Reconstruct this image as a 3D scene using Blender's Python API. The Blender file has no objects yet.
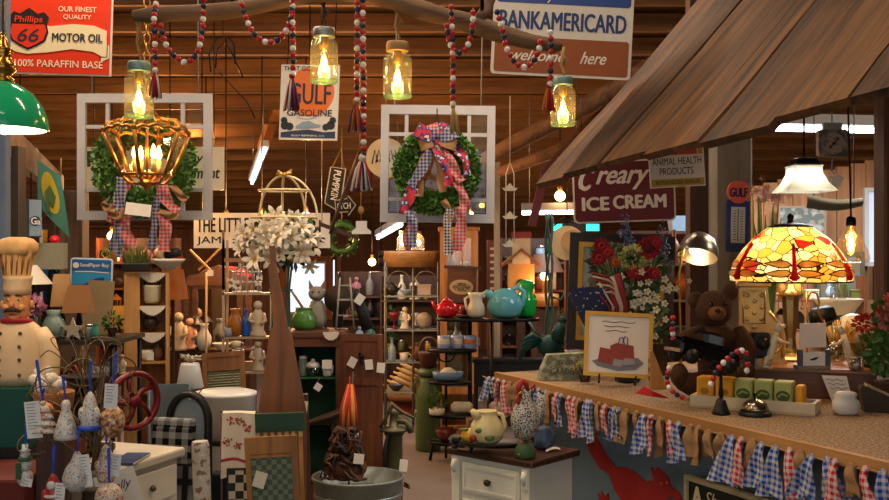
import bpy, math, random
from mathutils import Vector, Matrix, Euler
random.seed(7)
R = random.Random(11)
PI = math.pi
sc = bpy.context.scene
COL = sc.collection
F = 1000.0; EYE = 1.6

def P(px, py, d):
    return Vector(((px-444.5)/F*d, d, EYE+(250-py)/F*d))
def XZ(px, py, d):
    p = P(px, py, d); return p.x, p.z
def lin(c):
    return c/12.92 if c <= .04045 else ((c+.055)/1.055)**2.4
def H(h):
    h = h.lstrip('#'); return tuple(lin(int(h[i:i+2], 16)/255) for i in (0, 2, 4))+(1,)

# ------------------------------------------------------------ mesh builder
class MB:
    def __init__(s, k=1.0):
        s.k = k; s.v = []; s.f = []; s.m = []; s.sm = []; s.mi = 0; s.X = None
    def add(s, vs, fs, smooth=False):
        b = len(s.v)
        for p in vs:
            p = Vector(p)
            if s.X is not None: p = s.X @ p
            s.v.append(p*s.k)
        for f in fs:
            s.f.append([b+i for i in f]); s.m.append(s.mi); s.sm.append(smooth)
        return s
    def box(s, x0, x1, y0, y1, z0, z1):
        vs = [(x0,y0,z0),(x1,y0,z0),(x1,y1,z0),(x0,y1,z0),(x0,y0,z1),(x1,y0,z1),(x1,y1,z1),(x0,y1,z1)]
        return s.add(vs, [(0,3,2,1),(4,5,6,7),(0,1,5,4),(1,2,6,5),(2,3,7,6),(3,0,4,7)])
    def bbox(s, x0, x1, y0, y1, z0, z1, b=.1):
        # box with chamfered edges (vertical + top/bottom)
        b = min(b, (x1-x0)*.45, (y1-y0)*.45, (z1-z0)*.45)
        def ring(z, i):
            return [(x0+b+i,y0+i,z),(x1-b-i,y0+i,z),(x1-i,y0+b+i,z),(x1-i,y1-b-i,z),(x1-b-i,y1-i,z),(x0+b+i,y1-i,z),(x0+i,y1-b-i,z),(x0+i,y0+b+i,z)]
        rs = [ring(z0, b*.5), ring(z0+b, 0), ring(z1-b, 0), ring(z1, b*.5)]
        vs = [p for r in rs for p in r]; fs = []
        for a in range(3):
            for i in range(8):
                j = (i+1) % 8; fs.append((a*8+i, a*8+j, a*8+8+j, a*8+8+i))
        fs.append(tuple(range(7, -1, -1))); fs.append(tuple(range(24, 32)))
        return s.add(vs, fs)
    def beam(s, p0, p1, w, h, up=(0,0,1)):
        p0 = Vector(p0); p1 = Vector(p1); d = (p1-p0).normalized(); u = Vector(up)
        x = d.cross(u)
        if x.length < 1e-4: x = d.cross(Vector((1,0,0)))
        x.normalize(); u = x.cross(d).normalized()
        vs = []
        for p in (p0, p1):
            for a, b in ((-1,-1),(1,-1),(1,1),(-1,1)):
                vs.append(p+x*(a*w/2)+u*(b*h/2))
        return s.add(vs, [(3,2,1,0),(4,5,6,7),(0,1,5,4),(1,2,6,5),(2,3,7,6),(3,0,4,7)])
    def tube(s, pts, r, n=8, closed=False, cap=True, sy=1.0):
        pts = [Vector(p) for p in pts]; N = len(pts)
        rr = list(r) if isinstance(r, (list, tuple)) else [r]*N
        vs = []; ref = None
        for i, p in enumerate(pts):
            if closed: t = pts[(i+1) % N]-pts[i-1]
            else: t = pts[min(i+1, N-1)]-pts[max(i-1, 0)]
            if t.length < 1e-9: t = Vector((0,0,1))
            t.normalize()
            if ref is None:
                ref = Vector((0,0,1)) if abs(t.z) < .9 else Vector((0,1,0))
            x = t.cross(ref)
            if x.length < 1e-4:
                x = t.cross(Vector((1,0,0)))
            x.normalize(); y = x.cross(t).normalized(); ref = y
            for j in range(n):
                a = 2*PI*j/n
                vs.append(p+x*(math.cos(a)*rr[i])+y*(math.sin(a)*rr[i]*sy))
        fs = []
        for i in range(N if closed else N-1):
            i2 = (i+1) % N
            for j in range(n):
                k = (j+1) % n; fs.append((i*n+j, i2*n+j, i2*n+k, i*n+k))
        if cap and not closed:
            fs.append(tuple(range(n))); fs.append(tuple(range(N*n-1, (N-1)*n-1, -1)))
        return s.add(vs, fs, True)
    def lathe(s, prof, n=16, c=(0,0,0), sx=1, sy=1, cap=True, ph=0, smooth=True, rib=None):
        vs = []; fs = []
        for r, z in prof:
            for j in range(n):
                a = 2*PI*j/n+ph
                q = r*(1 if rib is None else rib(a, z))
                vs.append((c[0]+math.cos(a)*q*sx, c[1]+math.sin(a)*q*sy, c[2]+z))
        for i in range(len(prof)-1):
            for j in range(n):
                k = (j+1) % n; fs.append((i*n+j, i*n+k, i*n+n+k, i*n+n+j))
        if cap:
            if prof[0][0] > 1e-6: fs.append(tuple(range(n-1, -1, -1)))
            if prof[-1][0] > 1e-6:
                b = (len(prof)-1)*n; fs.append(tuple(range(b, b+n)))
        return s.add(vs, fs, smooth)
    def cyl(s, c, r, h, n=14, r2=None):
        return s.lathe([(r,0),(r if r2 is None else r2, h)], n, c, smooth=True)
    def ball(s, c, r, n=12, m=8):
        if not isinstance(r, (tuple, list)): r = (r, r, r)
        vs = [(c[0],c[1],c[2]-r[2])]; fs = []
        for i in range(1, m):
            t = PI*i/m
            for j in range(n):
                a = 2*PI*j/n
                vs.append((c[0]+r[0]*math.sin(t)*math.cos(a), c[1]+r[1]*math.sin(t)*math.sin(a), c[2]-r[2]*math.cos(t)))
        vs.append((c[0],c[1],c[2]+r[2])); L = len(vs)-1
        for j in range(n):
            k = (j+1) % n
            fs.append((0, 1+k, 1+j)); fs.append((L, 1+(m-2)*n+j, 1+(m-2)*n+k))
            for i in range(m-2):
                fs.append((1+i*n+j, 1+i*n+k, 1+i*n+n+k, 1+i*n+n+j))
        return s.add(vs, fs, True)
    def prism(s, poly, y0, y1):
        n = len(poly)
        vs = [(x,y0,z) for x, z in poly]+[(x,y1,z) for x, z in poly]
        fs = [tuple(range(n)), tuple(range(2*n-1, n-1, -1))]
        for i in range(n):
            j = (i+1) % n; fs.append((i, n+i, n+j, j))
        return s.add(vs, fs)
    def disc(s, c, r, y0, y1, n=28, sz=1.0):
        return s.prism([(c[0]+r*math.cos(2*PI*i/n), c[1]+r*sz*math.sin(2*PI*i/n)) for i in range(n)], y0, y1)
    def rrect(s, x0, x1, z0, z1, r, y0, y1, n=5):
        pl = []
        for cx, cz, a0 in ((x1-r,z1-r,0),(x0+r,z1-r,90),(x0+r,z0+r,180),(x1-r,z0+r,270)):
            for i in range(n+1):
                a = math.radians(a0+90*i/n); pl.append((cx+r*math.cos(a), cz+r*math.sin(a)))
        return s.prism(pl, y0, y1)
    def grid(s, fn, nu, nv, smooth=True, th=0):
        vs = [Vector(fn(i/nu, j/nv)) for j in range(nv+1) for i in range(nu+1)]
        fs = []
        w = nu+1
        for j in range(nv):
            for i in range(nu):
                fs.append((j*w+i, j*w+i+1, j*w+w+i+1, j*w+w+i))
        s.add(vs, fs, smooth)
        return s
    def frame(s, x0, x1, z0, z1, w, y0, y1, wz=None):
        wz = wz or w
        s.box(x0, x0+w, y0, y1, z0, z1); s.box(x1-w, x1, y0, y1, z0, z1)
        s.box(x0+w, x1-w, y0, y1, z0, z0+wz); s.box(x0+w, x1-w, y0, y1, z1-wz, z1)
        return s
    def text(s, t, cx, cz, w, h, y, italic=0, bold=0, dep=.0008):
        vs, fs, x0, x1, z0, z1 = text_geo(t, italic, 0)
        kx = w/max(x1-x0, 1e-6); kz = h/max(z1-z0, 1e-6); o = bold*kz*1.3
        for i, (dx, dz) in enumerate(((0,0),(o,0),(-o,0),(0,o*.6),(0,-o*.6)) if bold else ((0,0),)):
            s.add([(cx+dx+(a-(x0+x1)/2)*kx, y-.00002*i/s.k, cz+dz+(b-(z0+z1)/2)*kz) for a, b in vs], fs)
        return s
    def line(s, pts, w, y0, y1):
        # flat brush stroke through (x,z) points
        n = len(pts)
        L = []; Rr = []
        for i, (x, z) in enumerate(pts):
            a = pts[max(i-1,0)]; b = pts[min(i+1,n-1)]
            dx, dz = b[0]-a[0], b[1]-a[1]; l = math.hypot(dx, dz) or 1
            ox, oz = -dz/l*w/2, dx/l*w/2
            L.append((x+ox, z+oz)); Rr.append((x-ox, z-oz))
        for i in range(n-1):
            s.prism([Rr[i], Rr[i+1], L[i+1], L[i]], y0, y1)
        return s
    def mesh(s, name):
        me = bpy.data.meshes.new(name)
        me.from_pydata([tuple(p) for p in s.v], [], s.f)
        me.polygons.foreach_set('material_index', s.m)
        me.polygons.foreach_set('use_smooth', s.sm)
        me.update(); return me

_tc = {}
def text_geo(t, italic, bold):
    k = (t, italic, bold)
    if k in _tc: return _tc[k]
    cu = bpy.data.curves.new('lettering', 'FONT'); cu.body = t; cu.size = 1; cu.shear = italic; cu.offset = bold
    cu.align_x = 'CENTER'; cu.resolution_u = 3
    ob = bpy.data.objects.new('lettering', cu); COL.objects.link(ob)
    dg = bpy.context.evaluated_depsgraph_get(); ev = ob.evaluated_get(dg); me = ev.to_mesh()
    vs = [(v.co.x, v.co.y) for v in me.vertices]; fs = [tuple(p.vertices) for p in me.polygons]
    ev.to_mesh_clear(); bpy.data.objects.remove(ob); bpy.data.curves.remove(cu)
    xs = [v[0] for v in vs]; zs = [v[1] for v in vs]
    _tc[k] = (vs, fs, min(xs), max(xs), min(zs), max(zs)); return _tc[k]

# ------------------------------------------------------------ objects
def part(name, mb, mat, parent=None, loc=None, rot=None, label=None):
    me = mb.mesh(name) if isinstance(mb, MB) else mb
    if not me.materials:
        for m in (mat if isinstance(mat, (list, tuple)) else [mat]): me.materials.append(m)
    o = bpy.data.objects.new(name, me); COL.objects.link(o)
    if parent is not None: o.parent = parent
    if loc is not None: o.location = loc
    if rot is not None: o.rotation_euler = rot
    if label: o['label'] = label
    return o
def tag(o, label, cat, group=None):
    o['label'] = label; o['category'] = cat
    if group: o['group'] = group
    return o
def thing(name, label, cat, loc, rot=None, group=None):
    o = bpy.data.objects.new(name, None); COL.objects.link(o); o.empty_display_size = .05
    o.location = loc
    if rot is not None: o.rotation_euler = rot if isinstance(rot, (tuple, list)) else (0,0,rot)
    return tag(o, label, cat, group)
def T(name, label, cat, px, py, d, rot=None, group=None):
    return thing(name, label, cat, P(px, py, d), rot, group)
def solo(name, mb, mat, label, cat, loc, rot=None, group=None):
    o = part(name, mb, mat, None, loc, rot if rot is None or isinstance(rot, (tuple, list)) else (0,0,rot))
    return tag(o, label, cat, group)
def struct(name, mb, mat, loc=None, parent=None):
    o = part(name, mb, mat, parent, loc)
    if parent is None: o['kind'] = 'structure'
    return o

# ------------------------------------------------------------ materials
def nt(name):
    m = bpy.data.materials.new(name); m.use_nodes = True
    n = m.node_tree.nodes; l = m.node_tree.links
    b = n['Principled BSDF']
    return m, n, l, b
def mixc(n, l, fac, a, b, bt='MIX'):
    x = n.new('ShaderNodeMix'); x.data_type = 'RGBA'; x.blend_type = bt
    for sk, v in ((x.inputs[0], fac), (x.inputs[6], a), (x.inputs[7], b)):
        if isinstance(v, bpy.types.NodeSocket): l.new(v, sk)
        elif isinstance(v, (int, float)): sk.default_value = v
        else: sk.default_value = v
    return x.outputs[2]
_mc = {}
def plain(h, rough=.6, metal=0.0, var=.25, scale=18, bump=0.0, spec=.4):
    k = ('p', h, rough, metal, var, scale, bump)
    if k in _mc: return _mc[k]
    m, n, l, b = nt('finish_'+h.strip('#'))
    c = H(h); dk = tuple(x*(1-var) for x in c[:3])+(1,); lt = tuple(min(1, x*(1+var*.6)) for x in c[:3])+(1,)
    tc = n.new('ShaderNodeTexCoord'); nz = n.new('ShaderNodeTexNoise'); nz.inputs['Scale'].default_value = scale; nz.inputs['Detail'].default_value = 4
    l.new(tc.outputs['Object'], nz.inputs['Vector'])
    l.new(mixc(n, l, nz.outputs['Fac'], dk, lt), b.inputs['Base Color'])
    b.inputs['Roughness'].default_value = rough; b.inputs['Metallic'].default_value = metal
    b.inputs['Specular IOR Level'].default_value = spec
    if bump:
        bp = n.new('ShaderNodeBump'); bp.inputs['Strength'].default_value = bump; bp.inputs['Distance'].default_value = .01
        n2 = n.new('ShaderNodeTexNoise'); n2.inputs['Scale'].default_value = scale*4; l.new(tc.outputs['Object'], n2.inputs['Vector'])
        l.new(n2.outputs['Fac'], bp.inputs['Height']); l.new(bp.outputs['Normal'], b.inputs['Normal'])
    _mc[k] = m; return m
def wood(h1, h2, axis=2, scale=6, rough=.65, stretch=12, bump=.15, mott=(.72,1.12)):
    k = ('w', h1, h2, axis, scale, rough, stretch, mott)
    if k in _mc: return _mc[k]
    m, n, l, b = nt('wood_'+h1.strip('#'))
    tc = n.new('ShaderNodeTexCoord'); mp = n.new('ShaderNodeMapping')
    s = [scale*stretch*.4]*3; s[axis] = scale*.25
    mp.inputs['Scale'].default_value = s; l.new(tc.outputs['Object'], mp.inputs['Vector'])
    nz = n.new('ShaderNodeTexNoise'); nz.inputs['Scale'].default_value = 1.0; nz.inputs['Detail'].default_value = 6; nz.inputs['Roughness'].default_value = .65; nz.inputs['Distortion'].default_value = .6
    l.new(mp.outputs['Vector'], nz.inputs['Vector'])
    rp = n.new('ShaderNodeValToRGB'); rp.color_ramp.elements[0].position = .3; rp.color_ramp.elements[1].position = .72
    rp.color_ramp.elements[0].color = H(h1); rp.color_ramp.elements[1].color = H(h2)
    l.new(nz.outputs['Fac'], rp.inputs['Fac'])
    n2 = n.new('ShaderNodeTexNoise'); n2.inputs['Scale'].default_value = scale*.35; l.new(tc.outputs['Object'], n2.inputs['Vector'])
    mr = n.new('ShaderNodeMapRange'); mr.inputs[1].default_value = .3; mr.inputs[2].default_value = .7; mr.inputs[3].default_value = mott[0]; mr.inputs[4].default_value = mott[1]
    l.new(n2.outputs['Fac'], mr.inputs[0])
    mu = n.new('ShaderNodeVectorMath'); mu.operation = 'SCALE'; l.new(rp.outputs['Color'], mu.inputs[0]); l.new(mr.outputs[0], mu.inputs['Scale'])
    l.new(mu.outputs[0], b.inputs['Base Color']); b.inputs['Roughness'].default_value = rough
    bp = n.new('ShaderNodeBump'); bp.inputs['Strength'].default_value = bump; bp.inputs['Distance'].default_value = .01
    l.new(nz.outputs['Fac'], bp.inputs['Height']); l.new(bp.outputs['Normal'], b.inputs['Normal'])
    _mc[k] = m; return m
def spotted(h, hs, scale=40, thr=.55, rough=.35, h3=None):
    k = ('s', h, hs, scale, thr, h3)
    if k in _mc: return _mc[k]
    m, n, l, b = nt('spots_'+h.strip('#'))
    tc = n.new('ShaderNodeTexCoord'); v = n.new('ShaderNodeTexNoise'); v.inputs['Scale'].default_value = scale; v.inputs['Detail'].default_value = 1
    l.new(tc.outputs['Object'], v.inputs['Vector'])
    r = n.new('ShaderNodeValToRGB'); r.color_ramp.interpolation = 'CONSTANT'
    r.color_ramp.elements[0].color = H(h); r.color_ramp.elements[1].color = H(hs); r.color_ramp.elements[1].position = thr
    if h3:
        e = r.color_ramp.elements.new(.38); e.color = H(h); r.color_ramp.elements[0].color = H(h3)
    l.new(v.outputs['Fac'], r.inputs['Fac']); l.new(r.outputs['Color'], b.inputs['Base Color'])
    b.inputs['Roughness'].default_value = rough
    _mc[k] = m; return m
def gingham(h, size=.016, base='#e8e2d8', a=0, c=2, rough=.9):
    k = ('g', h, size, base, a, c)
    if k in _mc: return _mc[k]
    m, n, l, b = nt('gingham_'+h.strip('#'))
    tc = n.new('ShaderNodeTexCoord'); sp = n.new('ShaderNodeSeparateXYZ'); l.new(tc.outputs['Object'], sp.inputs[0])
    def band(i):
        d = n.new('ShaderNodeMath'); d.operation = 'DIVIDE'; l.new(sp.outputs[i], d.inputs[0]); d.inputs[1].default_value = size
        f = n.new('ShaderNodeMath'); f.operation = 'FRACT'; l.new(d.outputs[0], f.inputs[0])
        g = n.new('ShaderNodeMath'); g.operation = 'GREATER_THAN'; l.new(f.outputs[0], g.inputs[0]); g.inputs[1].default_value = .5
        return g.outputs[0]
    s = n.new('ShaderNodeMath'); s.operation = 'ADD'; l.new(band(a), s.inputs[0]); l.new(band(c), s.inputs[1])
    hf = n.new('ShaderNodeMath'); hf.operation = 'MULTIPLY'; l.new(s.outputs[0], hf.inputs[0]); hf.inputs[1].default_value = .5
    l.new(mixc(n, l, hf.outputs[0], H(base), H(h)), b.inputs['Base Color']); b.inputs['Roughness'].default_value = rough
    b.inputs['Specular IOR Level'].default_value = .1
    _mc[k] = m; return m
def checker(h1, h2, size=.02, rough=.7):
    k = ('c', h1, h2, size)
    if k in _mc: return _mc[k]
    m, n, l, b = nt('checker_'+h1.strip('#'))
    tc = n.new('ShaderNodeTexCoord'); c = n.new('ShaderNodeTexChecker'); c.inputs['Scale'].default_value = 1/size
    mp = n.new('ShaderNodeMapping'); mp.inputs['Location'].default_value = (.001, .0031, .0011)
    l.new(tc.outputs['Object'], mp.inputs['Vector']); l.new(mp.outputs['Vector'], c.inputs['Vector'])
    c.inputs['Color1'].default_value = H(h1); c.inputs['Color2'].default_value = H(h2)
    l.new(c.outputs['Color'], b.inputs['Base Color']); b.inputs['Roughness'].default_value = rough
    _mc[k] = m; return m
def glow(h, st):
    k = ('e', h, st)
    if k in _mc: return _mc[k]
    m, n, l, b = nt('glow_'+h.strip('#'))
    b.inputs['Base Color'].default_value = H(h); b.inputs['Emission Color'].default_value = H(h); b.inputs['Emission Strength'].default_value = st
    _mc[k] = m; return m
def glass(h='#e8f4f0', amt=.86, rough=.05, name='clear'):
    k = ('gl', h, amt, rough)
    if k in _mc: return _mc[k]
    m, n, l, b = nt('glass_'+name)
    n.remove(b); out = n['Material Output']
    tr = n.new('ShaderNodeBsdfTransparent'); tr.inputs['Color'].default_value = H(h)
    gs = n.new('ShaderNodeBsdfGlossy'); gs.inputs['Color'].default_value = H(h); gs.inputs['Roughness'].default_value = rough
    fr = n.new('ShaderNodeLayerWeight'); fr.inputs['Blend'].default_value = .3
    mr = n.new('ShaderNodeMapRange'); mr.inputs[3].default_value = (1-amt)*.6; mr.inputs[4].default_value = min(1, 1-amt+.45); l.new(fr.outputs['Facing'], mr.inputs[0])
    mx = n.new('ShaderNodeMixShader'); l.new(mr.outputs[0], mx.inputs[0]); l.new(tr.outputs[0], mx.inputs[1]); l.new(gs.outputs[0], mx.inputs[2])
    l.new(mx.outputs[0], out.inputs['Surface'])
    _mc[k] = m; return m
def jar_glass(h, df=.03):
    # old pressed glass: mostly clear, a little cloudy, shiny at the rims
    m = glass(h, .93, .04, 'cloudy_'+h.strip('#')).copy(); n = m.node_tree.nodes; l = m.node_tree.links
    out = n['Material Output']; a = out.inputs['Surface'].links[0].from_socket
    t = n.new('ShaderNodeBsdfTranslucent'); t.inputs['Color'].default_value = H('#ecead2'); d = n.new('ShaderNodeBsdfDiffuse'); d.inputs['Color'].default_value = H('#dfe8d8')
    x1 = n.new('ShaderNodeMixShader'); x1.inputs[0].default_value = .3; l.new(t.outputs[0], x1.inputs[1]); l.new(d.outputs[0], x1.inputs[2])
    x2 = n.new('ShaderNodeMixShader'); x2.inputs[0].default_value = df; l.new(a, x2.inputs[1]); l.new(x1.outputs[0], x2.inputs[2]); l.new(x2.outputs[0], out.inputs['Surface'])
    return m
def shade_glass(h, st=.0, tl=.6):
    # translucent lampshade: lets the lamp inside glow through it
    k = ('sg', h, st, tl)
    if k in _mc: return _mc[k]
    m, n, l, b = nt('shade_'+h.strip('#')); out = n['Material Output']
    b.inputs['Base Color'].default_value = H(h); b.inputs['Roughness'].default_value = .4
    t = n.new('ShaderNodeBsdfTranslucent'); t.inputs['Color'].default_value = H(h)
    mx = n.new('ShaderNodeMixShader'); mx.inputs[0].default_value = tl
    l.new(b.outputs[0], mx.inputs[1]); l.new(t.outputs[0], mx.inputs[2]); l.new(mx.outputs[0], out.inputs['Surface'])
    _mc[k] = m; return m

WHITE = plain('#d8d4c8', .5, 0, .12)
CREAM = plain('#d9c9a4', .6, 0, .15)
BLACK = plain('#15130f', .5, 0, .3)
BLACKMET = plain('#1b1a18', .4, .7, .3)
BRASS = plain('#b98a3a', .3, .95, .3)
GOLD = plain('#d2a95c', .35, .8, .2)
SILVER = plain('#b9b4aa', .3, .95, .2)
GALV = plain('#8f9490', .45, .75, .3, 30)
REDP = plain('#a81f1c', .45, 0, .2)
BURLAP = plain('#9c7850', .95, 0, .35, 160, .4)
TWINE = plain('#9c7a48', .95, 0, .3, 120)
PAPER = plain('#dcdad2', .8, 0, .05)
PAPERD = plain('#c9c2ae', .8, 0, .1)
INK = plain('#20242c', .8, 0, .1)
GLASS = glass()
GREENLEAF = plain('#3f6a2a', .6, 0, .5, 30)
DKLEAF = plain('#26431c', .6, 0, .5, 30)
PINEW = wood('#a8743a', '#c99a58', 2, 6)
OAKW = wood('#7b4a20', '#b27a3c', 2, 6)
DKWOOD = wood('#2a160b', '#4b2a15', 2, 6, .5)
REDWOOD = wood('#4a2410', '#7d4420', 2, 6, .5)
GREYWOOD = wood('#5b5247', '#8a7c69', 2, 5)
GB = gingham('#1c4a9c', .0185, '#b9b4ac'); GR = gingham('#b81a2c', .0185, '#bdb6ae'); GN = gingham('#16264c', .0185, '#b9b4ac')
# ------------------------------------------------------------ camera, world, render look
cd = bpy.data.cameras.new('camera'); cam = bpy.data.objects.new('camera', cd); COL.objects.link(cam)
cam.location = (0,0,EYE); cam.rotation_euler = (PI/2,0,0); cd.sensor_width = 36; cd.lens = 36*F/889; cd.clip_start = .05
sc.camera = cam
vs = sc.view_settings; vs.view_transform = 'Standard'; vs.look = 'None'; vs.gamma = 1; vs.use_curve_mapping = False; vs.exposure = 0.12
sc.cycles.use_denoising = True; sc.cycles.caustics_reflective = False; sc.cycles.caustics_refractive = False
sc.cycles.sample_clamp_indirect = 4; sc.cycles.max_bounces = 8; sc.cycles.transparent_max_bounces = 24
w = bpy.data.worlds.new('sky'); sc.world = w; w.use_nodes = True
bg = w.node_tree.nodes['Background']; bg.inputs[0].default_value = H('#dfe8f2'); bg.inputs[1].default_value = 1.5

def point(name, loc, e, col, r=.03):
    d = bpy.data.lights.new(name, 'POINT'); d.energy = e; d.color = H(col)[:3]; d.shadow_soft_size = r
    o = bpy.data.objects.new(name, d); COL.objects.link(o); o.location = loc; return o
def area(name, loc, rot, e, col, sx, sy):
    d = bpy.data.lights.new(name, 'AREA'); d.energy = e; d.color = H(col)[:3]; d.shape = 'RECTANGLE'; d.size = sx; d.size_y = sy
    o = bpy.data.objects.new(name, d); COL.objects.link(o); o.location = loc; o.rotation_euler = rot; return o

# ------------------------------------------------------------ room shell
def ceilz(y): return 3.9-.15*(y-4)
CONC = plain('#746a5f', .55, 0, .35, 3, .05)
CEILW = wood('#35220f', '#583c1e', 0, 3)
JOISTW = wood('#553817', '#a8743a', 0, 3)
m = MB(); m.box(-8, 8, -3, 17, -.1, 0); struct('floor', m, CONC)
m = MB()
for i in range(54):
    y0 = -3+i*.37
    m.add([(-8,y0,ceilz(y0)),(8,y0,ceilz(y0)),(8,y0+.355,ceilz(y0+.355)),(-8,y0+.355,ceilz(y0+.355)),
           (-8,y0,ceilz(y0)+.03),(8,y0,ceilz(y0)+.03),(8,y0+.355,ceilz(y0+.355)+.03),(-8,y0+.355,ceilz(y0+.355)+.03)],
          [(0,3,2,1),(4,5,6,7),(0,1,5,4),(1,2,6,5),(2,3,7,6),(3,0,4,7)])
ceil = struct('ceiling', m, CEILW)
y = -1.5
while y < 16.5:
    m = MB(); m.box(-8, 8, -.025, .025, -.14, -.005); part('joist', m, JOISTW, ceil, (0,y,ceilz(y)))
    y += .5
for px0, py0, d0, px1, py1, d1 in ((262,150,10.6,316,-12,8.2),(196,170,12,188,40,9),(590,150,11,640,30,9)):
    m = MB(); m.beam(P(px0,py0,d0), P(px1,py1,d1), .09, .12); part('brace', m, wood('#8a5220','#c07a34',1,3), ceil)
WALLW = wood('#5a3216', '#96592a', 2, 4)
def plankwall(m, x0, x1, y, z0, z1, w=.2, t=.03):
    x = x0
    while x < x1-.01:
        e = min(x+w-.006, x1); m.box(x, e, y, y+t, z0, z1); x += w
m = MB()
plankwall(m, -8, -2.56, 16.2, 0, 2.2); plankwall(m, -1.78, 8, 16.2, 0, 2.2); plankwall(m, -2.56, -1.78, 16.2, 1.44, 2.2); plankwall(m, -2.56, -1.78, 16.2, 0, .55); m.box(-8,-2.56,16.231,16.25,0,2.2); m.box(-1.78,8,16.231,16.25,0,2.2); m.box(-2.56,-1.78,16.231,16.25,1.44,2.2)
struct('wall_back', m, WALLW)
m = MB()
for i in range(100):
    m.box(-7.6, -7.57, -3+i*.2, -3+i*.2+.194, 0, 4.9)
struct('wall_left', m, wood('#4a2a14','#7a4a25',2,4))
m = MB()
for i in range(100):
    m.box(7.57, 7.6, -3+i*.2, -3+i*.2+.194, 0, 4.9)
struct('wall_right', m, wood('#4a2a14','#7a4a25',2,4))
m = MB(); plankwall(m, -8, -2.6, -2.9, 0, 5); plankwall(m, 2.6, 8, -2.9, 0, 5); plankwall(m, -2.6, 2.6, -2.9, 3.2, 5)
struct('wall_front', m, WALLW)
# the daylit doorway at the back
dr = thing('window_2', 'back window', 'window', (-2.17,16.15,0)); dr['kind'] = 'structure'; del dr['category']; del dr['label']
m = MB(); m.box(-.48,-.38,-.05,.12,.48,1.5); m.box(.26,.36,-.05,.12,.48,1.5); m.box(.44,.5,-.05,.12,.48,1.5); m.box(-.38,.26,-.05,.12,1.42,1.5); m.box(-.38,.26,-.05,.12,.48,.56); part('window_frame', m, wood('#9a4c1c','#c9793a',2,4), dr)
m = MB(); m.box(-.38,-.35,0,.04,.56,1.42); m.box(.23,.26,0,.04,.56,1.42); m.box(-.35,.23,0,.04,.56,.6); m.box(-.35,.23,0,.04,1.38,1.42); part('sash', m, WHITE, dr)
m = MB(); m.box(-.35,.23,.015,.02,.6,1.38); part('pane', m, glass('#ffffff',.92,.1,'door'), dr)

# tube lights: housing + tube; the tube is what glows, an area light sits on its face
TUBE = glow('#eef4ff', 9)
def tube_light(label, a, b, e, vis=True, drop=True, name='hanging_tube_light'):
    a = Vector(a); b = Vector(b); mid = (a+b)/2; L = (b-a).length
    t = thing(name, label, 'light', mid)
    m = MB(); m.beam(a-mid+Vector((0,0,.033)), b-mid+Vector((0,0,.033)), .075, .02); m.beam(a-mid+Vector((0,0,.06)), b-mid+Vector((0,0,.06)), .07, .04); part('housing', m, plain('#85888c',.6,0,.1), t)
    m = MB(); m.tube([a-mid, b-mid], .017, 10); part('tube', m, TUBE, t)
    if drop:
        for q in (.12,.88):
            p = a.lerp(b, q)-mid; m = MB(); m.tube([p+Vector((0,0,.07)), p+Vector((0,0,ceilz(a.y+(b.y-a.y)*q)-mid.z))], .004, 5); part('hanging_cord', m, GALV, t)
    dx = b-a
    ar = area('tube_light_lamp', mid-Vector((0,0,.03)), (0,0,0), e, '#f2f4ff', L, .06)
    ar.rotation_euler = (0, -math.atan2(dx.z, math.hypot(dx.x,dx.y)), math.atan2(dx.y, dx.x))
    return t
tube_light('fluorescent tube hanging steeply among the ceiling planks above the little jam sign', P(265,149,9.0), P(252,183,10.6), 14)
tube_light('long fluorescent tube crossing behind the pendant shade and the square clock', P(770,128,5.6), P(905,131,5.6), 48)
tube_light('fluorescent tube seen low behind the crooked red board', P(522,213,8.4), P(584,212,8.4), 10)
tube_light('fluorescent tube slanting low beyond the bottom corner of the wreathed second sash', P(378,238,10.5), P(401,225,8.8), 10)
# unseen fill tubes added overhead to light the room
for i, (x, yy, e) in enumerate(((-1.8,1.4,26),(.4,2.6,26),(-1.4,3.9,44),(.3,5.1,40),(-3.0,4.7,40),(2.9,4.9,30),(-5.2,8.6,60),(5.2,8.6,40),(-6.6,12.5,60),(6.6,12.5,40),(-.2,-.6,18))):
    z = ceilz(yy)-.3
    t = thing('hanging_tube_light', 'fluorescent tube high overhead', 'light', (x,yy,z), None, 'overhead tube lights')
    m = MB(); m.box(-.6,.6,-.07,.07,.02,.05); part('housing', m, WHITE, t)
    m = MB(); m.tube([(-.58,0,0),(.58,0,0)], .016, 8); part('tube', m, TUBE, t)
    for q in (-.5,.5):
        m = MB(); m.tube([(q,0,.05),(q,0,.3)], .004, 5); part('hanging_cord', m, GALV, t)
    area('overhead_fill_lamp', (x,yy,z-.03), (0,0,0), e, '#ffdfbe', 1.2, .12)
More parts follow.
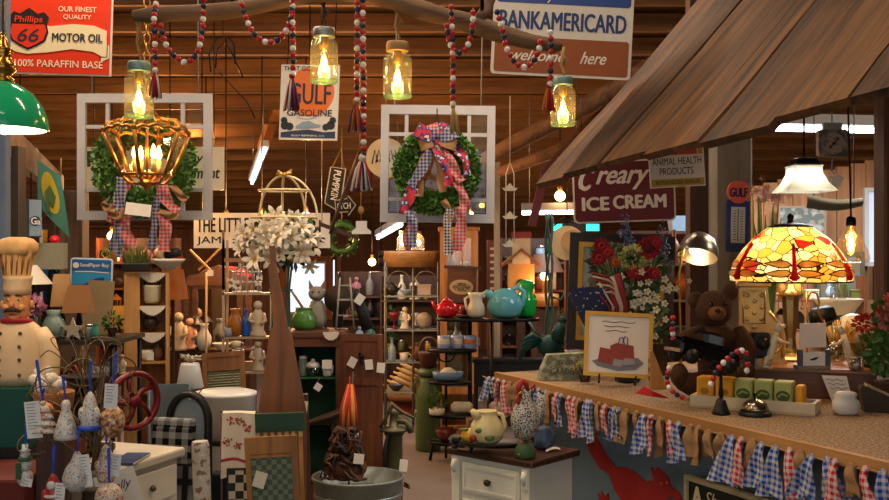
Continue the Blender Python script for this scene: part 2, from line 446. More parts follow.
# bare warm bulbs on cords far back; they throw the orange light up on the joists; those hidden behind signs are added fill
for px, py, dd, e, lb in ((262,219,8.2,66,'glowing warm globe bulb hanging behind the lily flowers'),(306,217,8.3,66,'glowing warm globe bulb hanging at the cage wire side of the lilies'),(206,243,8.9,22,'warm globe bulb low between the first sash and the jam sign'),(112,236,9.4,22,'warm globe bulb seen under the first sash by the blue sign'),
                          (372,262,11.5,30,'warm globe bulb deep behind the second sash corner'),(470,215,11.5,30,'warm globe bulb seen through the second sash panes'),(180,140,10.4,44,'warm globe bulb high behind the first sash panes'),(612,215,8.8,22,'warm globe bulb hidden behind the dark red sign'),(560,196,8.4,18,'warm globe bulb in the dim gap between the second sash and the dark red sign'),(226,222,7.9,46,'warm globe bulb hidden close behind the white jam sign'),(170,170,7.3,26,'warm globe bulb hidden behind the cream lettered sign'),(310,112,7.0,20,'warm globe bulb hidden behind the tall gasoline sign'),(20,226,8.0,20,'warm globe bulb in the stall behind the pale blue box sign')):
    t = thing('hanging_bulb', lb, 'light', P(px,py,dd)); r = .045
    m = MB(); m.ball((0,0,0), r, 14, 10); part('bulb', m, glow('#ffcf8a', 9), t)
    m = MB(); m.lathe([(.018,.04),(.02,.05),(.02,.085),(.008,.095)], 12); part('socket', m, BRASS, t)
    m = MB(); m.tube([(0,0,.09),(0,0,ceilz(dd)-.02-t.location.z)], .005, 5); part('hanging_cord', m, BLACKMET, t)
    point('bulb_lamp', t.location+Vector((0,-.07,-.0)), e*(.8 if px < 380 else .35), '#ffbb78', .05)

m = MB(); m.tube([P(470,168,7.6), P(520,140,7.3), P(575,112,7.1), P(660,62,6.7)], [.05,.06,.06,.07], 10); struct('beam_2', m, wood('#4a2e18','#8a5c34',1,4,.8,8,.4))
m = MB(); m.tube([P(500,172,8.0), P(560,150,7.6), P(612,108,7.2)], [.04,.05,.05], 10); struct('beam_3', m, wood('#4a2e18','#8a5c34',1,4,.8,8,.4))
t = thing('hanging_wire_frame', 'black wire loop frame hanging dimly behind the bead swags', 'wire frame', P(225,72,6.0))
m = MB(6/F); m.tube([(-14,0,0),(-16,0,18),(-8,0,34),(2,0,36),(9,0,28),(10,0,8)], .9, 6); m.tube([(-10,2,4),(-8,2,24),(0,2,30),(6,2,20),(18,2,-6)], .8, 6); m.tube([(-6,1,0),(22,1,-30),(30,1,-46)], .6, 5); part('wire', m, BLACKMET, t)
m = MB(6/F); m.tube([(-2,0,36),(-2,0,(ceilz(6)-.02-t.location.z)/(6/F))], .4, 4); part('hanging_cord', m, BLACKMET, t)
# ------------------------------------------------------------ plank awning over the counter
E1 = Vector((.442,4.4,1.893)); E2 = Vector((1.111,2.5,1.99)); ed = (E2-E1).normalized()
nh = Vector((.92,.36,0)).normalized(); up = (nh*math.cos(math.radians(46))+Vector((0,0,1))*math.sin(math.radians(46))).normalized()
nor = ed.cross(up).normalized()
if nor.y > 0: nor = -nor
aw = thing('plank_awning', 'shed awning of rough wide weathered brown planks sloping up over the counter', 'awning', E1)
AWM = [wood('#221408','#6e4820',2,6.0,.9,9,.7,(.4,1.35)), wood('#1d1108','#5d3d1b',2,7.0,.9,8,.7,(.4,1.35)), wood('#26170b','#785228',2,5.4,.9,9,.7,(.4,1.35))]
zq = up; xq = -ed; yq = zq.cross(xq)
RM = Matrix((xq, yq, zq)).transposed()   # local x along eave, z up the slope
eul = RM.to_euler()
aw.rotation_euler = eul
wds = [.26,.30,.36,.33,.36,.30,.36,.33,.36]; s = .0; lens = [.62,1.5,1.55,2.2,2.4,2.4,2.4,2.4,2.4]
for i, wd in enumerate(wds):
    m = MB(); st = 24; off = .006*(i % 2)
    for a in range(st):
        pass
    z0 = -.03+R.uniform(-.02,.02); z1 = 2.3 if i > 1 else (1.45 if i == 0 else 1.9)
    ya = off; yb = off+.028
    n = 14
    # edges wander a little like a waney board
    e0 = [R.uniform(-.008,.008) for _ in range(n+1)]; e1 = [R.uniform(-.008,.008) for _ in range(n+1)]
    cup = [.012*math.sin(j*.7+i) for j in range(n+1)]
    vsn = []; fs = []
    for j in range(n+1):
        z = z0+(z1-z0)*j/n
        for (x, yy) in ((-s-wd+.004+e0[j], ya+cup[j]*.4), (-s-.004+e1[j], ya+cup[j]*.4), (-s-.004+e1[j], yb+cup[j]*.4), (-s-wd+.004+e0[j], yb+cup[j]*.4)):
            vsn.append((x, yy, z))
    for j in range(n):
        b = j*4
        for q in range(4):
            q2 = (q+1) % 4; fs.append((b+q, b+q2, b+4+q2, b+4+q))
    fs.append((3,2,1,0)); fs.append((n*4,n*4+1,n*4+2,n*4+3))
    m.add(vsn, fs)
    part('roof_plank', m, AWM[i % 3], aw)
    s += wd
m = MB(); m.box(-s,0,-.06,-.012,.42,.51); m.box(-s,0,-.06,-.012,1.2,1.29)
for q in (.05,.9,1.8,2.6): m.box(-q-.05,-q,-.12,-.06,.4,2.2)
part('rafter', m, DKWOOD, aw)

# ------------------------------------------------------------ counter
CA = Vector((.268,4.43,0)); CU = Vector((.886,-1.84,0)).normalized(); CN = Vector((.9,.434,0)).normalized(); CZ = 1.05
crot = math.atan2(CU.y, CU.x)
def CW(s, t, z): return CA+CU*s+CN*t+Vector((0,0,z))
def CP(px, py, t):
    # where the sight line through a photo point meets the plane t metres inside the counter edge -> (s, z)
    dx = (px-444.5)/F; o = -(CA.x*CN.x+CA.y*CN.y)-t
    # point = d*(dx,1); n.(point-CA)=t
    d = (t+CA.x*CN.x+CA.y*CN.y)/(dx*CN.x+CN.y)
    p = Vector((dx*d, d, 0))-CA
    return p.x*CU.x+p.y*CU.y, EYE+(250-py)/F*d
ct = thing('shop_counter', 'long shop counter with a cork top and a dark slate blue front', 'counter', CA, crot)
m = MB(); m.box(-.06,2.9,.0,1.5,CZ-.03,CZ); part('countertop', m, spotted('#94795a','#6a5238',120,.55,.95,'#a68b68'), ct)
m = MB(); m.box(-.06,2.9,-.022,-.001,CZ-.028,CZ+.004); part('edge_trim', m, wood('#8a5a2c','#b98a50',0,5), ct)
m = MB(); m.box(0,2.9,.05,.08,0,CZ-.03); m.box(0,.03,.08,1.45,0,CZ-.03); m.box(2.87,2.9,.08,1.45,0,CZ-.03); part('front_panel', m, plain('#566872',.7,0,.25,6), ct)
m = MB()
bird = [(236,150),(246,190),(233,208),(262,275),(300,335),(345,365),(360,400),(372,440),(410,500),(440,560),(560,560),(600,500),(655,480),(690,500),(706,492),(690,455),(650,425),(640,385),(600,345),(582,330),(576,362),(560,335),(550,330),(562,372),(570,396),(520,400),(480,360),(430,333),(375,330),(330,270),(300,215),(268,150)]
m.prism([CP(540+x/4.94, 400+y/4.94, .049) for x, y in bird][::-1], .043, .0495)
leg = [(290,460),(312,480),(306,448),(325,478),(338,460),(345,500),(350,560),(320,560)]
m.prism([CP(540+x/4.94, 400+y/4.94, .049) for x, y in leg][::-1], .043, .0495)
part('bird_cutout', m, plain('#860f0d',.7,0,.12), ct, None, None, 'red painted bird diving across the slate blue front')
m = MB()
for q, x, y in ((0,600,412),(1,628,408)):
    a, z = CP(540+x/4.94, 400+y/4.94, .042); m.disc((a,z), .004, .0405, .0425, 10)
part('bird_eye', m, plain('#c75a48',.6), ct)

# black framed board at the foot of the counter front
s0, z1 = CP(691,474,.03); s1, z2 = CP(765,505,.03)
bd = thing('chalkboard_sign', 'black framed chalkboard sign lettered in cream leaning on the counter front', 'sign', CW(s0,.012,z1), crot)
Wd = .5
m = MB(); m.frame(0,Wd,-.42,0,.014,-.012,.012); part('frame', m, wood('#8f8058','#b8aa80',0,5), bd)
m = MB(); m.box(.014,Wd-.014,-.002,.01,-.406,-.014); part('board', m, BLACK, bd)
m = MB(); m.text('A', .058,-.062,.05,.066,-.004,0,.03); m.text('Sh', .125,-.055,.055,.045,-.004,.3,.0); part('lettering', m, plain('#cfc08e',.8), bd)

# rag garland along the counter edge
gl = thing('rag_garland', 'rag garland of red and blue gingham and burlap strips along the counter edge', 'garland', CA, crot)
m = MB(); m.tube([(-.12+.05*i, -.047-.004*math.sin(i), CZ-.02-.006*abs(math.sin(i*.8))) for i in range(62)], .0035, 5); part('twine', m, TWINE, gl)
def rag(L, w0, w1, seed, cl=0):
    # a strip tied over the twine: pinched at the knot, two tails flaring below it
    rr = random.Random(seed); m = MB(); nu, nv = 6, 12
    for tl in (0, 1):
        ph = rr.uniform(0,6); am = rr.uniform(.003,.006); lean = (-.016 if tl == 0 else .016)+rr.uniform(-.014,.014); LL = L*(1 if tl == 0 else rr.uniform(.72,.95)); yo = -.004-.011*tl; tw = rr.uniform(-.3,.3)
        def fn(off):
            def f(u, v):
                w = w0+(w1-w0)*min(1,(v*1.7)**.8); x = (u-.5)*w+lean*v
                yy = yo+off+am*math.sin(ph+u*6+v*2)*min(1,v*3)+tw*(u-.5)*w*v-.006*math.sin(PI*min(1,v*1.5))
                return (x, yy, .006-LL*v-(.014*(u-.5) if tl else -.012*(u-.5))*v)
            return f
        m.grid(fn(0), nu, nv); m.grid(fn(-.0025), nu, nv)
    m.tube([(-w0*.55,-.008,.002),(0,-.011,.007),(w0*.55,-.008,.001)], [.006,.009,.006], 8)
    return m
RAGM = {'b':GB,'r':GR,'u':BURLAP,'n':GN}
pat = 'bnrruubrbbnurbrrubburbnuubrurbuuuubrubbrubbrurbb'
sx = -.03; i = 0
protos = {}
while sx < 2.75:
    k = pat[i % len(pat)]; v = i % 4
    key = (k, v)
    if key not in protos:
        L = {'b':.135,'r':.12,'u':.098,'n':.085}[k]*(.85+.13*v); protos[key] = rag(L, .016 if k != 'u' else .022, .044+.006*v+(.012 if k == 'u' else 0), 31*v+ord(k)).mesh('strip')
    part('strip', protos[key], RAGM[k], gl, (sx, -.045-.016*R.random(), CZ-.02-.004*R.random()), (R.uniform(-.14,.0), R.uniform(-.3,.26), R.uniform(-.38,.38)))
    sx += R.uniform(.036,.054); i += 1

# ------------------------------------------------------------ driftwood branch, jars, beads
D = 2.8; k = D/F
br = thing('driftwood_branch', 'crooked grey driftwood branch hung above the room with jars tied to it', 'branch', P(345,0,D))
def BL(px, py, dy=0): 
    p = P(px, py, D)-P(345,0,D); return Vector((p.x, dy, p.z))
bp = [(134,16),(150,16),(180,14),(215,12),(250,7),(285,0),(320,-6),(360,-6),(395,2),(420,10),(445,16),(470,22),(500,33),(530,42),(556,47),(562,48)]
m = MB(); m.tube([BL(x,y,.01*math.sin(x*.03)) for x, y in bp], [k*r*(1+.1*math.sin(i*2.3)) for i, r in enumerate((5,7.5,9,8.5,8,7.5,8,9,9,9.5,9.5,10,9,9,7,3))], 12)
BRM = wood('#4a3424','#8d6c48',0,4,.85,9,.5); part('limb', m, BRM, br)
m = MB(); m.tube([BL(480,20),BL(486,8,.02),BL(492,-6,.04),BL(500,-22,.06)], [k*7,k*6,k*5,k*3], 8); part('side_stub', m, BRM, br)
m = MB(); m.tube([BL(378,-4),BL(372,-14,-.02),BL(362,-24,-.05)], [k*6,k*4.5,k*3], 8); part('side_stub', m, BRM, br)
for x, y in ((232,10),(482,26)):
    q = BL(x,y); m = MB(); m.tube([q+Vector((0,0,.02)), Vector((q.x,0,ceilz(D)-P(345,0,D).z-.02))], .006, 6); part('hanging_cord', m, BLACKMET, br)

JG = jar_glass('#e2f4ec',.034)
JGB = jar_glass('#b9dccb',.12); BULB = glow('#ffc878', 26)
FIL = glow('#ffb85a', 45)
def mason(px, top, bot, d, hang, label, lidm, tilt=0.0):
    k = d/F; t = T('hanging_mason_jar_light', label, 'light', px, bot, d, (0,tilt,0))
    h = bot-top; r = h*.255; m = MB(k)
    m.lathe([(r*.9,0),(r,2),(r,h*.60),(r*.97,h*.70),(r*.72,h*.80),(r*.70,h*.9)], 20, cap=False); m.lathe([(0,1),(r*.9,0)], 20, cap=False)
    m.lathe([(r*1.02,h*.30),(r*1.03,h*.31),(r*1.02,h*.32)],20,cap=False)
    part('jar', m, JG, t)
    m = MB(k); m.lathe([(0,0),(r*.9,0),(r*1.0,1.4),(r*.98,3),(r*.8,2.2),(0,1.6)], 20, cap=False); part('jar_base', m, JGB, t)
    m = MB(k); m.lathe([(r*.78,h*.83),(r*.8,h*.84),(r*.8,h*.97),(r*.72,h),(0,h)], 20); part('lid', m, lidm, t)
    m = MB(k); m.lathe([(r*.32,h*.62),(r*.32,h*.83)], 12); part('socket', m, BRASS, t)
    m = MB(k); m.lathe([(0,h*.16),(r*.2,h*.19),(r*.3,h*.30),(r*.28,h*.45),(r*.2,h*.62)], 12); b = part('bulb', m, glass('#fff2da',.93,.05,'bulb'), t)
    m = MB(k); m.lathe([(0,h*.2),(r*.16,h*.22),(r*.24,h*.32),(r*.19,h*.42),(r*.07,h*.5),(0,h*.52)], 8); part('filament', m, FIL, b)
    m = MB(k); m.tube([(0,0,h),(2,0,h+4),(-2,0,h+(hang-4)*.5),(1,0,h+hang)], 1.6, 6)
    for i in range(4): m.tube([(-2+i,0,h+hang*.3+i),(3*math.sin(i*2)+3,1,h+hang*.55),(-3,-1,h+hang*.9)], .5, 4)
    part('hanging_cord', m, TWINE if lidm is not GALV else DKWOOD, t)
    p = P(px, bot-h*.35, d); point('jar_lamp', p, 2.6, '#ffb765', .02)
ZINC = plain('#74938a', .5, .5, .3, 40)
mason(139,62,118,2.8,44,'hanging mason jar light by the red motor oil sign, lowest of four jars', ZINC)
mason(324,28,83,2.8,28,'hanging mason jar light in front of the tall gasoline sign', GALV)
mason(397.5,42,98,2.8,36,'hanging mason jar light with a tan lid beside the doubled bead strand', plain('#9a7a4a',.6,.2,.2))
mason(563,77,126,2.95,30,'hanging mason jar light under the blue and orange sign', ZINC)

# bead garlands
BEADM = [plain('#e6e0d2',.45,0,.05), plain('#b01c22',.35,0,.1), plain('#1c2240',.35,0,.15)]
_bead = {}
def beads(t, pts, d0, r=.0085, start=0, O=None):
    # spaced beads along a polyline in local coordinates
    pts = [Vector(p) for p in pts]; acc = 0; i = start; nxt = 0
    for a, b in zip(pts, pts[1:]):
        L = (b-a).length
        while nxt <= acc+L:
            q = a.lerp(b, (nxt-acc)/max(L,1e-6)); c = (0,1,2,1)[i % 4]
            key = (c, r)
            if key not in _bead: _bead[key] = MB().lathe([(0,-r),(r*.7,-r*.72),(r,0),(r*.7,r*.72),(0,r)], 10, cap=False).mesh('bead')
            part('bead', _bead[key], BEADM[c], t, q); i += 1; nxt += r*2.02
        acc += L
    m = MB(); m.tube(pts, r*.18, 4); part('string', m, TWINE, t)
def smooth(pts, n=6):
    out = []; L = len(pts)
    for i in range(L-1):
        p0, p1, p2, p3 = [Vector(pts[max(0,min(L-1,j))]) for j in (i-1,i,i+1,i+2)]
        for q in range(n):
            u = q/n; out.append(.5*((2*p1)+(p2-p0)*u+(2*p0-5*p1+4*p2-p3)*u*u+(3*p1-p0-3*p2+p3)*u**3))
    out.append(Vector(pts[-1])); return out
def tassel(t, p, L, w, cols, n=26):
    # strands of yarn flaring from a knot
    m = MB(); rr = random.Random(len(cols)*7+int(L*1e4))
    m.ball(p, (w*.18,w*.18,w*.2), 8, 6)
    mm = cols
    for i in range(n):
        a = rr.uniform(0,2*PI); q = rr.uniform(.25,1)*w*.5; m.mi = i % len(mm)
        e = Vector(p)+Vector((q*math.cos(a), q*.7*math.sin(a), -L*rr.uniform(.92,1.04))); f = Vector(p)+Vector((q*.55*math.cos(a), q*.4*math.sin(a), -L*.35))
        m.tube([Vector(p), f, e], [w*.05,w*.055,w*.05], 5)
    part('tassel', m, mm, t)
YR = plain('#a81b22',.9,0,.2); YW = plain('#d8c9ae',.9,0,.15); YB = plain('#22294e',.9,0,.2); YO = plain('#c9762e',.9,0,.2)
DB = 2.66
g = T('hanging_bead_garland', 'bead garland swagged along the branch between two red tassels near the motor oil sign', 'garland', 220, 0, DB)
def GLp(lst, t, d=DB):
    o = t.location; out = []
    for e in lst:
        p = P(e[0], e[1], d+(e[2] if len(e) > 2 else 0))-o; out.append(p)
    return smooth(out)
beads(g, GLp([(155,70),(155,40),(154,20),(156,3,.05)], g), DB)
beads(g, GLp([(161,26),(164,40),(172,54),(184,62),(194,58),(200,44),(203,22),(204,-2),(206,-10,.1)], g), DB, start=1)
beads(g, GLp([(239,-14),(241,0),(246,18),(254,34),(266,42),(278,40),(287,29),(292,14),(293,-4)], g), DB, start=2)
beads(g, GLp([(293,74),(293,40),(292,10),(292,-14)], g), DB)
for x, y in ((155,70),(292,76)):
    tassel(g, P(x,y,DB)-g.location, .075 if x < 200 else .092, .042 if x < 200 else .046, [YR,YR,YW] if x < 200 else [YR,YW,YB])
g = T('hanging_bead_garland', 'doubled straight strand of red white and blue beads ending in two striped tassels', 'garland', 360, 0, DB)
beads(g, GLp([(357,100),(357,50),(357,-14)], g), DB); beads(g, GLp([(363.5,155),(363.5,90),(363,40),(362.5,-14)], g), DB, start=2)
tassel(g, P(356,102,DB)-g.location, .08, .045, [YO,YR,YW,YB]); tassel(g, P(362.5,158,DB)-g.location, .086, .062, [YW,YR,YB,YW], 40)
g = T('hanging_bead_garland', 'red white and blue bead garland looped over the branch under the blue and orange sign', 'garland', 500, 30, DB)
beads(g, GLp([(453,104),(453,60),(452,30),(451,4)], g), DB)
beads(g, GLp([(447,26),(449,40),(455,52),(465,50),(471,36),(473,20),(473,8)], g), DB, start=1)
beads(g, GLp([(497,12),(502,28),(506,46),(513,60),(522,67),(531,64),(538,52),(541,40)], g), DB, start=2)
beads(g, GLp([(550,84),(551,60),(551,42),(550,30)], g), DB)
tassel(g, P(453,106,DB)-g.location, .072, .038, [plain('#c8a25c',.9,0,.25)]); tassel(g, P(548.5,86,DB)-g.location, .068, .036, [YR,YR,YO])

# ------------------------------------------------------------ hung window sashes with wreaths
SASHM = plain('#a4a5a8', .6, 0, .14, 10)
def sash(px0, py0, px1, py1, d, vx, hz, label, roll=0.0):
    k = d/F; t = T('hanging_window_sash', label, 'window', px0, py1, d, (0,roll,0)); w = px1-px0; h = py1-py0
    m = MB(k); m.frame(0,w,0,h,8,-3,3,9)
    for x in vx: m.box(x-px0-1.8,x-px0+1.8,-2,2,9,h-9)
    for z in hz: m.box(8,w-8,-1.9,1.9,py1-z-1.8,py1-z+1.8)
    part('frame', m, SASHM, t)
    xs = [8]+[x-px0 for x in vx]+[w-8]; zs = [9]+[py1-z for z in sorted(hz, reverse=True)]+[h-9]
    for i in range(len(xs)-1):
        for j in range(len(zs)-1):
            m = MB(k); m.box(xs[i]+1,xs[i+1]-1,-.25,.25,zs[j]+1,zs[j+1]-1); part('pane', m, glass('#f2f6f6',.94,.04,'pane'), t)
    for x in (14,w-14):
        p = P(px0+x,py0,d); m = MB(k); m.tube([(x,0,h),(x,0,h+(ceilz(d)-.02-p.z)/k)], .8, 5); part('hanging_cord', m, GALV, t)
    return t
sash(78,94,212,220,5.7,(108,183),(127,190),'white hanging window sash behind the brass lantern')
sash(380,105,494,222,6.1,(405.5,468),(134,199),'white hanging window sash near the tall pale paling board',.012)

def leafball(m, c, r, n, size, rr, flat=.6):
    for _ in range(n):
        v = Vector((rr.gauss(0,1),rr.gauss(0,1)*flat,rr.gauss(0,1))).normalized()
        p = Vector(c)+Vector((v.x*r[0],v.y*r[1],v.z*r[2]))*rr.uniform(.75,1.05)
        a = (v+Vector((rr.uniform(-.6,.6),rr.uniform(-.6,.6),rr.uniform(-.6,.6)))).normalized()
        b = a.cross(Vector((rr.random(),rr.random(),rr.random()))).normalized(); s = size*rr.uniform(.7,1.2)
        m.mi = rr.randrange(2)
        m.add([p-a*s*.2, p+b*s*.35+a*s*.4, p+a*s, p-b*s*.35+a*s*.4], [(0,1,2,3)])
def wreath(px, py, d, Ro, Ri, label, seed, loc=None):
    k = d/F; t = T('wreath', label, 'wreath', px, py, d); rr = random.Random(seed)
    t.name = 'hanging_wreath'
    m = MB(k); Rm = (Ro+Ri)/2; tr = (Ro-Ri)/2
    m.tube([(Rm*math.cos(2*PI*i/28),0,Rm*math.sin(2*PI*i/28)) for i in range(28)], tr*.55, 8, True)
    for i in range(3000):
        a = rr.uniform(0,2*PI); b = rr.uniform(0,2*PI); q = tr*rr.uniform(.6,1.0)
        c = Vector((math.cos(a),0,math.sin(a))); p = c*(Rm+q*math.cos(b))+Vector((0,q*math.sin(b)*.8,0))
        o = (c*math.cos(b)+Vector((0,math.sin(b),0))+Vector((rr.uniform(-.7,.7),rr.uniform(-.5,.5),rr.uniform(-.7,.7)))).normalized()
        e = o.cross(Vector((rr.random()-.5,rr.random()-.5,rr.random()-.5))).normalized(); s = 4.8*rr.uniform(.7,1.3); m.mi = rr.randrange(2)
        m.add([p, p+e*s*.4+o*s*.5, p+o*s, p-e*s*.4+o*s*.5], [(0,1,2,3)])
    part('foliage', m, [plain('#3a6420',.55,0,.4,30), plain('#578434',.55,0,.4,30)], t)
    return t, k
def ribbon_tail(t, k, pts, w, mat, name='ribbon_tail', y0=-14, seed=1):
    rr = random.Random(seed); m = MB(k); n = len(pts)
    pp = smooth([(x,y0,z) for x, z in pts], 5); L = len(pp)-1
    def f(u, v):
        i = min(L, int(round(v*L))); p = pp[i]; q = pp[min(i+1,L)]-pp[max(i-1,0)]; s = Vector((q.z,0,-q.x)).normalized()
        ww = w*.78*(.7+.4*abs(math.sin(v*5+seed)))
        return p+s*((u-.5)*ww)+Vector((0,2.2*math.sin(u*5+v*9+seed)-.6*u,0))
    m.grid(f, 5, L); part(name, m, mat, t, None)
def bow_loop(t, k, c, ang, L, w, mat, y0=-14):
    m = MB(k); ca, sa = math.cos(ang), math.sin(ang)
    def f(u, v):
        a = v*PI*2; r = L*.5*(1-math.cos(a)); yy = y0-w*.55*math.sin(a); 
        o = (u-.5)*w*(.45+.55*math.sin(a/2))
        return (c[0]+ca*r-sa*o, yy, c[1]+sa*r+ca*o)
    m.grid(f, 4, 16); part('ribbon_loop', m, mat, t)
WG = gingham('#ac1c2c', .021, '#938d86'); WB = gingham('#172a6a', .021, '#908c88'); BUR = plain('#8d6b46', .95, 0, .3, 90)
FL = spotted('#1d2a66','#a32430',34,.5,.9,'#b5aca0')
t, k = wreath(144.5,165,5.55,51,25,'green wreath with hanging gingham ribbons behind the brass lantern',3)
for pts, w, mt, y in (([(-24,-14),(-28,-34),(-24,-52)],15,WB,-16),([(-20,-18),(-33,-40),(-38,-58)],10,WG,-13),([(-24,-48),(-22,-62),(-16,-84)],16,WG,-17),([(-28,-50),(-32,-68),(-36,-86)],10,WB,-14),([(-24,-62),(-27,-80),(-28,-92)],9,WB,-18),
                      ([(20,-12),(24,-30),(36,-48)],15,WG,-16),([(24,-10),(18,-34),(14,-50)],9,WB,-14),([(22,-48),(26,-66),(24,-86)],15,WG,-17),([(16,-44),(14,-66),(11,-84)],10,WB,-15),([(30,-20),(40,-32),(46,-36)],9,BUR,-13),([(-32,-40),(-40,-44),(-46,-38)],9,BUR,-13),([(-20,-46),(-30,-52),(-36,-46)],10,BUR,-19),([(20,-46),(32,-52),(40,-50)],9,BUR,-18)):
    ribbon_tail(t, k, [(x+8 if x < 0 else x, z) for x, z in pts], w, mt, y0=y, seed=len(pts)+int(w))
m = MB(k); m.X = Matrix.Translation((5,-20,-46)) @ Euler((0,.12,.3)).to_matrix().to_4x4(); m.box(-17,7,-.3,.3,-6,6); part('price_tag', m, PAPER, t)
m = MB(k); m.tube([(0,5,40),(0,12,54),(0,14,70)], .7, 5); part('hanging_cord', m, BLACKMET, t)
t, k = wreath(437,171,5.95,42,23,'green wreath with star ribbons and burlap tied on the second hanging sash',5)
for an, L, w, mt in ((2.6,24,15,FL),(.5,22,14,WB),(1.9,18,13,WG),(1.1,20,12,FL),(3.4,18,12,BUR),(-.2,20,12,BUR),(2.2,16,14,WB)):
    bow_loop(t, k, (0,28), an, L, w, mt, -13)
for pts, w, mt, y in (([(-4,26),(-14,2),(-26,-16)],13,WB,-17),([(2,26),(14,6),(24,-12)],13,WG,-16),([(6,28),(26,14),(30,-6)],10,FL,-14),([(-22,-14),(-30,-34),(-32,-44)],14,FL,-15),([(18,-8),(26,-26),(28,-40)],12,WG,-15),([(-28,-40),(-24,-54),(-24,-76)],13,WB,-18),([(-24,-50),(-30,-64),(-28,-80)],9,WG,-16),([(14,-38),(10,-56),(12,-84)],11,GN,-15),([(22,-36),(24,-54),(20,-80)],15,WG,-18),([(2,22),(4,-2),(6,-22)],12,BUR,-13),([(-8,20),(-16,0),(-18,-26)],11,BUR,-13),([(6,-30),(14,-44),(8,-54)],9,BUR,-13),([(-4,28),(8,4),(12,-16)],11,FL,-19)):
    ribbon_tail(t, k, pts, w, mt, y0=y, seed=len(pts)+int(w)+2)
m = MB(k); m.tube([(0,5,35),(0,12,48),(0,10,64)], .7, 5); part('hanging_cord', m, BLACKMET, t)

# ------------------------------------------------------------ brass lantern
d = 4.6; k = d/F; t = T('hanging_lantern', 'ornate brass hanging lantern with lit candle bulbs in front of the first wreath', 'lantern', 147, 196, d)
n = 6; ph = PI/6
def hexp(r, z): return [Vector((r*math.cos(ph+PI/3*i), r*math.sin(ph+PI/3*i), z)) for i in range(n)]
top = hexp(42,62); bot = hexp(25,21)
LB = plain('#a87a3a', .34, .85, .3, 14)
m = MB(k)
for i in range(n):
    m.tube([bot[i], bot[i].lerp(top[i],.5)*1.01, top[i]], [1.9,2.0,2.4], 6); m.tube([bot[i], bot[(i+1)%n]], 1.8, 6)
    a, b = top[i], top[(i+1)%n]
    pts = [a.lerp(b,j/12)+Vector((0,0,4*math.sin(j/12*PI)+2.2*abs(math.sin(j/12*PI*3)))) for j in range(13)]; m.tube(pts, 2.2, 6)
    m.ball(a+Vector((0,0,3)), 2.6, 8, 6)
    # scrolls
    c = a.lerp(b,.5); cu = Vector((c.x,c.y,0)); m.tube([c+Vector((0,0,5)), cu*.8+Vector((0,0,76)), cu*.5+Vector((0,0,77)), cu*.1+Vector((0,0,82))], [1.6,1.5,1.4,1.1], 6); m.tube([a+Vector((0,0,3)), Vector((a.x*.9,a.y*.9,72)), Vector((a.x*.72,a.y*.72,74)), Vector((a.x*.7,a.y*.7,69))], [1.6,1.3,1.2,1.1], 6)
    m.tube([bot[i], bot[i]*.7+Vector((0,0,-2)), Vector((bot[i].x*.25,bot[i].y*.25,12))], [1.5,1.4,1.4], 6)
m.lathe([(0,6),(3,7),(4,9),(8,11),(9,13),(6,16)], 14); m.ball((0,0,6), 2.4, 8, 6)
part('frame', m, LB, t)
for i in range(n):
    m = MB(k); j = (i+1) % n; m.add([bot[i],bot[j],top[j],top[i]], [(0,1,2,3)]); part('pane', m, glass('#fff8ec',.94,.06,'lantern'), t)
m = MB(k); m.tube([(0,0,12),(0,0,82)], 1.6, 8)
for i in range(4):
    a = PI/4+i*PI/2; c = (13*math.cos(a),13*math.sin(a)); m.tube([(0,0,16),(c[0]*.6,c[1]*.6,17),(c[0],c[1],22)], 1.3, 6); m.lathe([(3.4,21),(4.2,23)], 10, (c[0],c[1],0))
part('candle_arms', m, LB, t)
for i in range(4):
    a = PI/4+i*PI/2; c = (13*math.cos(a),13*math.sin(a),0)
    m = MB(k); m.lathe([(2.6,23),(2.6,37)], 10, c); part('candle_sleeve', m, plain('#e0c58a',.6), t)
    m = MB(k); m.lathe([(1.4,37),(3.2,41),(2.2,46),(.4,51)], 10, c); part('bulb', m, FIL, t)
    point('candle_lamp', t.location+Vector((c[0],c[1],43))*k, 2.4, '#ffae55', .02)
m = MB(k); m.lathe([(3,80),(10,82),(7,86),(2,90)], 12); cz = (ceilz(d)-t.location.z)/k-4
for i in range(int((cz-90)/9)): m.tube([(math.cos(a)*(3 if i%2 else .1),math.sin(a)*.0+ (math.cos(a)*(.1 if i%2 else 3)),94+i*9+6*math.sin(a)) for a in [2*PI*j/8 for j in range(8)]], .9, 5, True)
part('hanging_chain', m, LB, t)
# ------------------------------------------------------------ signs
def chains(t, k, xs, z, d, zc=None):
    top = ((ceilz(d) if zc is None else zc)-.02-t.location.z)/k
    for x in xs:
        m = MB(k); m.tube([(x,.3,z),(x,.3,top)], .55, 5); part('hanging_cord', m, BLACKMET, t)
# motor oil
d = 4.2; k = d/F
t = T('hanging_motor_oil_sign', 'red and white enamel motor oil sign with a shield and scroll', 'sign', 57, 75, d, (0,math.radians(1.8),0))
m = MB(k); m.box(-54,54,-1,1,0,80); part('panel', m, plain('#d9d2c2',.35,0,.08), t)
m = MB(k); m.box(-52.5,52.5,-1.4,-.9,1.5,78.5); part('red_field', m, plain('#d63a20',.3,0,.1), t)
m = MB(k)
ban = [(-48,23),(-30,20),(-10,22),(15,26),(36,24),(44,20),(44,14),(52,18),(52,30),(49,33),(49,45),(36,50),(15,51),(-8,48),(-30,54),(-49,58)]
m.prism(ban[::-1], -1.9, -1.3); part('scroll', m, plain('#e2d2a8',.4,0,.1), t)
m = MB(k); m.line([(42,19),(50,19),(50,33)], .8, -2.1, -1.8); part('scroll_fold', m, INK, t)
sh = [(-48,58),(-44,62),(-38,60),(-29,66),(-20,60),(-14,62),(-9,57),(-11,50),(-9,42),(-12,33),(-20,28),(-29,24),(-38,28),(-46,33),(-49,42),(-47,50)]
m = MB(k); m.prism(sh[::-1], -2.3, -1.8); part('shield_edge', m, BLACK, t)
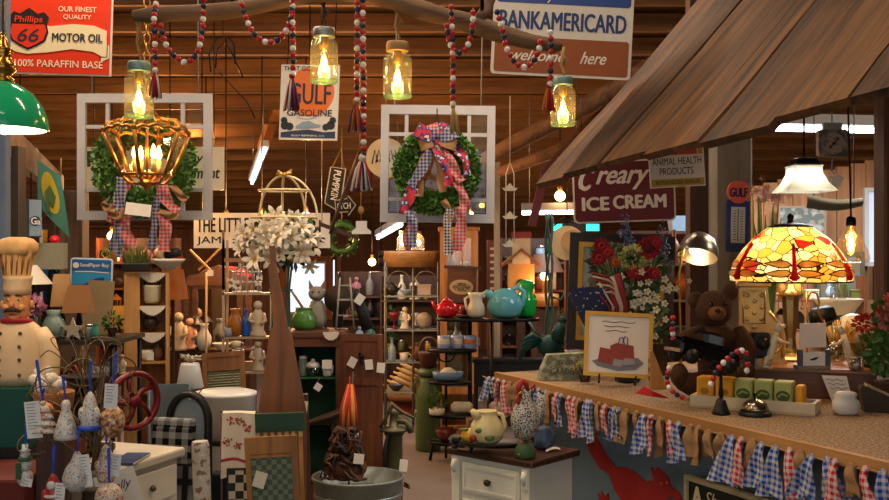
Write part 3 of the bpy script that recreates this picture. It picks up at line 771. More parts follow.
ins = [((x+29)*.9-29, (z-44)*.9+44) for x, z in sh]
m = MB(k); m.prism([p for p in ins if p[1] < 52][::-1], -2.7, -2.2); part('shield_field', m, plain('#d63a20',.3,0,.1), t)
m = MB(k); m.text('66', -29, 38.5, 21, 13, -2.9, .25, .01); part('black_lettering', m, INK, t)
m = MB(k); m.text('MOTOR OIL', 20, 37.5, 50, 8, -2.3, 0, .022); part('black_lettering', m, INK, t)
m = MB(k); m.text('Phillips', -29, 53.5, 28, 8, -2.9, .1, .012); part('red_lettering', m, plain('#d63a20',.4), t)
m = MB(k); m.text('OUR FINEST', 19, 66, 38, 5.2, -1.7, 0, .008); part('cream_lettering', m, plain('#e6dab8',.5), t)
m = MB(k); m.text('QUALITY', 19, 58, 28, 5.2, -1.7, 0, .008); part('cream_lettering', m, plain('#e6dab8',.5), t)
m = MB(k); m.text('100% PARAFFIN BASE', 2, 11, 88, 7, -1.7, 0, .006); part('cream_lettering', m, plain('#e6dab8',.5), t)
chains(t, k, (-45,45), 80, d)

# blue / white / orange card sign
d = 4.4; k = d/F
t = T('hanging_card_sign', 'large sign banded blue white and orange behind the branch end', 'sign', 560, 77, d, (0,math.radians(3),0))
m = MB(k); m.rrect(-70,70,0,112,4,-1,1); part('panel', m, plain('#cfc9ba',.4,0,.12), t)
m = MB(k); m.rrect(-67,67,2.5,38,3,-1.5,-.9); part('orange_band', m, plain('#8a4612',.55,0,.18), t)
m = MB(k); m.rrect(-67,67,72,109,3,-1.5,-.9); part('blue_band', m, plain('#1d3f86',.4,0,.15), t)
m = MB(k); m.text('BANKAMERICARD', 0, 55, 126, 18, -1.6, 0, .018); part('blue_lettering', m, plain('#1b3468',.5), t)
m = MB(k); m.text('welcome', -23, 20, 54, 11, -1.9, .45, .012); part('script_lettering', m, plain('#ded6c4',.5), t)
m = MB(k); m.text('here', 32, 20, 26, 12, -1.9, .45, .012); part('script_lettering', m, plain('#ded6c4',.5), t)
m = MB(k); m.text('your', 0, 80, 34, 14, -1.9, .45, 0); part('script_lettering', m, plain('#ded6c4',.5), t)
m = MB(k); m.text('Use', -34, 96, 26, 12, -1.9, .45, 0); part('script_lettering', m, plain('#ded6c4',.5), t)
chains(t, k, (-60,60), 112, d)

# gasoline sign
d = 6.3; k = d/F
t = T('hanging_gasoline_sign', 'tall white gasoline sign with an orange disc and a dusky landscape', 'sign', 308, 140, d, (0,math.radians(2.2),math.radians(-8)))
m = MB(k); m.box(-30,30,-1,1,0,75); part('panel', m, plain('#cfcabd',.4,0,.12), t)
m = MB(k); m.disc((1,48), 24.5, -1.5, -.9); part('orange_disc', m, plain('#d4691f',.4,0,.1), t)
m = MB(k); m.text('GULF', 1, 46, 42, 21, -1.9, 0, .01); part('navy_lettering', m, plain('#1d2438',.5), t)
m = MB(k); m.text('GASOLINE', 1, 27, 46, 6.5, -1.9, 0, .012); part('navy_lettering', m, plain('#1d2438',.5), t)
m = MB(k); m.text('THAT GOOD', -8, 71, 38, 4.6, -1.9, 0, .008); part('navy_lettering', m, plain('#1d2438',.5), t)
m = MB(k); m.prism([(-28,2),(28,2),(28,9),(16,8),(0,10.5),(-14,9),(-28,7)], -1.5, -.9); part('blue_ground', m, plain('#24324e',.5), t)
m = MB(k)
for g_ in (((-24,14,4.5),(-19,13,4),(-25,19,3.5)),((23,15,4.5),(25,20,3.5),(18,13,3.5))):
    m = MB(k)
    for x, z, r in g_: m.disc((x,z), r, -1.6, -1.0, 9)
    part('painted_tree', m, plain('#1f2a36',.6), t)
m = MB(k); m.prism([(-12,11),(-6,11),(6,12),(12,12.5),(13,15),(6,16.5),(1,19),(-6,18),(-10,15),(-13,13.5)], -1.6, -1.0); m.line([(-12,22),(-2,20.5),(8,22.5)], .8, -1.5, -1); part('painted_shapes', m, plain('#7f95a4',.5), t)
m = MB(k); m.text('GULF REFINING CO', 0, 4.2, 34, 1.8, -1.7, 0, 0); part('white_lettering', m, PAPER, t)
chains(t, k, (-24,24), 75, d)

# cream sign behind the first sash
d = 6.8; k = d/F
t = T('hanging_cream_sign', 'cream sign with dark green lettering seen through the first hanging sash', 'sign', 154, 190, d)
m = MB(k); m.box(-70,70,-1,1,0,43); part('panel', m, plain('#d9cfb2',.5,0,.1), t)
m = MB(k); m.text('P', -60, 31, 13, 15, -1.3, 0, .02); part('green_lettering', m, plain('#1f3a20',.6), t)
m = MB(k); m.text('my', 41, 29, 17, 9, -1.3, .3, .02); part('green_lettering', m, plain('#1f3a20',.6), t)
m = MB(k); m.text('nment', 50, 16, 32, 9, -1.3, .2, .02); part('green_lettering', m, plain('#1f3a20',.6), t)
chains(t, k, (-60,60), 43, d)

# little jam sign
d = 7.4; k = d/F
t = T('hanging_jam_sign', 'long white sign lettered about the little jam behind the lilies', 'sign', 262, 248, d, (0,.0,0))
m = MB(k); m.box(-68,68,-1,1,0,35); part('panel', m, plain('#e4e8e6',.5,0,.05), t)
m = MB(k); m.text('THE LITTLE', -39, 23, 52, 14, -1.3, 0, .01); part('black_lettering', m, INK, t)
m = MB(k); m.text('JAM', -53, 7, 24, 9, -1.3, 0, .008); part('black_lettering', m, INK, t)
m = MB(k); m.text(': J', -24, 7, 10, 9, -1.3, 0, .02); part('black_lettering', m, INK, t)
m = MB(k); m.text('ON', 50, 22, 17, 12, -1.3, 0, .02); part('black_lettering', m, INK, t)
m = MB(k); m.text('ES', 56, 6, 15, 9, -1.3, 0, .02); part('black_lettering', m, INK, t)
chains(t, k, (-60,60), 35, d)

# ice cream sign
d = 4.75; k = d/F
t = T('hanging_ice_cream_sign', 'dark red ice cream sign with cream lettering under the awning', 'sign', 625, 222, d, (0,math.radians(-2),0))
m = MB(k); m.rrect(-51,51,0,62,5,-1,1); part('panel', m, plain('#d8c9b4',.4,0,.1), t)
m = MB(k); m.rrect(-49.5,49.5,1.5,60.5,4,-1.5,-.9); part('red_field', m, plain('#5c0c16',.6,0,.15), t)
m = MB(k); m.text('ICE', -29, 19, 26, 13, -1.8, 0, .035); part('cream_lettering', m, plain('#dfd0ba',.5), t)
m = MB(k); m.text('CREAM', 15, 20, 52, 13, -1.8, 0, .035); part('cream_lettering', m, plain('#dfd0ba',.5), t)
m = MB(k); m.text('C', -37, 44, 15, 22, -1.8, .5, .03); part('cream_lettering', m, plain('#dfd0ba',.5), t)
m = MB(k); m.text('reary', -1, 42, 53, 19, -1.8, .45, .02); part('cream_lettering', m, plain('#dfd0ba',.5), t)
chains(t, k, (-40,40), 62, d, 2.35)
# animal health sign
d = 4.5; k = d/F
t = T('hanging_animal_health_sign', 'small white and yellow animal health products sign', 'sign', 678, 187, d, (0,math.radians(-3.5),math.radians(4)))
m = MB(k); m.box(-28,28,-1,1,0,42); part('panel', m, plain('#d2cec2',.4,0,.1), t)
m = MB(k); m.box(-27,27,-1.4,-.9,1,8.5); m.box(22,27,-1.4,-.9,32,41); part('yellow_band', m, plain('#a8902c',.4,0,.15), t)
m = MB(k); m.box(-27,21,-1.4,-.9,32,41); part('red_band', m, plain('#b03a22',.4,0,.15), t)
m = MB(k); m.text('ANIMAL HEALTH', 0, 26, 50, 7, -1.4, 0, .006); part('black_lettering', m, plain('#2c332e',.6), t)
m = MB(k); m.text('PRODUCTS', -1, 16, 34, 7, -1.4, 0, .006); part('black_lettering', m, plain('#2c332e',.6), t)
m = MB(k); m.text('AUTHORIZED DEALER', 0, 4.8, 46, 4, -1.8, 0, .006); part('black_lettering', m, plain('#2c332e',.6), t)
chains(t, k, (-22,22), 42, d, 2.12)

# posts by the counter + thermometer
d = 5.0; k = d/F
m = MB(); a = P(734,250,d); m.bbox(-.095,.095,0,.19,0,3.0,.012); struct('column_1', m, wood('#565148','#8f8674',2,4,.85,8,.5), (a.x,d,0))
m = MB(); a = P(709,250,d); m.box(-.065,.065,.02,.12,0,2.9); struct('column_2', m, wood('#2e1a0e','#4e3018',2,4,.8,8,.4), (a.x+.0,d+.1,0))
d = 4.96; k = d/F
t = T('mounted_thermometer', 'navy wall thermometer with an orange disc on the grey post', 'thermometer', 736, 252, d, (0,math.radians(1),0))
m = MB(k); m.rrect(-11,12,0,52,2,-1.5,0); part('panel', m, plain('#2c3a78',.35,0,.15), t)
m = MB(k); m.disc((1,60), 11.5, -2, 0, 24); part('disc', m, plain('#d8624a',.4,0,.08), t)
m = MB(k); m.text('GULF', 1, 59.5, 17, 9, -2.3, 0, .03); part('lettering', m, plain('#1d2450',.5), t)
m = MB(k); m.box(-6,8,-2,-1.4,9,45); part('scale', m, plain('#c6ccd4',.5,0,.05), t)
m = MB(k)
for i in range(12): m.box(-4,-1,-2.2,-1.9,12+i*2.6,12.6+i*2.6); m.box(3,6,-2.2,-1.9,12+i*2.6,12.6+i*2.6)
m.box(.5,1.3,-2.2,-1.9,11,43); part('tick_marks', m, INK, t)

# blue bird sign at the far left
d = 5.4; k = d/F
t = T('blue_card_sign', 'bright blue sign with white wave emblem and script beside the tan lampshade', 'sign', 91, 296, d, (0,.03,.1))
m = MB(k); m.rrect(-20.5,20.5,0,38,3,-1,1); part('panel', m, plain('#c9dbe4',.4,0,.05), t)
m = MB(k); m.rrect(-19,19,1.5,36.5,2.5,-1.5,-.9); part('blue_field', m, plain('#2f8fc4',.4,0,.08), t)
m = MB(k); m.box(-19,19,-1.9,-1.3,25,36); part('dark_band', m, plain('#1f5fa0',.4,0,.08), t)
m = MB(k); m.text('SandPiper Bay', 3, 30.5, 28, 4.6, -2.2, 0, .01); m.disc((-15,30.5), 3, -2.2, -1.8, 14); m.line([(-16,24),(0,24.5),(17,23.5)], 1, -1.9, -1.3); part('white_lettering', m, PAPER, t)
m = MB(k); m.prism([(-8,6),(0,9),(6,13),(13,16),(12,19),(5,18),(-2,14),(-9,11)], -1.9, -1.3); part('wave_mark', m, plain('#123f8a',.4), t)
m = MB(k); m.box(-2,2,1,3,-45,20); part('stake', m, DKWOOD, t)

# pumpkin patch arrows
d = 7.2; k = d/F
t = T('hanging_arrow_sign', 'black wooden arrow sign hung on end with white upright lettering', 'sign', 332, 206, d, (0,math.radians(8),0))
m = MB(k); m.prism([(-7,2),(3,-2),(8,5),(8,38),(-6,38)][::1], -1, 1); part('board', m, plain('#20241e',.7), t)
m = MB(k); m.X = Matrix.Rotation(math.radians(90),4,'Y'); m.text('PUMPKIN', -21, 1, 30, 7, -1.3, .1, .01); part('lettering', m, PAPER, t)
m = MB(k); m.line([(-7.5,2),(3,-2.5),(8.5,5),(8.5,38.5),(-6.5,38.5),(-7.5,2)], 1.1, -1.2, 1.2); part('rope_edge', m, plain('#b9b2a0',.8), t)
m = MB(k); m.tube([(-5,0,38),(1,0,58),(7,0,38)], .5, 4); part('hanging_cord', m, TWINE, t)
t = T('hanging_arrow_sign', 'black wooden arrow sign pointing sideways under the upright arrow sign', 'sign', 344, 212, d-.05, (0,math.radians(-4),0))
m = MB(k); m.prism([(-8,0),(4,0),(4,-4),(12,6),(5,16),(4,13),(-8,12)], -1, 1); part('board', m, plain('#20241e',.7), t)
m = MB(k); m.text('ATCH', 0, 6, 14, 6, -1.3, 0, .01); part('lettering', m, PAPER, t)
m = MB(k); m.line([(-8,0),(4,0),(4,-4),(12,6),(5,16),(4,13),(-8,12),(-8,0)], .9, -1.2, 1.2); part('rope_edge', m, plain('#b9b2a0',.8), t)
m = MB(k); m.tube([(-6,0,12),(-10,0,24)], .5, 4); part('hanging_cord', m, TWINE, t)

# round club sign
d = 6.6; k = d/F
t = T('hanging_round_sign', 'round cream sign with black brush marks half behind the second sash', 'sign', 386, 158, d)
m = MB(k); m.disc((0,0), 20, -1, 1, 32); part('board', m, plain('#c3a97a',.6,0,.12), t)
m = MB(k)
for i in range(6): m.line([(-14+i*4,-6+i),(-11+i*4,8),(-8+i*4,-4)], 1.4, -1.4, -.9)
part('brush_marks', m, INK, t)
m = MB(k); m.tube([(0,0,20),(0,0,60)], .5, 5); part('hanging_cord', m, TWINE, t)

# cyan sign glow far off, square hook bracket
d = 9.5; k = d/F
t = T('hanging_neon_sign', 'small cyan glowing sign in the dimness under the ice cream sign', 'sign', 576, 232, d)
m = MB(k); m.box(-24,24,-1,1,0,9); part('case', m, BLACK, t)
m = MB(k); m.box(-24,-14,-1.5,-1,1,8); m.box(10,23,-1.5,-1,1,8); part('tube', m, glow('#2fe0c8', 1.6), t)
m = MB(k); m.tube([(0,0,9),(0,0,60)], .6, 5); part('hanging_cord', m, BLACKMET, t)
# ------------------------------------------------------------ right: things on and around the counter
def OC(py, z=CZ): return (EYE-z-.0015)*F/(py-250)
REF = None
def quick(name, label, cat, px, py, d, parts, rot=None, group=None, kk=None):
    k = kk or d/F
    if REF: py = 250+(py-250)*REF/d
    if len(parts) == 1:
        m = MB(k); parts[0][1](m); return solo(name, m, parts[0][2], label, cat, P(px,py,d), rot, group)
    t = T(name, label, cat, px, py, d, rot, group)
    for nm, fn, mat in parts:
        m = MB(k); fn(m); part(nm, m, mat, t)
    return t
# riser box
d0 = 3.77; bx = P(745,250,d0); BZ = 1.16
BOXR = math.radians(-17); bl = .46
ex = Vector((math.cos(BOXR), math.sin(BOXR), 0)); ey = Vector((-math.sin(BOXR), math.cos(BOXR), 0))
t = thing('wooden_riser', 'low varnished wooden box on the counter under the dragonfly lamp', 'box', (bx.x,bx.y,CZ+.001), BOXR)
m = MB(); m.box(.0,bl,.01,.5,0,BZ-CZ-.015); part('body', m, wood('#5e3418','#8a5226',0,4,.4), t)
m = MB(); m.bbox(-.015,bl+.015,-.008,.51,BZ-CZ-.015,BZ-CZ,.004); part('top', m, wood('#8a5224','#b5773a',0,4,.3), t)
def onbox(px, py): return (EYE-BZ)*F/(py-250)

# soap tray + soaps
a = P(690,250,3.5); b = P(815,250,3.29); ang = math.atan2(b.y-a.y, b.x-a.x); L = (Vector((b.x,b.y))-Vector((a.x,a.y))).length
t = thing('soap_tray', 'long white wooden tray holding bars of soap by the service bell', 'tray', (a.x,a.y,CZ+.001), ang)
m = MB(); m.box(0,L,0,.012,.008,.042); m.box(0,L,.098,.11,.008,.042); m.box(0,.012,.012,.098,.008,.042); m.box(L-.012,L,.012,.098,.008,.042); part('side', m, plain('#c9bb9c',.6,0,.15), t)
m = MB(); m.box(0,L,0,.11,0,.0078); part('base', m, plain('#b5a686',.6,0,.15), t)
SY = plain('#e09c22',.45,0,.2); SG = plain('#a3a860',.45,0,.2)
for i, (u, mt, lb, dk) in enumerate(((.016,SY,'amber wrapped soap bar at the bear end of the soap tray','#9a6a10'),(.082,SY,'amber wrapped soap bar second from the bear end of the soap tray','#9a6a10'),(.148,SG,'olive wrapped soap bar behind the hand bell side of the service bell','#3b4a20'),(.214,SG,'olive wrapped soap bar directly behind the service bell','#3b4a20'),(.280,SG,'olive wrapped soap bar last before the empty end of the tray','#3b4a20'))):
    q = Vector((math.cos(ang),math.sin(ang),0)); n2 = Vector((-math.sin(ang),math.cos(ang),0))
    s = thing('soap_bar', lb, 'soap', Vector((a.x,a.y,CZ+.0098))+q*u+n2*.022, ang, 'wrapped soaps in the white tray')
    m = MB(); m.bbox(0,.06,0,.066,0,.096,.005); part('bar', m, mt, s)
    m = MB(); m.disc((.03,.048), .023, -.0012, -.0002, 24, .8); part('paper_label', m, plain(dk if mt is SG else '#d9a02c',.6), s)
    m = MB(); m.disc((.03,.048), .016, -.002, -.0011, 24, .7) if mt is SY else m.line([(.014,.044),(.026,.056),(.046,.050)], .007, -.002, -.0011); part('printed_mark', m, plain('#9c6c12' if mt is SY else '#7d9440',.6), s)
s = thing('soap_bar', 'yellow soap bar tucked behind the last olive soap', 'soap', Vector((a.x,a.y,CZ+.0098))+q*.348+n2*.03, ang, 'wrapped soaps in the white tray')
m = MB(); m.bbox(0,.026,0,.06,0,.085,.005); part('bar', m, SY, s)

# hand bell and service bell
d = OC(414); quick('hand_bell','small black iron hand bell standing on the cork counter','bell',721,414,d,[
  ('bell_body', lambda m: m.lathe([(9,0),(9.4,1.5),(7.5,5),(5.8,10),(4.6,14),(2,16),(0,16)],18), BLACK),
  ('handle', lambda m: m.lathe([(1.8,16),(2.6,20),(1.8,28),(1.6,38),(2.4,43),(3,46),(1.5,49),(0,49)],12), BLACKMET)])
d = OC(415); quick('service_bell','silver push top service bell with a black base on the counter','bell',755,415,d,[
  ('base', lambda m: m.lathe([(16,0),(16.5,1.5),(15,4),(12,5)],24), BLACK),
  ('dome', lambda m: m.lathe([(13.5,5),(13.2,7),(11,12),(7,15),(2,16.3),(0,16.3)],24), plain('#9f9480',.25,.95,.15)),
  ('plunger', lambda m: m.lathe([(1,16),(1,19),(2,20),(1.5,21.5),(0,22)],10), BLACKMET)])
# white crock head + card
d = OC(414)
def crock(m):
    m.lathe([(11,0),(13,3),(14,8),(13,13),(10,16),(11,19),(9,22),(0,23)],16,sx=1,sy=.8,rib=lambda a,z:1+.09*math.sin(a*5+z*.4))
quick('plaster_figurine','lumpy white plaster figurine by the paper card','figurine',846,414,d,[('body',crock,WHITE)])
a_ = P(836,250,3.62)
t = thing('lettered_card','small white card with black script leaning on the wooden riser','card',(a_.x,a_.y-.005,CZ+.02),(math.radians(-10),0,BOXR))
m = MB(); m.prism([(-.05,.075),(.035,.075),(.055,-.02),(-.015,-.02)],-.001,.001); part('card', m, PAPER, t)
m = MB()
for i, z in enumerate((.06,.045,.03)): m.line([(-.035+i*.006+j*.01, z+.004*math.sin(j*2.1+i)) for j in range(7)], .0018, -.0018, -.001)
part('script', m, INK, t)

# brass cash register panel
d = 3.88; k = d/F
t = T('cash_register_panel','ornate brass cash register casing with embossed scrolls under the dragonfly shade','cash register',770,363.4,d,BOXR*.6)
m = MB(k)
pr = [(-29,0),(14,0),(15,22),(12,38),(5,46),(0,54),(-2,76),(-29,76)]
m.prism(pr, 0, 12); m.bbox(-32,1,-2,14,76,82,1.5); m.box(-31,16,-2,14,0,4)
RG = plain('#c49a56', .45, .6, .25, 20, .1); part('casing', m, RG, t)
m = MB(k)
for i, (x, z) in enumerate(((-22,68),(-8,68),(-22,56),(-8,56),(-22,44),(-8,44),(-15,62),(-15,50),(-22,30),(-22,18),(-12,24),(-15,36))): m.ball((x,-.3,z), (2.2,1.3,2.2), 8, 6)
m.tube([(2+9*math.cos(a*.35), -.6, 20+9*math.sin(a*.35)) for a in range(18)], 1.4, 6, True); m.tube([(2+(6-i*.28)*math.cos(i*.5),-.8,20+(6-i*.28)*math.sin(i*.5)) for i in range(20)], 1.1, 6)
m.tube([(-1,-.8,52),(4,-.8,46),(10,-.8,38),(12,-.8,22),(12,-.8,6)], 1.6, 6); m.tube([(-26,-.8,72),(-5,-.8,72),(-5,-.8,40),(-26,-.8,40),(-26,-.8,72)], 1, 6)
part('embossed_scrolls', m, plain('#d0ac64',.35,.8,.2), t)
# small black camera-like stand
d = 3.72; quick('toy_camera','small black box camera on a stubby stand before the brass casing','camera',760,368.0,d,[
  ('body', lambda m: m.bbox(-9,9,-6,6,10,36,2), BLACK),
  ('lens', lambda m: (m.tube([(1,-6,25),(1,-9,25)],6.5,16), m.tube([(1,-9,25),(1,-10,25)],4,14)), plain('#2c2b29',.25,.3,.2)),
  ('stand', lambda m: (m.box(-6,-3,-2,2,0,10), m.box(3,6,-2,2,0,10), m.box(-8,8,-5,5,-.0,1.5)), GALV)])
# frogs holding a tray
d = 3.70
def frog(flip):
    def f(m):
        s = -1 if flip else 1
        m.tube([(-17*s,0,2),(-15*s,0,14),(-12*s,0,26),(-9*s,0,36)],[2.4,3.6,3.8,2.6],10)
        m.tube([(-9*s,0,37),(-6*s,0,41),(0*s,0,43)],[3,3.4,1.6],10)
        m.tube([(-11*s,0,32),(-4*s,-2,27),(4*s,-2,25)],[2.2,1.8,1.4],8)
        m.tube([(-14*s,-3,12),(-20*s,-4,10),(-23*s,-5,3),(-15*s,-5,1)],[3,3,2.2,1.6],8)
        m.ball((-6*s,-3,43.5),1.5,8,6); m.ball((-6*s,3,43.5),1.5,8,6)
    return f
FRG = plain('#d6c9a8',.5,0,.15)
quick('frog_figurine','pale standing frog figurine on the camera side of the card holder','figurine',797-12,368.5,d,[('body',frog(False),FRG)])
quick('frog_figurine','pale standing frog figurine leaning in from the glass tumbler side','figurine',848-14,370,d-.02,[('body',frog(True),FRG)])
quick('card_holder','white and grey card holder between two pale frogs','card holder',812,369,d,[
  ('base', lambda m: m.bbox(-17,17,-6,6,0,4,1), plain('#8d8778',.5,.3,.2)),
  ('card', lambda m: m.box(-13,13,-3,-2,22,46), plain('#cfcbc2',.5,0,.1)),
  ('front_card', lambda m: (m.box(-11,11,-6,-5,4,17)), PAPER),
  ('end_post', lambda m: m.box(-16,-11.5,-7,-3,4,20), plain('#5d5f62',.4,.5,.2)),
  ('end_post', lambda m: m.box(11.5,16,-7,-3,4,20), plain('#5d5f62',.4,.5,.2)),
  ('printed_bird', lambda m: m.prism([(-5,10),(0,12),(5,13),(2,10),(-2,9)],-6.3,-6), INK)])
quick('glass_tumbler','small clear glass tumbler at the end of the riser by the frog','tumbler',857,371,d-.05,[('glass', lambda m: m.lathe([(5,0),(6,.5),(7,14),(6.3,14),(5.5,1.5),(0,1.5)],16), glass('#e8ecea',.7,.08,'tumbler'))])
# lamp bits behind: white scalloped glass shade, globe, vase of feathers
d = 4.05; bz = 1.16
def onz(d, z): return 250+(EYE-z-.0015)/d*F
quick('glass_lampshade','white scalloped glass lampshade standing mouth up beside the clear pendant','lampshade',838,onz(4.4,CZ)-16,4.4,[
  ('shade', lambda m: m.lathe([(9,22),(10,30),(14,45),(21,56),(24,60),(22,60),(13,46),(8,30)],24,cap=False,rib=lambda a,z:1+(.05*math.sin(a*8) if z>50 else 0)), shade_glass('#e8d9bc',0,.4)),
  ('stand', lambda m: m.lathe([(12,-16),(11,-13),(4,-8),(3,14),(9,22)],16), BRASS),
  ('chimney', lambda m: m.lathe([(8,60),(7.4,61),(7.4,80)],14,cap=False), glass('#e8ecea',.75,.08,'chimney'))])
quick('globe_lamp','pale round glass globe lamp behind the white frog','lamp',853,onz(4.2,bz),4.2,[
  ('globe', lambda m: m.ball((0,0,26),(17,17,15),18,12), plain('#e4cfa6',.35,0,.1)),
  ('base', lambda m: m.lathe([(12,-25.5),(12,-22),(4,-16),(4,12)],16), BRASS)])
quick('black_hat','black felt hat heaped behind the card holder','hat',824,322,4.26,[
  ('brim', lambda m: m.lathe([(0,-2),(24,-2),(26,0),(24,1.5),(0,2)],20,sy=.7), BLACK),
  ('crown', lambda m: m.lathe([(14,1),(13,12),(9,15),(0,14)],16,sy=.8), BLACK),
  ('hat_block', lambda m: m.lathe([(7,-34),(7,-33),(2,-31),(2,-2)],12), BLACKMET)], (0,math.radians(-14),0))
t = quick('brush_jar','glass jar of stiff yellow brushes and feathers behind the frog','jar',836,onz(3.95,bz),3.95,[
  ('jar', lambda m: m.lathe([(7,0),(8,1),(8,20),(7,20)],14,cap=False), glass('#d8dcd4',.7,.1,'brushjar'))])
m = MB(3.95/F)
for i in range(26): 
    a = R.uniform(-.6,.9); m.tube([(R.uniform(-3,3),R.uniform(-3,3),4),(a*14,R.uniform(-3,3),22),(a*26,R.uniform(-4,4),34+R.uniform(-4,8))], .9, 4)
part('brushes', m, plain('#c9a04e',.8,0,.3), t)
quick('brass_hook_stand','thin brass stand with a shepherd crook beside the lamp stem','stand',807,onz(3.86,bz),3.86,[
  ('rod', lambda m: (m.tube([(0,0,0),(0,0,72)],1,8), m.tube([(0,0,64),(4,0,72),(10,0,70),(12,0,62),(11,0,54),(16,0,42)],1.1,8)), BRASS),
  ('base', lambda m: m.lathe([(7,0),(7,1.5),(2,3)],14), BRASS)])

# Tiffany style dragonfly lamp
d = 4.0; k = d/F; pyb = onz(d,BZ)
t = T('dragonfly_lamp','stained glass lamp with an amber dragonfly shade on a brass stem','lamp',790.5,pyb,d)
zb = pyb-283; zt = pyb-226
m = MB(k); m.lathe([(17,0),(18,1.5),(15,4),(9,7),(6,12),(5,22),(7,36),(8.5,60),(9.5,zb-12),(6,zb-10)],8,smooth=False); m.lathe([(12,zb-13),(13,zb-11),(5,zb-6),(3,zb),(2,zb+30),(1.2,zt-pyb*0+0)],12); part('base', m, plain('#9c8352',.35,.85,.25), t)
prof = [(58,zb+2),(58.5,zb+7),(57,zb+14),(53,zb+23),(46,zb+34),(37,zb+44),(28,zb+51),(21,zb+56)]
# dragonfly leaded glass: Voronoi cells with dark lead lines, amber to cream panes
mt, n, l, b = nt('leaded_glass'); out = n['Material Output']
tc = n.new('ShaderNodeTexCoord'); mp = n.new('ShaderNodeMapping'); mp.inputs['Scale'].default_value = (22,22,26); l.new(tc.outputs['Object'], mp.inputs['Vector'])
v = n.new('ShaderNodeTexVoronoi'); v.feature = 'DISTANCE_TO_EDGE'; v.inputs['Scale'].default_value = 1; l.new(mp.outputs['Vector'], v.inputs['Vector'])
v2 = n.new('ShaderNodeTexVoronoi'); v2.inputs['Scale'].default_value = 1; l.new(mp.outputs['Vector'], v2.inputs['Vector'])
sx = n.new('ShaderNodeSeparateXYZ'); l.new(v2.outputs['Color'], sx.inputs[0])
rp = n.new('ShaderNodeValToRGB'); e = rp.color_ramp.elements; e[0].color = H('#d9983a'); e[1].color = H('#e8d0a0'); e[1].position = .55
x = e.new(.9); x.color = H('#ecdfc0'); x = e.new(.93); x.color = H('#a81c14'); rp.color_ramp.interpolation = 'CONSTANT'; e[0].position = 0
x = e.new(.3); x.color = H('#e4b868')
l.new(sx.outputs[0], rp.inputs['Fac'])
ld = n.new('ShaderNodeMath'); ld.operation = 'LESS_THAN'; l.new(v.outputs['Distance'], ld.inputs[0]); ld.inputs[1].default_value = .036
colr = mixc(n, l, ld.outputs[0], rp.outputs['Color'], H('#1c1208'))
l.new(colr, b.inputs['Base Color']); b.inputs['Roughness'].default_value = .3
tl = n.new('ShaderNodeBsdfTranslucent'); l.new(colr, tl.inputs['Color'])
mx = n.new('ShaderNodeMixShader'); mx.inputs[0].default_value = .72; l.new(b.outputs[0], mx.inputs[1]); l.new(tl.outputs[0], mx.inputs[2]); l.new(mx.outputs[0], out.inputs['Surface'])
m = MB(k); m.lathe(prof, 48, cap=False, rib=lambda a, z: 1+.012*math.sin(a*12)*(1 if z < zb+10 else 0)); sh = part('shade', m, mt, t)
# wings and bodies laid over the shade
def onshade(a, z, off=1.0):
    for (r0,z0),(r1,z1) in zip(prof, prof[1:]):
        if z0 <= z <= z1:
            r = r0+(r1-r0)*(z-z0)/(z1-z0)+off; return Vector((r*math.cos(a), r*math.sin(a), z))
    return Vector(((prof[-1][0]+off)*math.cos(a), (prof[-1][0]+off)*math.sin(a), z))
RB = shade_glass('#d41c3c',0,.75); AM = shade_glass('#e6b860',0,.8)
for i in range(6):
    mb = MB(k); mw = MB(k); ml = MB(k)
    a0 = -PI/2-.27+i*2*PI/6
    mb.tube([onshade(a0,zb+4+j*3.2,.9) for j in range(12)], [2.6,3.6,3.4,2.6,2.2,2.1,2.0,1.9,1.8,1.6,1.4,1.1], 8); mb.ball(onshade(a0-.05,zb+7,1.6),2,8,6); mb.ball(onshade(a0+.05,zb+7,1.6),2,8,6)
    for sgn in (-1,1):
        for zz, sp, ww in ((zb+19,.46,3.8),(zb+11,.44,3.8)):
            top_ = [onshade(a0+sgn*(.05+sp*q/8), zz+ww*math.sin(PI*(q/8)**.6)*.9+(1.2*q/8 if zz > zb+15 else -1.0*q/8), 1.1) for q in range(9)]
            bot_ = [onshade(a0+sgn*(.05+sp*q/8), zz-ww*math.sin(PI*(q/8)**.6)*.9+(1.2*q/8 if zz > zb+15 else -1.0*q/8), 1.1) for q in range(9)]
            mw.add(top_+bot_, [(q,q+1,q+10,q+9) for q in range(8)], True)
            ml.tube(top_+bot_[::-1], .55, 5, True)
    part('dragonfly_body', mb, RB, sh); part('dragonfly_wing_border', ml, BLACKMET, sh); part('dragonfly_wing_pattern', mw, AM, sh)
m = MB(k); m.tube([(58*math.cos(2*PI*i/40),58*math.sin(2*PI*i/40),zb+2) for i in range(40)], .8, 5, True); m.tube([(21*math.cos(2*PI*i/30),21*math.sin(2*PI*i/30),zb+56) for i in range(30)], 1, 5, True); part('shade_rim', m, BLACKMET, t)
m = MB(k); m.lathe([(22,zb+56),(15,zb+59),(4,zb+60),(2.5,zb+63),(3.5,zb+66),(2,zb+69),(0,zb+70)],16); part('finial', m, BLACKMET, t)
m = MB(k); m.tube([(10,0,zb+28),(11,-2,zb-24)], .5, 4); m.ball((11,-2,zb-25), 1.6, 8, 6); m.tube([(-14,0,zb+24),(-14,-2,zb-10)], .5, 4); m.ball((-14,-2,zb-11), 1.6, 8, 6); part('pull_chain', m, BRASS, t)
for x in (-16,16):
    m = MB(k); m.ball((x,0,zb+22), (6,6,7.5), 12, 8); part('bulb', m, glow('#ffe6b8',3), t)
    point('lamp_bulb_light', t.location+Vector((x*k,-.05,(zb+20)*k)), 2.2, '#ffe0b0', .04)
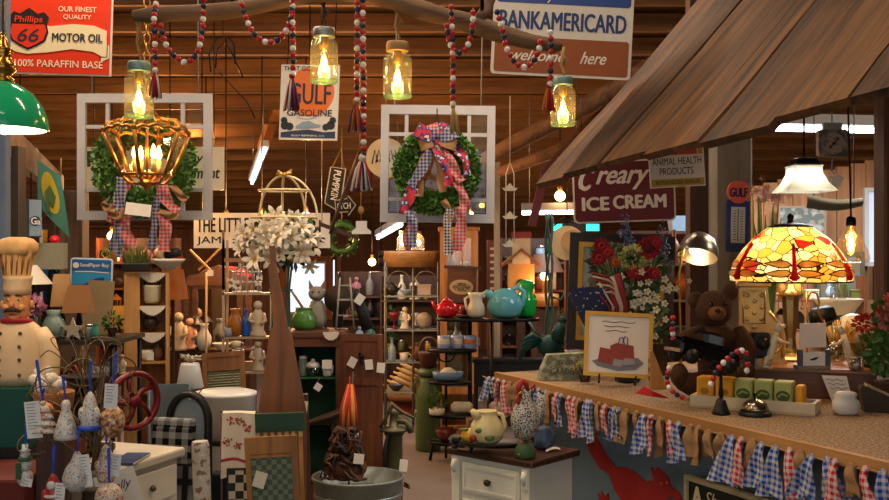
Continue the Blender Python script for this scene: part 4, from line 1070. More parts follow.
# teddy bear
d = 3.72; k = d/F; py0 = onz(d,CZ)
FUR = plain('#4a2e18',1,0,.5,70,.6); FURL = plain('#7d5028',1,0,.4,70,.6)
t = T('teddy_bear','dark brown teddy bear seated on the counter with a black truck in its lap','teddy bear',716,py0,d)
zc = py0
def Z(y): return py0-y
m = MB(k)
m.ball((4,4,36),(22,18,36),16,12); m.ball((-3,-4,Z(308)),(19,17,18),18,12); m.ball((2,-3,62),(17,14,14),12,8)
m.tube([(-14,0,Z(332)),(-30,-6,Z(338)),(-42,-14,Z(346))],[8,9,8],10); m.ball((-44,-16,Z(347)),(9,9,8),10,8)
m.tube([(20,0,Z(330)),(27,-8,Z(345)),(22,-20,Z(366))],[9,11,10],10); m.ball((20,-24,Z(368)),(12,11,11),10,8)
m.tube([(-8,0,14),(-26,-8,14),(-38,-12,18)],[14,12,9],12); m.ball((-40,-14,24),(9,8,12),12,8)
m.tube([(12,0,14),(12,-24,13),(10,-36,12)],[13,12,10],12)
part('body', m, FUR, t)
m = MB(k); m.ball((-21,-2,Z(300)),(8,4.5,8.5),12,8); part('ear', m, FUR, t)
m = MB(k); m.ball((13,-4,Z(292)),(8,4.5,8.5),12,8); part('ear', m, FUR, t)
m = MB(k); m.ball((-4,-18,Z(312)),(9,8,7.5),14,10); part('muzzle', m, FURL, t)
m = MB(k); m.ball((-5,-26,Z(309)),(3.2,2.2,2.4),10,8); part('nose', m, BLACK, t)
for x_ in (-10,4):
    m = MB(k); m.ball((x_,-18.6,Z(303)),2,10,8); part('eye', m, plain('#0b0908',.1), t)
# black truck
d2 = 3.42; k2 = d2/F*1.35
t = T('toy_truck','black model pickup truck propped in the lap of the teddy bear','toy truck',700,362,d2,(math.radians(0),math.radians(14),math.radians(24)))
TB = plain('#121215',.15,.3,.1)
m = MB(k2); m.bbox(-26,30,-9,9,2,12,2); m.bbox(-6,12,-8.5,8.5,12,23,2.5); m.bbox(12,30,-8.5,8.5,12,15,1.5); m.box(-26,-6,-9,-7.5,12,15); m.box(-26,-6,7.5,9,12,15); part('body', m, TB, t)
m = MB(k2); m.box(-3,9,-8.9,8.9,15,21); m.box(11.6,12.4,-6.5,6.5,15,21); part('windows', m, plain('#7d8a92',.08,.2,.1), t)
for x in (-16,20):
    for yy in (-9.5,9.5):
        m = MB(k2); m.tube([(x,yy-1.8,2),(x,yy+1.8,2)],5.5,14); part('wheel', m, BLACK, t)
m = MB(k2); m.box(-27,-25.5,-9.5,9.5,3,5.5); part('bumper', m, SILVER, t)
m = MB(k2); m.box(29.5,31.5,-9.5,9.5,3,5.5); part('bumper', m, SILVER, t)
m = MB(k2); m.box(29.6,30.6,-6,6,7,11); part('grille', m, SILVER, t)
# bead strands over the bear
t = T('hanging_bead_garland','red white and blue bead strand draped over the teddy bear and the counter','garland',716,380,3.4)
beads(t, [P(x,y,dd)-t.location for x, y, dd in ((711,384,3.13),(716,372,3.12),(724,362,3.12),(733,354,3.13),(741,350,3.14),(747,354,3.15),(748,364,3.16),(746,376,3.16))], 0, .0098)
beads(t, [P(x,y,dd)-t.location for x, y, dd in ((673,318,3.38),(672,326,3.38),(673,337,3.4),(675,346,3.4))], 0, .0098, 1)
beads(t, [P(x,y,dd)-t.location for x, y, dd in ((669,368,3.6),(667,377,3.58),(668,386,3.56),(675,394,3.55),(683,397.5,3.55))], 0, .0098)
m = MB(); o = t.location
for q in range(9): m.tube([P(668,398,3.6)-o, P(652,396-q*.6,3.64)-o, P(636+q,393-q*.8,3.66)-o], .0024, 5)
part('tassel', m, [YR], t)

# small gold frame on easel
d = 4.0; k = d/F; py0 = onz(d,CZ+.012)
t = T('easel_picture','gold framed drawing of red bags standing on a small wire easel','picture',617,py0,d,(math.radians(-9),math.radians(2.5),math.radians(-6)))
m = MB(k); m.frame(-34,34,7,72,4,-1.5,1.5); part('frame', m, plain('#b8842c',.35,.6,.2), t)
m = MB(k); m.box(-30,30,-.4,.4,11,68); part('drawing_paper', m, plain('#cfc6ba',.8,0,.06), t)
m = MB(k); m.prism([(-26,22),(-20,17),(0,13),(18,15),(26,22),(20,27),(-14,26)],-.8,-.4); part('drawn_rug', m, plain('#6f7278',.9,0,.25,60), t)
m = MB(k); m.prism([(-20,22),(-6,19),(-5,34),(-18,36)],-1.2,-.7); m.prism([(-8,23),(16,25),(15,39),(-2,41),(-8,38)],-1.1,-.6); part('drawn_red_bags', m, plain('#8a3f38',.9,0,.3,60), t)
m = MB(k); m.prism([(-5,18),(4,17),(5,24),(-4,25)],-1.3,-.8); m.prism([(5,19),(17,20),(16,26),(6,26)],-1.3,-.8); part('drawn_pale_bags', m, plain('#948890',.9,0,.2,60), t)
m = MB(k); m.line([(0,40),(1,46),(4,47),(6,40)],.9,-1.2,-.5); m.line([(4,41),(6,48),(9,47),(9,39)],.9,-1.2,-.5)
for i, z in enumerate((62,57.5,53)): m.line([(-17+i*2+j*4.2, z+.7*math.sin(j*1.7+i*2)) for j in range(int(9-i*1.5))], .6, -.7, -.4)
part('drawn_lines', m, plain('#4a4048',.9), t)
m = MB(k)
for x in (-18,18): m.tube([(x,7,0),(x,2.4,5.9),(x,-4,5.9),(x,-5,9)],.8,6); m.tube([(x,2.4,5.8),(x*.2,5,50)],.8,6); m.tube([(x,2.4,5.9),(x,-5,.5)],.8,6)
m.tube([(0,5,48),(0,22,4)],.8,6); part('easel', m, BLACKMET, t)
# little wooden wedge box next to the easel
quick('wooden_wedge','small angled wooden stand with dark slots beside the gold framed drawing','stand',656,onz(3.95,CZ),3.95,[
  ('side', lambda m: (m.prism([(-6,0),(12,0),(-3,38),(-6,38)],0,8)), PINEW),
  ('dark_slot', lambda m: [m.box(-6.4,-6,1,6,8+i*9,12+i*9) for i in range(3)], BLACK)])

# large dark frame behind
d = 4.38; k = d/F; py0 = onz(d,CZ+.106)
quick('dark_riser','low dark shelf block holding up the large dark picture frame','shelf',619,onz(d,CZ),d,[('block', lambda m: m.box(-54,48,0,24,0,.1/k), DKWOOD)],math.radians(-3))
t = T('large_picture','large dark walnut picture frame with a gold inner edge behind the flag bouquet','picture',619,py0,d,(math.radians(-4),math.radians(2.5),math.radians(-3)))
h = py0-234
m = MB(k); m.frame(-53,52,0,h,9,-2,3); part('frame', m, plain('#1c120c',.55,0,.3), t)
m = MB(k); m.frame(-44,43,9,h-9,5,-.5,2); part('gold_liner', m, plain('#c08a2a',.4,.6,.2), t)
m = MB(k); m.box(-39,38,.5,1.5,14,h-14); part('painting', m, spotted('#7e8c8e','#5c6258',14,.5,.6,'#a39a80'), t)

# flag bouquet
d = 4.17; k = d/F; py0 = onz(d,CZ)
t = T('patriotic_bouquet','bouquet of red and cream blooms with a starry flag cone before the dark frame','bouquet',628,py0,d)
def U(x, y): return (x-628, py0-y)
rr = random.Random(21)
m = MB(k); m.lathe([(11,0),(13,2),(15,18),(12,32),(13,36)],16); part('vase', m, plain('#3a3f44',.3,.2,.2), t)
m = MB(k)
for i in range(70):
    x, z = U(rr.uniform(592,668), rr.uniform(245,330)); m.tube([(rr.uniform(-6,6),rr.uniform(-3,3),30),(x*.5,rr.uniform(-4,4),30+(z-30)*.5),(x,rr.uniform(-8,8),z)], .7, 4)
part('stem', m, plain('#46552a',.8), t)
m = MB(k)
for cx, cy, r, nn in ((610,262,18,150),(630,300,26,260),(648,270,18,140),(640,322,26,220),(606,296,16,110)):
    c = U(cx,cy); leafball(m, (c[0],0,c[1]), (r,9,r*.9), nn, 8, rr)
part('leaves', m, [plain('#3d5230',.7,0,.4,30), plain('#5a6e44',.7,0,.4,30)], t)
def bloom(c, r, np_, mat, lay=3, y=-10):
    m = MB(k)
    for L in range(lay):
        q = r*(1-L*.26)
        for i in range(np_):
            a = 2*PI*i/np_+L*.3; e = (c[0]+q*math.cos(a), y-2-L*1.6, c[1]+q*math.sin(a)); s = q*.34
            px_, pz_ = -math.sin(a)*s, math.cos(a)*s; mid = (c[0]+q*.55*math.cos(a), c[1]+q*.55*math.sin(a))
            m.add([(c[0],y-L*1.5,c[1]),(mid[0]+px_,y-3-L*1.5,mid[1]+pz_),e,(mid[0]-px_,y-3-L*1.5,mid[1]-pz_)],[(0,1,2,3)])
    part('bloom', m, mat, t)
RF = plain('#8e1a24',.8,0,.3,40); RF2 = plain('#a3282c',.8,0,.3,40); YF = plain('#b7b86a',.8,0,.2,40)
for x, y, r, mt in ((599,246,9,RF),(597,258,9,RF),(605,252,8,RF2),(646,248,13,RF),(652,243,8,RF2),(632,272,9,RF2),(643,274,8,RF),(651,273,7,RF2),(613,262,6,plain('#b0562c',.8))): bloom(U(x,y), r, 12, mt, 3, rr.uniform(-15,-9))
m = MB(k); leafball(m, (U(631,258)[0],-11,U(631,258)[1]), (10,7,11), 160, 5, rr); part('hydrangea', m, [YF, plain('#8f9a54',.8)], t)
m = MB(k); m.ball((U(646,248)[0],-18,U(646,248)[1]),(5,3,4),10,8); part('bloom_eye', m, plain('#3a1418',.9), t)
m = MB(k)
for sx_, sy_ in ((624,232),(661,240),(664,252),(627,240)):
    for i in range(34): c = U(sx_+rr.gauss(0,3), sy_+rr.gauss(0,7)); m.ball((c[0],rr.uniform(-9,-3),c[1]), 1.5, 6, 4)
part('blue_berries', m, plain('#4d5878',.7,0,.3), t)
WF = plain('#cfc9b0',.8,0,.15)
for i in range(46):
    x, y = rr.gauss(643,13), rr.gauss(305,20)
    if y > 340: continue
    bloom(U(x,y), rr.uniform(3,5), 5, WF, 1, rr.uniform(-17,-8))
# flag cone
m = MB(k)
def cone(u, v):
    a = -PI*.15+u*PI*1.15; r = 20*(1-v*.75)+2
    tip = Vector((U(600,346)[0],-12,U(600,346)[1])); topc = Vector((U(588,292)[0],-12,U(588,292)[1])); c = topc.lerp(tip, v)
    return (c.x+r*math.cos(a+PI), c.y-r*.5*math.sin(a), c.z+6*math.sin(a)*(1-v))
m.grid(cone, 14, 10); part('flag_cone', m, spotted('#1c2446','#aaa59a',70,.66,.9), t)
m = MB(k)
for i in range(5):
    w0 = U(590+i*6,285-i*3); w1 = U(604+i*4,340); m.mi = i % 2
    m.tube([(w0[0],-18,w0[1]),(U(606+i*4,306)[0],-19,U(606,306)[1]),(w1[0],-16,w1[1])],[3.6,3.2,2],6,sy=.4)
for i in range(6):
    w0 = U(588+i*2,272+i*4); w1 = U(618,288+i*2); m.mi = i % 2; m.tube([(w0[0],-16,w0[1]),((w0[0]+w1[0])/2,-19,(w0[1]+w1[1])/2+4),(w1[0],-14,w1[1])],[1.5,3.6,2],6,sy=.5)
part('striped_ribbon', m, [plain('#741c22',.9), plain('#a39684',.9)], t)

# silver dome lamp
d = 4.3; k = d/F
t = T('dome_lamp','polished silver dome reading lamp tilted over the flowers','lamp',694,onz(d,CZ),d)
py0 = onz(d,CZ)
m = MB(k); m.X = Matrix.Translation((4,-4,py0-246)) @ Euler((math.radians(-22),math.radians(14),0)).to_matrix().to_4x4()
m.lathe([(20,-12),(20.3,-11),(19,-2),(15,7),(8,12),(2,13.5),(0,13.5)],24,cap=False); m.lathe([(19.3,-12),(18,-2),(14,6),(7,11),(0,12.5)],24,cap=False)
part('lamp_shade', m, SILVER, t)
m = MB(k); m.ball((-1,-4,py0-250),(5,5,5),10,8); part('bulb', m, glow('#ffd9a0',5), t)
m = MB(k); m.tube([(-12,6,0),(-12,6,40),(-14,5,py0-275),(-8,2,py0-240),(4,-2,py0-236)],1.4,8); m.lathe([(12,0),(12,2),(3,5)],16,(-12,6,0)); part('arm', m, BRASS, t)
point('dome_lamp_light', t.location+Vector((-1,-7,py0-255))*k, 1.5, '#ffcf94', .02)

# GARDEN planter, lavender, teal rooster
d = 4.24; k = d/F
t = T('garden_planter','pale stone trough planter carved with letters at the counter end','planter',561,onz(d,CZ),d,math.radians(4))
m = MB(k); m.prism([(-24,0),(20,0),(25,27),(-14,25),(-20,12)],-8,8); part('trough', m, spotted('#8d8f78','#6c7058',30,.5,.95,'#a5a488'), t)
m = MB(k); m.text('GARDEN', 2, 9, 28, 6, -8.3, .2, .02); m.text('STONE', 6, 18, 22, 5, -8.3, .2, .01); part('carved_letters', m, plain('#4c5038',.9), t)
rr = random.Random(3)
t = T('lavender_bunch','bunch of dried purple lavender lying by the easel foot','flowers',585,onz(4.12,CZ),4.12)
m = MB(4.12/F)
for i in range(90): 
    a = rr.uniform(-.9,.9); m.mi = 0 if i % 3 else 1; m.tube([(rr.uniform(-4,4),0,1),(a*8,rr.uniform(-5,3),10),(a*14,rr.uniform(-6,4),17+rr.uniform(-7,6))],[.5,.7,1.2],4)
part('foliage', m, [plain('#4a3350',.9,0,.3), plain('#7d7a2c',.9,0,.3)], t)
t = quick('teal_rooster','verdigris teal metal rooster at the far end of the counter','figurine',536,onz(4.56,CZ),4.56,[
  ('body', lambda m: (m.ball((14,0,24),(13,8,12),12,8), m.tube([(20,0,30),(24,0,42),(25,0,48)],[8,6,4],10), m.ball((26,0,50),(5,4,5),10,8), m.tube([(30,0,50),(35,0,48)],[2,.4],6)), plain('#163c3a',.5,.4,.4,30)),
  ('tail', lambda m: [m.tube([(6,j-2,28),(-4-j*2,j*2-4,36-j*4),(-14-j,j*2-4,30-j*6)],[2.4,3,1],6) for j in range(5)], plain('#174a48',.5,.4,.4,30)),
  ('leg', lambda m: (m.tube([(12,-3,14),(12,-3,1)],1,6), m.tube([(16,3,14),(16,3,1)],1,6), m.box(4,24,-6,6,0,1)), BLACKMET),
  ('comb', lambda m: m.prism([(21,54),(22,60),(25,56),(28,60),(30,54)],-.8,.8), plain('#7a5a2c',.5,.3))])

# pendants over the counter
d = 4.1; k = d/F
t = T('hanging_pendant_light','white square glass pendant light on a dark rod under the awning','light',804,192,d)
def sq(r, z): return (r*1.414, z)
m = MB(k); m.lathe([sq(24.5,0),sq(24,1.5),sq(18,9),sq(14,18),sq(13.5,24),sq(14.5,26)],4,ph=PI/4,cap=False,smooth=False); part('shade', m, shade_glass('#eef0e2',0,.75), t)
m = MB(k); m.lathe([sq(11,26),sq(12,28),sq(9,33),sq(4,35)],4,ph=PI/4,smooth=False); part('cap', m, BLACKMET, t)
m = MB(k); m.tube([(0,0,34),(0,0,190)],1.1,8); part('hanging_cord', m, BLACKMET, t)
m = MB(k); m.ball((0,0,13),(6,6,8),12,8); part('bulb', m, glow('#fff4dc',4), t)
point('pendant_lamp', t.location+Vector((0,0,10))*k, 1.5, '#fff2da', .05)
d = 3.6; k = d/F
t = T('hanging_pendant_light','clear glass cone pendant light with a glowing filament beside the dragonfly lamp','light',851,262,d)
m = MB(k); m.lathe([(17,0),(18,4),(16,12),(9,26),(4.5,34),(4,38)],20,cap=False); m.lathe([(0,-1),(12,-1),(17,0)],20,cap=False); part('shade', m, jar_glass('#faf4ec',.02), t)
m = MB(k); m.lathe([(4.6,36),(5,38),(4.6,44),(2,46)],12); part('cap', m, BLACKMET, t)
m = MB(k); m.tube([(0,0,45),(-3,0,160),(-5,0,260)],1,6); part('hanging_cord', m, BLACKMET, t)
m = MB(k); m.lathe([(0,6),(4,9),(5,18),(3,30),(2,36)],12); bl_ = part('bulb', m, glass('#fff0d8',.92,.05,'edison'), t)
m = MB(k); m.lathe([(0,9),(2.4,12),(2.8,22),(1,30)],8); part('filament', m, FIL, bl_)
point('pendant_lamp', t.location+Vector((0,0,18))*k, 3, '#ffae5c', .03)

# hanging square scale clock with tag
d = 4.7; k = d/F
t = T('hanging_scale_clock','square weathered spring scale face hanging under the awning','scale',832,157,d)
m = MB(k); m.rrect(-14.5,14.5,0,27,2.5,-4,4); part('case', m, spotted('#6e645a','#4c443c',24,.52,.6,'#857a6c'), t)
m = MB(k); m.disc((0,13), 11, -4.5, -3.9, 24); part('dial', m, spotted('#8d8274','#6a6054',40,.55,.6), t)
m = MB(k); m.line([(-4,8),(5,19)],1.4,-5,-4.5); m.disc((0,13),1.8,-5.2,-4.5,10); part('pointer', m, BLACK, t)
m = MB(k); m.box(-9,9,-3,3,27,34); m.tube([(0,0,34),(0,0,130)],.8,6); part('hanging_cord', m, GALV, t)
m = MB(k); m.tube([(0,0,0),(0,0,-14)],.7,6); m.tube([(0,0,-14),(3,0,-18),(0,0,-21),(-3,0,-19)],.7,6); part('hook', m, GALV, t)
m = MB(k); m.X = Matrix.Translation((5,-.5,-23)) @ Matrix.Rotation(.5,4,'Y'); m.box(-5,5,-.2,.2,-6,5); part('price_tag', m, PAPER, t)
# grey tin scoop
t = solo('hanging_tin_scoop', MB(5.2/F).grid(lambda u, v: (-28+56*u, -4*math.sin(v*PI), (v-.5)*15*(1-.45*u)-4*math.sin(u*PI)-2*u), 14, 8), plain('#6c6c5c',.5,.4,.25), 'curved grey tin scoop hanging beyond the white square pendant', 'scoop', P(834,200,5.2))
m = MB(5.2/F); m.tube([(-20,0,2),(-20,0,100)],.5,5); m.tube([(20,0,1),(20,0,100)],.5,5); part('hanging_cord', m, BLACKMET, t)

# back wall of the booth: upright boards with a sloping head, window, post
m = MB(); yb = 6.6
def bh(px): return EYE+(250-(188-(px-740)*.22))/F*yb
px = 735
while px < 1010:
    x0 = P(px,0,yb).x; x1 = P(px+14.4,0,yb).x
    if not (864 < px+7 < 895): m.box(x0, x1-.004, yb, yb+.03, 0, bh(px))
    else:
        m.box(x0,x1-.004,yb,yb+.03,0,P(0,264,yb).z); m.box(x0,x1-.004,yb,yb+.03,P(0,190,yb).z,bh(px))
    px += 14.6
struct('booth_wall', m, wood('#6b4526','#a5764a',2,3.5,.8,10,.4))
wn = P(879,264,yb-.02); k = yb/F
wdw = thing('window_1','booth window','window', wn); wdw['kind'] = 'structure'; del wdw['label']; del wdw['category']
m = MB(k); m.frame(-15,17,-2,76,4,-2,4); part('window_frame', m, plain('#a9a8a2',.7,0,.15), wdw)
m = MB(k); m.box(-11,13,.5,1,2,72); part('pane', m, glow('#a9b8d0',.55), wdw)  # the pane itself glows, standing in for daylight behind it
m = MB(); a = P(887,250,4.35); m.bbox(-.01,.16,0,.12,0,2.6,.01); struct('column_3', m, wood('#2c180c','#5a341a',2,4,.7,8,.4), (a.x,4.35,0))
for i in range(16):
    pass
# rail line under the boards, framed teal picture on the booth wall
d = 6.5; k = d/F
t = T('mounted_picture','dull teal and brown framed picture on the booth wall behind the clear pendant','picture',838,330,d)
m = MB(k); m.frame(-22,26,0,78,4,-2,2); part('frame', m, plain('#4a4a34',.6,0,.2), t)
m = MB(k); m.box(-18,22,-.5,.5,4,74); part('picture_sheet', m, spotted('#4f6a62','#6e5a40',14,.52,.7,'#3a4a44'), t)
t = T('mounted_collage','faded photograph collage on the booth wall above the shade','picture',800,238,d)
m = MB(k); m.frame(-22,26,0,32,2,-1,1); part('frame', m, plain('#7d6e58',.6), t)
m = MB(k); m.box(-20,24,-.3,.3,2,30); part('picture_sheet', m, spotted('#7a7468','#4e5650',20,.5,.7,'#8a9088'), t)

# orchid and bamboo behind the lamp
d = 4.55; k = d/F; py0 = onz(d,1.05); rr = random.Random(8)
t = T('potted_orchid','pink orchid with long green leaves behind the dragonfly lamp','plant',768,py0,d)
m = MB(k); m.lathe([(9,0),(12,20),(12.5,22),(10,22)],14); part('pot', m, plain('#6b4a30',.7), t)
m = MB(k)
for bx_, tx, tz in ((-2,-10,py0-196),(2,6,py0-203),(-1,-2,py0-215),(3,14,py0-218),(0,-14,py0-222)):
    mid = ((bx_+tx)*.5, (20+tz)*.5)
    def lf(u, v, bx_=bx_, tx=tx, tz=tz):
        w = 7*math.sin(PI*min(.97,v*.85+.12)); return (bx_+(tx-bx_)*v*v+(u-.5)*w, 2*abs(u-.5)*2, 22+(tz-22)*v)
    m.grid(lf, 2, 10)
part('leaves', m, plain('#4f8a34',.5,0,.35,12), t)
m = MB(k); m.tube([(0,0,22),(-4,0,100),(-8,-1,py0-200)],.8,5); m.tube([(1,0,22),(8,0,110),(10,-1,py0-202)],.8,5); part('stem', m, plain('#8a7a40',.8), t)
m = MB(k)
for cx, cz in ((-8,py0-196),(10,py0-198)):
    for i in range(26):
        p = Vector((cx+rr.gauss(0,5),rr.gauss(-1,2),cz+rr.gauss(2,5)))
        for a in range(5): q = a*2*PI/5+i; m.add([p,p+Vector((2.4*math.cos(q+.3),-1,2.4*math.sin(q+.3))),p+Vector((3.6*math.cos(q),-1.5,3.6*math.sin(q))),p+Vector((2.4*math.cos(q-.3),-1,2.4*math.sin(q-.3)))],[(0,1,2,3)])
part('blossoms', m, plain('#c79a94',.8,0,.3,60), t)
t = T('bamboo_stake','thin yellow bamboo stake by the grey post','stake',754,onz(4.7,CZ),4.7)
m = MB(4.7/F); m.tube([(0,0,0),(0,0,90),(-2,0,onz(4.7,CZ)-190)],1.6,8); part('cane', m, plain('#b08a2e',.6,0,.3), t)
t = T('bamboo_stake','second yellow bamboo stake nearer the orchid leaves','stake',758,onz(4.7,CZ),4.7)
m = MB(4.7/F); m.tube([(0,0,0),(0,0,90),(1,0,onz(4.7,CZ)-196)],1.4,8); part('cane', m, plain('#b08a2e',.6,0,.3), t)

# right edge: plants, posy, open box
d = 3.55; k = d/F; py0 = onz(d,CZ)
t = T('potted_geranium','potted green plant with coral pink blooms at the edge of the counter','plant',888,py0,d); rr = random.Random(4)
m = MB(k); m.lathe([(10,0),(13,22),(14,24),(12,24)],16); part('pot', m, plain('#4a3626',.7), t)
m = MB(k)
for cx, cz, r, nn in ((-2,48,17,240),(4,70,15,200),(0,92,12,140)): leafball(m,(cx,0,cz),(r,r*.8,r),nn,8,rr,1)
part('foliage', m, [GREENLEAF, plain('#5d8040',.7,0,.4,30)], t)
m = MB(k)
for cx, cz in ((-6,92),(2,104),(-2,82)): leafball(m,(cx,-6,cz),(7,6,6),90,5,rr,1)
part('blossoms', m, [plain('#c4584c',.8,0,.3), plain('#cf8478',.8,0,.3)], t)
d = 3.75; k = d/F
t = T('red_posy','round bunch of red petals and moss beside the pale globe lamp','flowers',868,onz(d,BZ),d); 
m = MB(k); leafball(m,(2,0,16),(12,8,15),220,6,rr,1); part('foliage', m, [plain('#4f6a2c',.8,0,.4), plain('#68803c',.8,0,.3)], t)
m = MB(k); leafball(m,(-2,-2,44),(12,7,6),120,6,rr,1); part('blossoms', m, [plain('#a32a20',.8,0,.3), plain('#b8483a',.8,0,.3)], t)
m = MB(k); m.lathe([(6,0),(8,3),(7,10)],12); part('pot', m, DKWOOD, t)
d = 3.4; k = d/F
t = T('gilt_book_stand','dark gilt book rest with papers tilted at the edge of the counter','book rest',880,onz(d,CZ),d,(0,math.radians(0),math.radians(-12)))
m = MB(k); m.prism([(-16,0),(22,0),(22,8),(-18,26),(-20,22)],-8,10); part('rest', m, plain('#3a2a18',.5,.3,.3), t)
m = MB(k); m.prism([(-14,25.2),(12,13.4),(13,15.5),(-13,27.5)],-7,9); part('paper_stack', m, plain('#9a8d68',.8,0,.2), t)
# pale box shelf high at right edge
d = 4.7; k = d/F
t = T('open_wall_box','pale open wooden box with little metal hooks by the booth window','box',884,300,d)
m = MB(k); m.frame(-14,20,0,34,3,-6,6); m.box(-11,17,4,6,3,31); part('box_body', m, wood('#6d553c','#95785a',2,5), t)
m = MB(k); m.tube([(-10,-1,12),(-2,-3,9),(8,-3,13),(14,-3,11)],1.4,6); m.ball((-6,-3,12),2.4,8,6); part('hooks', m, SILVER, t)
m = MB(k); m.box(16,20,-5,5,-onz(d,0)+300,0); part('post', m, DKWOOD, t)
# ------------------------------------------------------------ far left: posts, banner, lamp with green shade
a = P(0,250,3.4); m = MB(); m.bbox(-.14,.017,0,.05,0,3.4,.006); struct('column_4', m, plain('#6d7d92',.6,0,.2,8), (a.x,3.4,0))
a = P(11,250,4.2); m = MB(); m.box(-.05,.03,0,.08,0,P(0,146,4.2).z); struct('column_5', m, wood('#2a241e','#4a4036',2,5), (a.x,4.2,0))
a = P(67,250,6.2); m = MB(); m.bbox(-.05,.09,0,.14,0,P(0,190,6.2).z,.01); struct('column_6', m, wood('#3a2818','#6a4c30',2,4), (a.x,6.2,0))
a = P(5,130,4.0); b = P(40,158,6.0)
m = MB(); m.beam(P(0,136,4.05), P(60,186,6.9), .05, .14); struct('beam_1', m, wood('#5a4438','#8a6c58',1,4))
m = MB(); m.beam(P(0,124,4.02), P(60,181,6.9), .02, .02); struct('trim_1', m, plain('#8f8a86',.6))
# teal flag hanging from the beam
d = 5.1; k = d/F
def flag(u, v):
    x = -14+24*u+2*v*u+6*v*u; z = (-8-16*u)*(1) - v*(46+ (1-u)*(-2)+u*16)
    return (x, 1.5*math.sin(u*6+v*2), z)
t = T('hanging_pennant','teal hanging pennant with a yellow oval by the lamp shelf','banner',51,152,d)
m = MB(k); m.grid(flag,10,12); m.grid(lambda u,v: Vector(flag(u,v))+Vector((0,.4,0)),10,12); part('cloth', m, plain('#3f7a6c',.8,0,.15), t)
m = MB(k)
def oval(u, v):
    a = u*2*PI; uu = .48+.34*v*math.cos(a); vv = .46+.37*v*math.sin(a); p = Vector(flag(uu,vv)); return (p.x, p.y-.35, p.z)
m.grid(oval,24,3); part('yellow_oval', m, plain('#b9a52c',.8,0,.12), t)
m = MB(k); m.prism([(-5,-40),(0,-33),(6,-45),(4,-56),(-1,-50),(2,-62),(-3,-58)][::-1],-3.4,-2.8); part('dark_figure', m, plain('#4a6a3c',.8), t)
m = MB(k); m.tube([(-14,0,-8),(-14,0,4)],.6,5); m.tube([(10,0,-24),(10,0,-6)],.6,5); part('hanging_cord', m, TWINE, t)
d = 5.0; k = d/F
t = T('hanging_box_sign','dark and pale blue box sign with a small white letter mark','sign',31,237,d,(0,0,.3))
m = MB(k); m.box(-10,10,-6,6,0,38); part('case', m, plain('#38434c',.5,.2,.2), t)
m = MB(k); m.box(-1,10.3,-6.5,-5.9,1,37); part('face', m, plain('#8aa0b4',.5,0,.15), t)
m = MB(k); m.disc((4.5,16),5,-7,-6.4,16); part('blue_mark', m, plain('#20345c',.5), t)
m = MB(k); m.text('G', 3.3, 16, 5, 7, -7.3, 0, .03); m.text('a', 7.8, 14.5, 3, 4, -7.3, 0, .03); part('white_lettering', m, PAPER, t)
m = MB(k); m.tube([(0,0,38),(0,0,88)],.6,5); part('hanging_cord', m, BLACKMET, t)
# green shade lamp
d = 2.5; k = d/F
t = T('hanging_green_lamp','green domed glass lamp with brass fittings hanging near the blue post','light',3,130,d)
m = MB(k); m.lathe([(43,0),(43.5,2),(42,12),(37,25),(28,37),(18,44),(10,48)],36,cap=False); m.lathe([(41,1),(41,12),(36,24),(27,36)],36,cap=False); part('shade', m, plain('#1fa06a',.12,0,.08,4), t)
m = MB(k); m.lathe([(41,.2),(40.6,8),(35,24),(26,35),(10,45)],36,cap=False); part('shade_lining', m, plain('#e8dcc8',.4,0,.05), t)
m = MB(k); m.lathe([(11,47),(12,50),(8,53),(9,56),(13,60),(13,66),(9,70),(8,76),(11,79),(6,84),(4,92),(2,98)],18); part('fitter', m, plain('#a3752c',.25,.9,.25), t)
m = MB(k); m.tube([(0,0,97),(0,0,290),(2,0,(ceilz(d)-.02-t.location.z)/k)],1.4,6); part('hanging_cord', m, BRASS, t)
m = MB(k); m.ball((0,0,24),(8,8,10),12,8); part('bulb', m, glow('#ffe8c0',10), t)
point('green_lamp_light', t.location+Vector((0,0,14))*k, 6, '#ffe3b8', .04)

# ------------------------------------------------------------ chef statue on teal draped stand
d = 3.0; k = d/F*.93; py0 = 384
zs = P(0,py0,d).z
t = T('chef_statue','painted plaster chef bust with a folded hat and red neckerchief','statue',17,py0,d,(0,0,math.radians(8)))
def Z(y): return py0-y
SK = plain('#d69358',.45,0,.15,20); CT = plain('#d9b88c',.5,0,.18,14)
def ell(m, lst, n=24):
    vs = []; fs = []
    for cx, cz, rx, ry, cy in lst:
        for j in range(n): a = 2*PI*j/n; vs.append((cx+rx*math.cos(a), cy+ry*math.sin(a), cz))
    for i in range(len(lst)-1):
        for j in range(n): q = (j+1)%n; fs.append((i*n+j,i*n+q,i*n+n+q,i*n+n+j))
    fs.append(tuple(range(n-1,-1,-1))); b = (len(lst)-1)*n; fs.append(tuple(range(b,b+n)))
    m.add(vs, fs, True)
m = MB(k)
ell(m, [(-2,0,33,20,0),(-2,10,35,22,0),(-2,25,35,22,0),(-2,40,34,21,0),(-2,52,31,19,0),(-1,60,26,16,0),(0,66,18,13,0),(0,71,12,11,0),(0,76,11,11,0)])
m.tube([(22,0,56),(30,-3,44),(35,-6,28),(36,-9,12),(30,-16,5)],[10,11,11,10.5,9],12); m.tube([(-25,0,56),(-34,-3,44),(-38,-6,28),(-34,-13,16),(-22,-22,22)],[10,11,11,10,8],12)
part('coat_body', m, CT, t)
m = MB(k); ell(m, [(0,66,9,9,0),(0,70,11,11.5,-1),(0,76,13,13.5,-1),(0,84,13.4,14.4,-1),(0,92,13.2,14,-1),(0,98,12.8,13.5,-1),(0,103,12.5,12.5,0)])
m.ball((-1,-16.5,86),(2.8,3.5,3.8),10,8); m.ball((-8,-11.5,83),(4.5,4,4),10,8); m.ball((7,-11.5,83),(4.5,4,4),10,8); m.ball((0,-12,73),(6,4.5,4),10,8); m.ball((15,0,86),(2.5,3,4.5),8,6); m.ball((-15,0,86),(2.5,3,4.5),8,6)
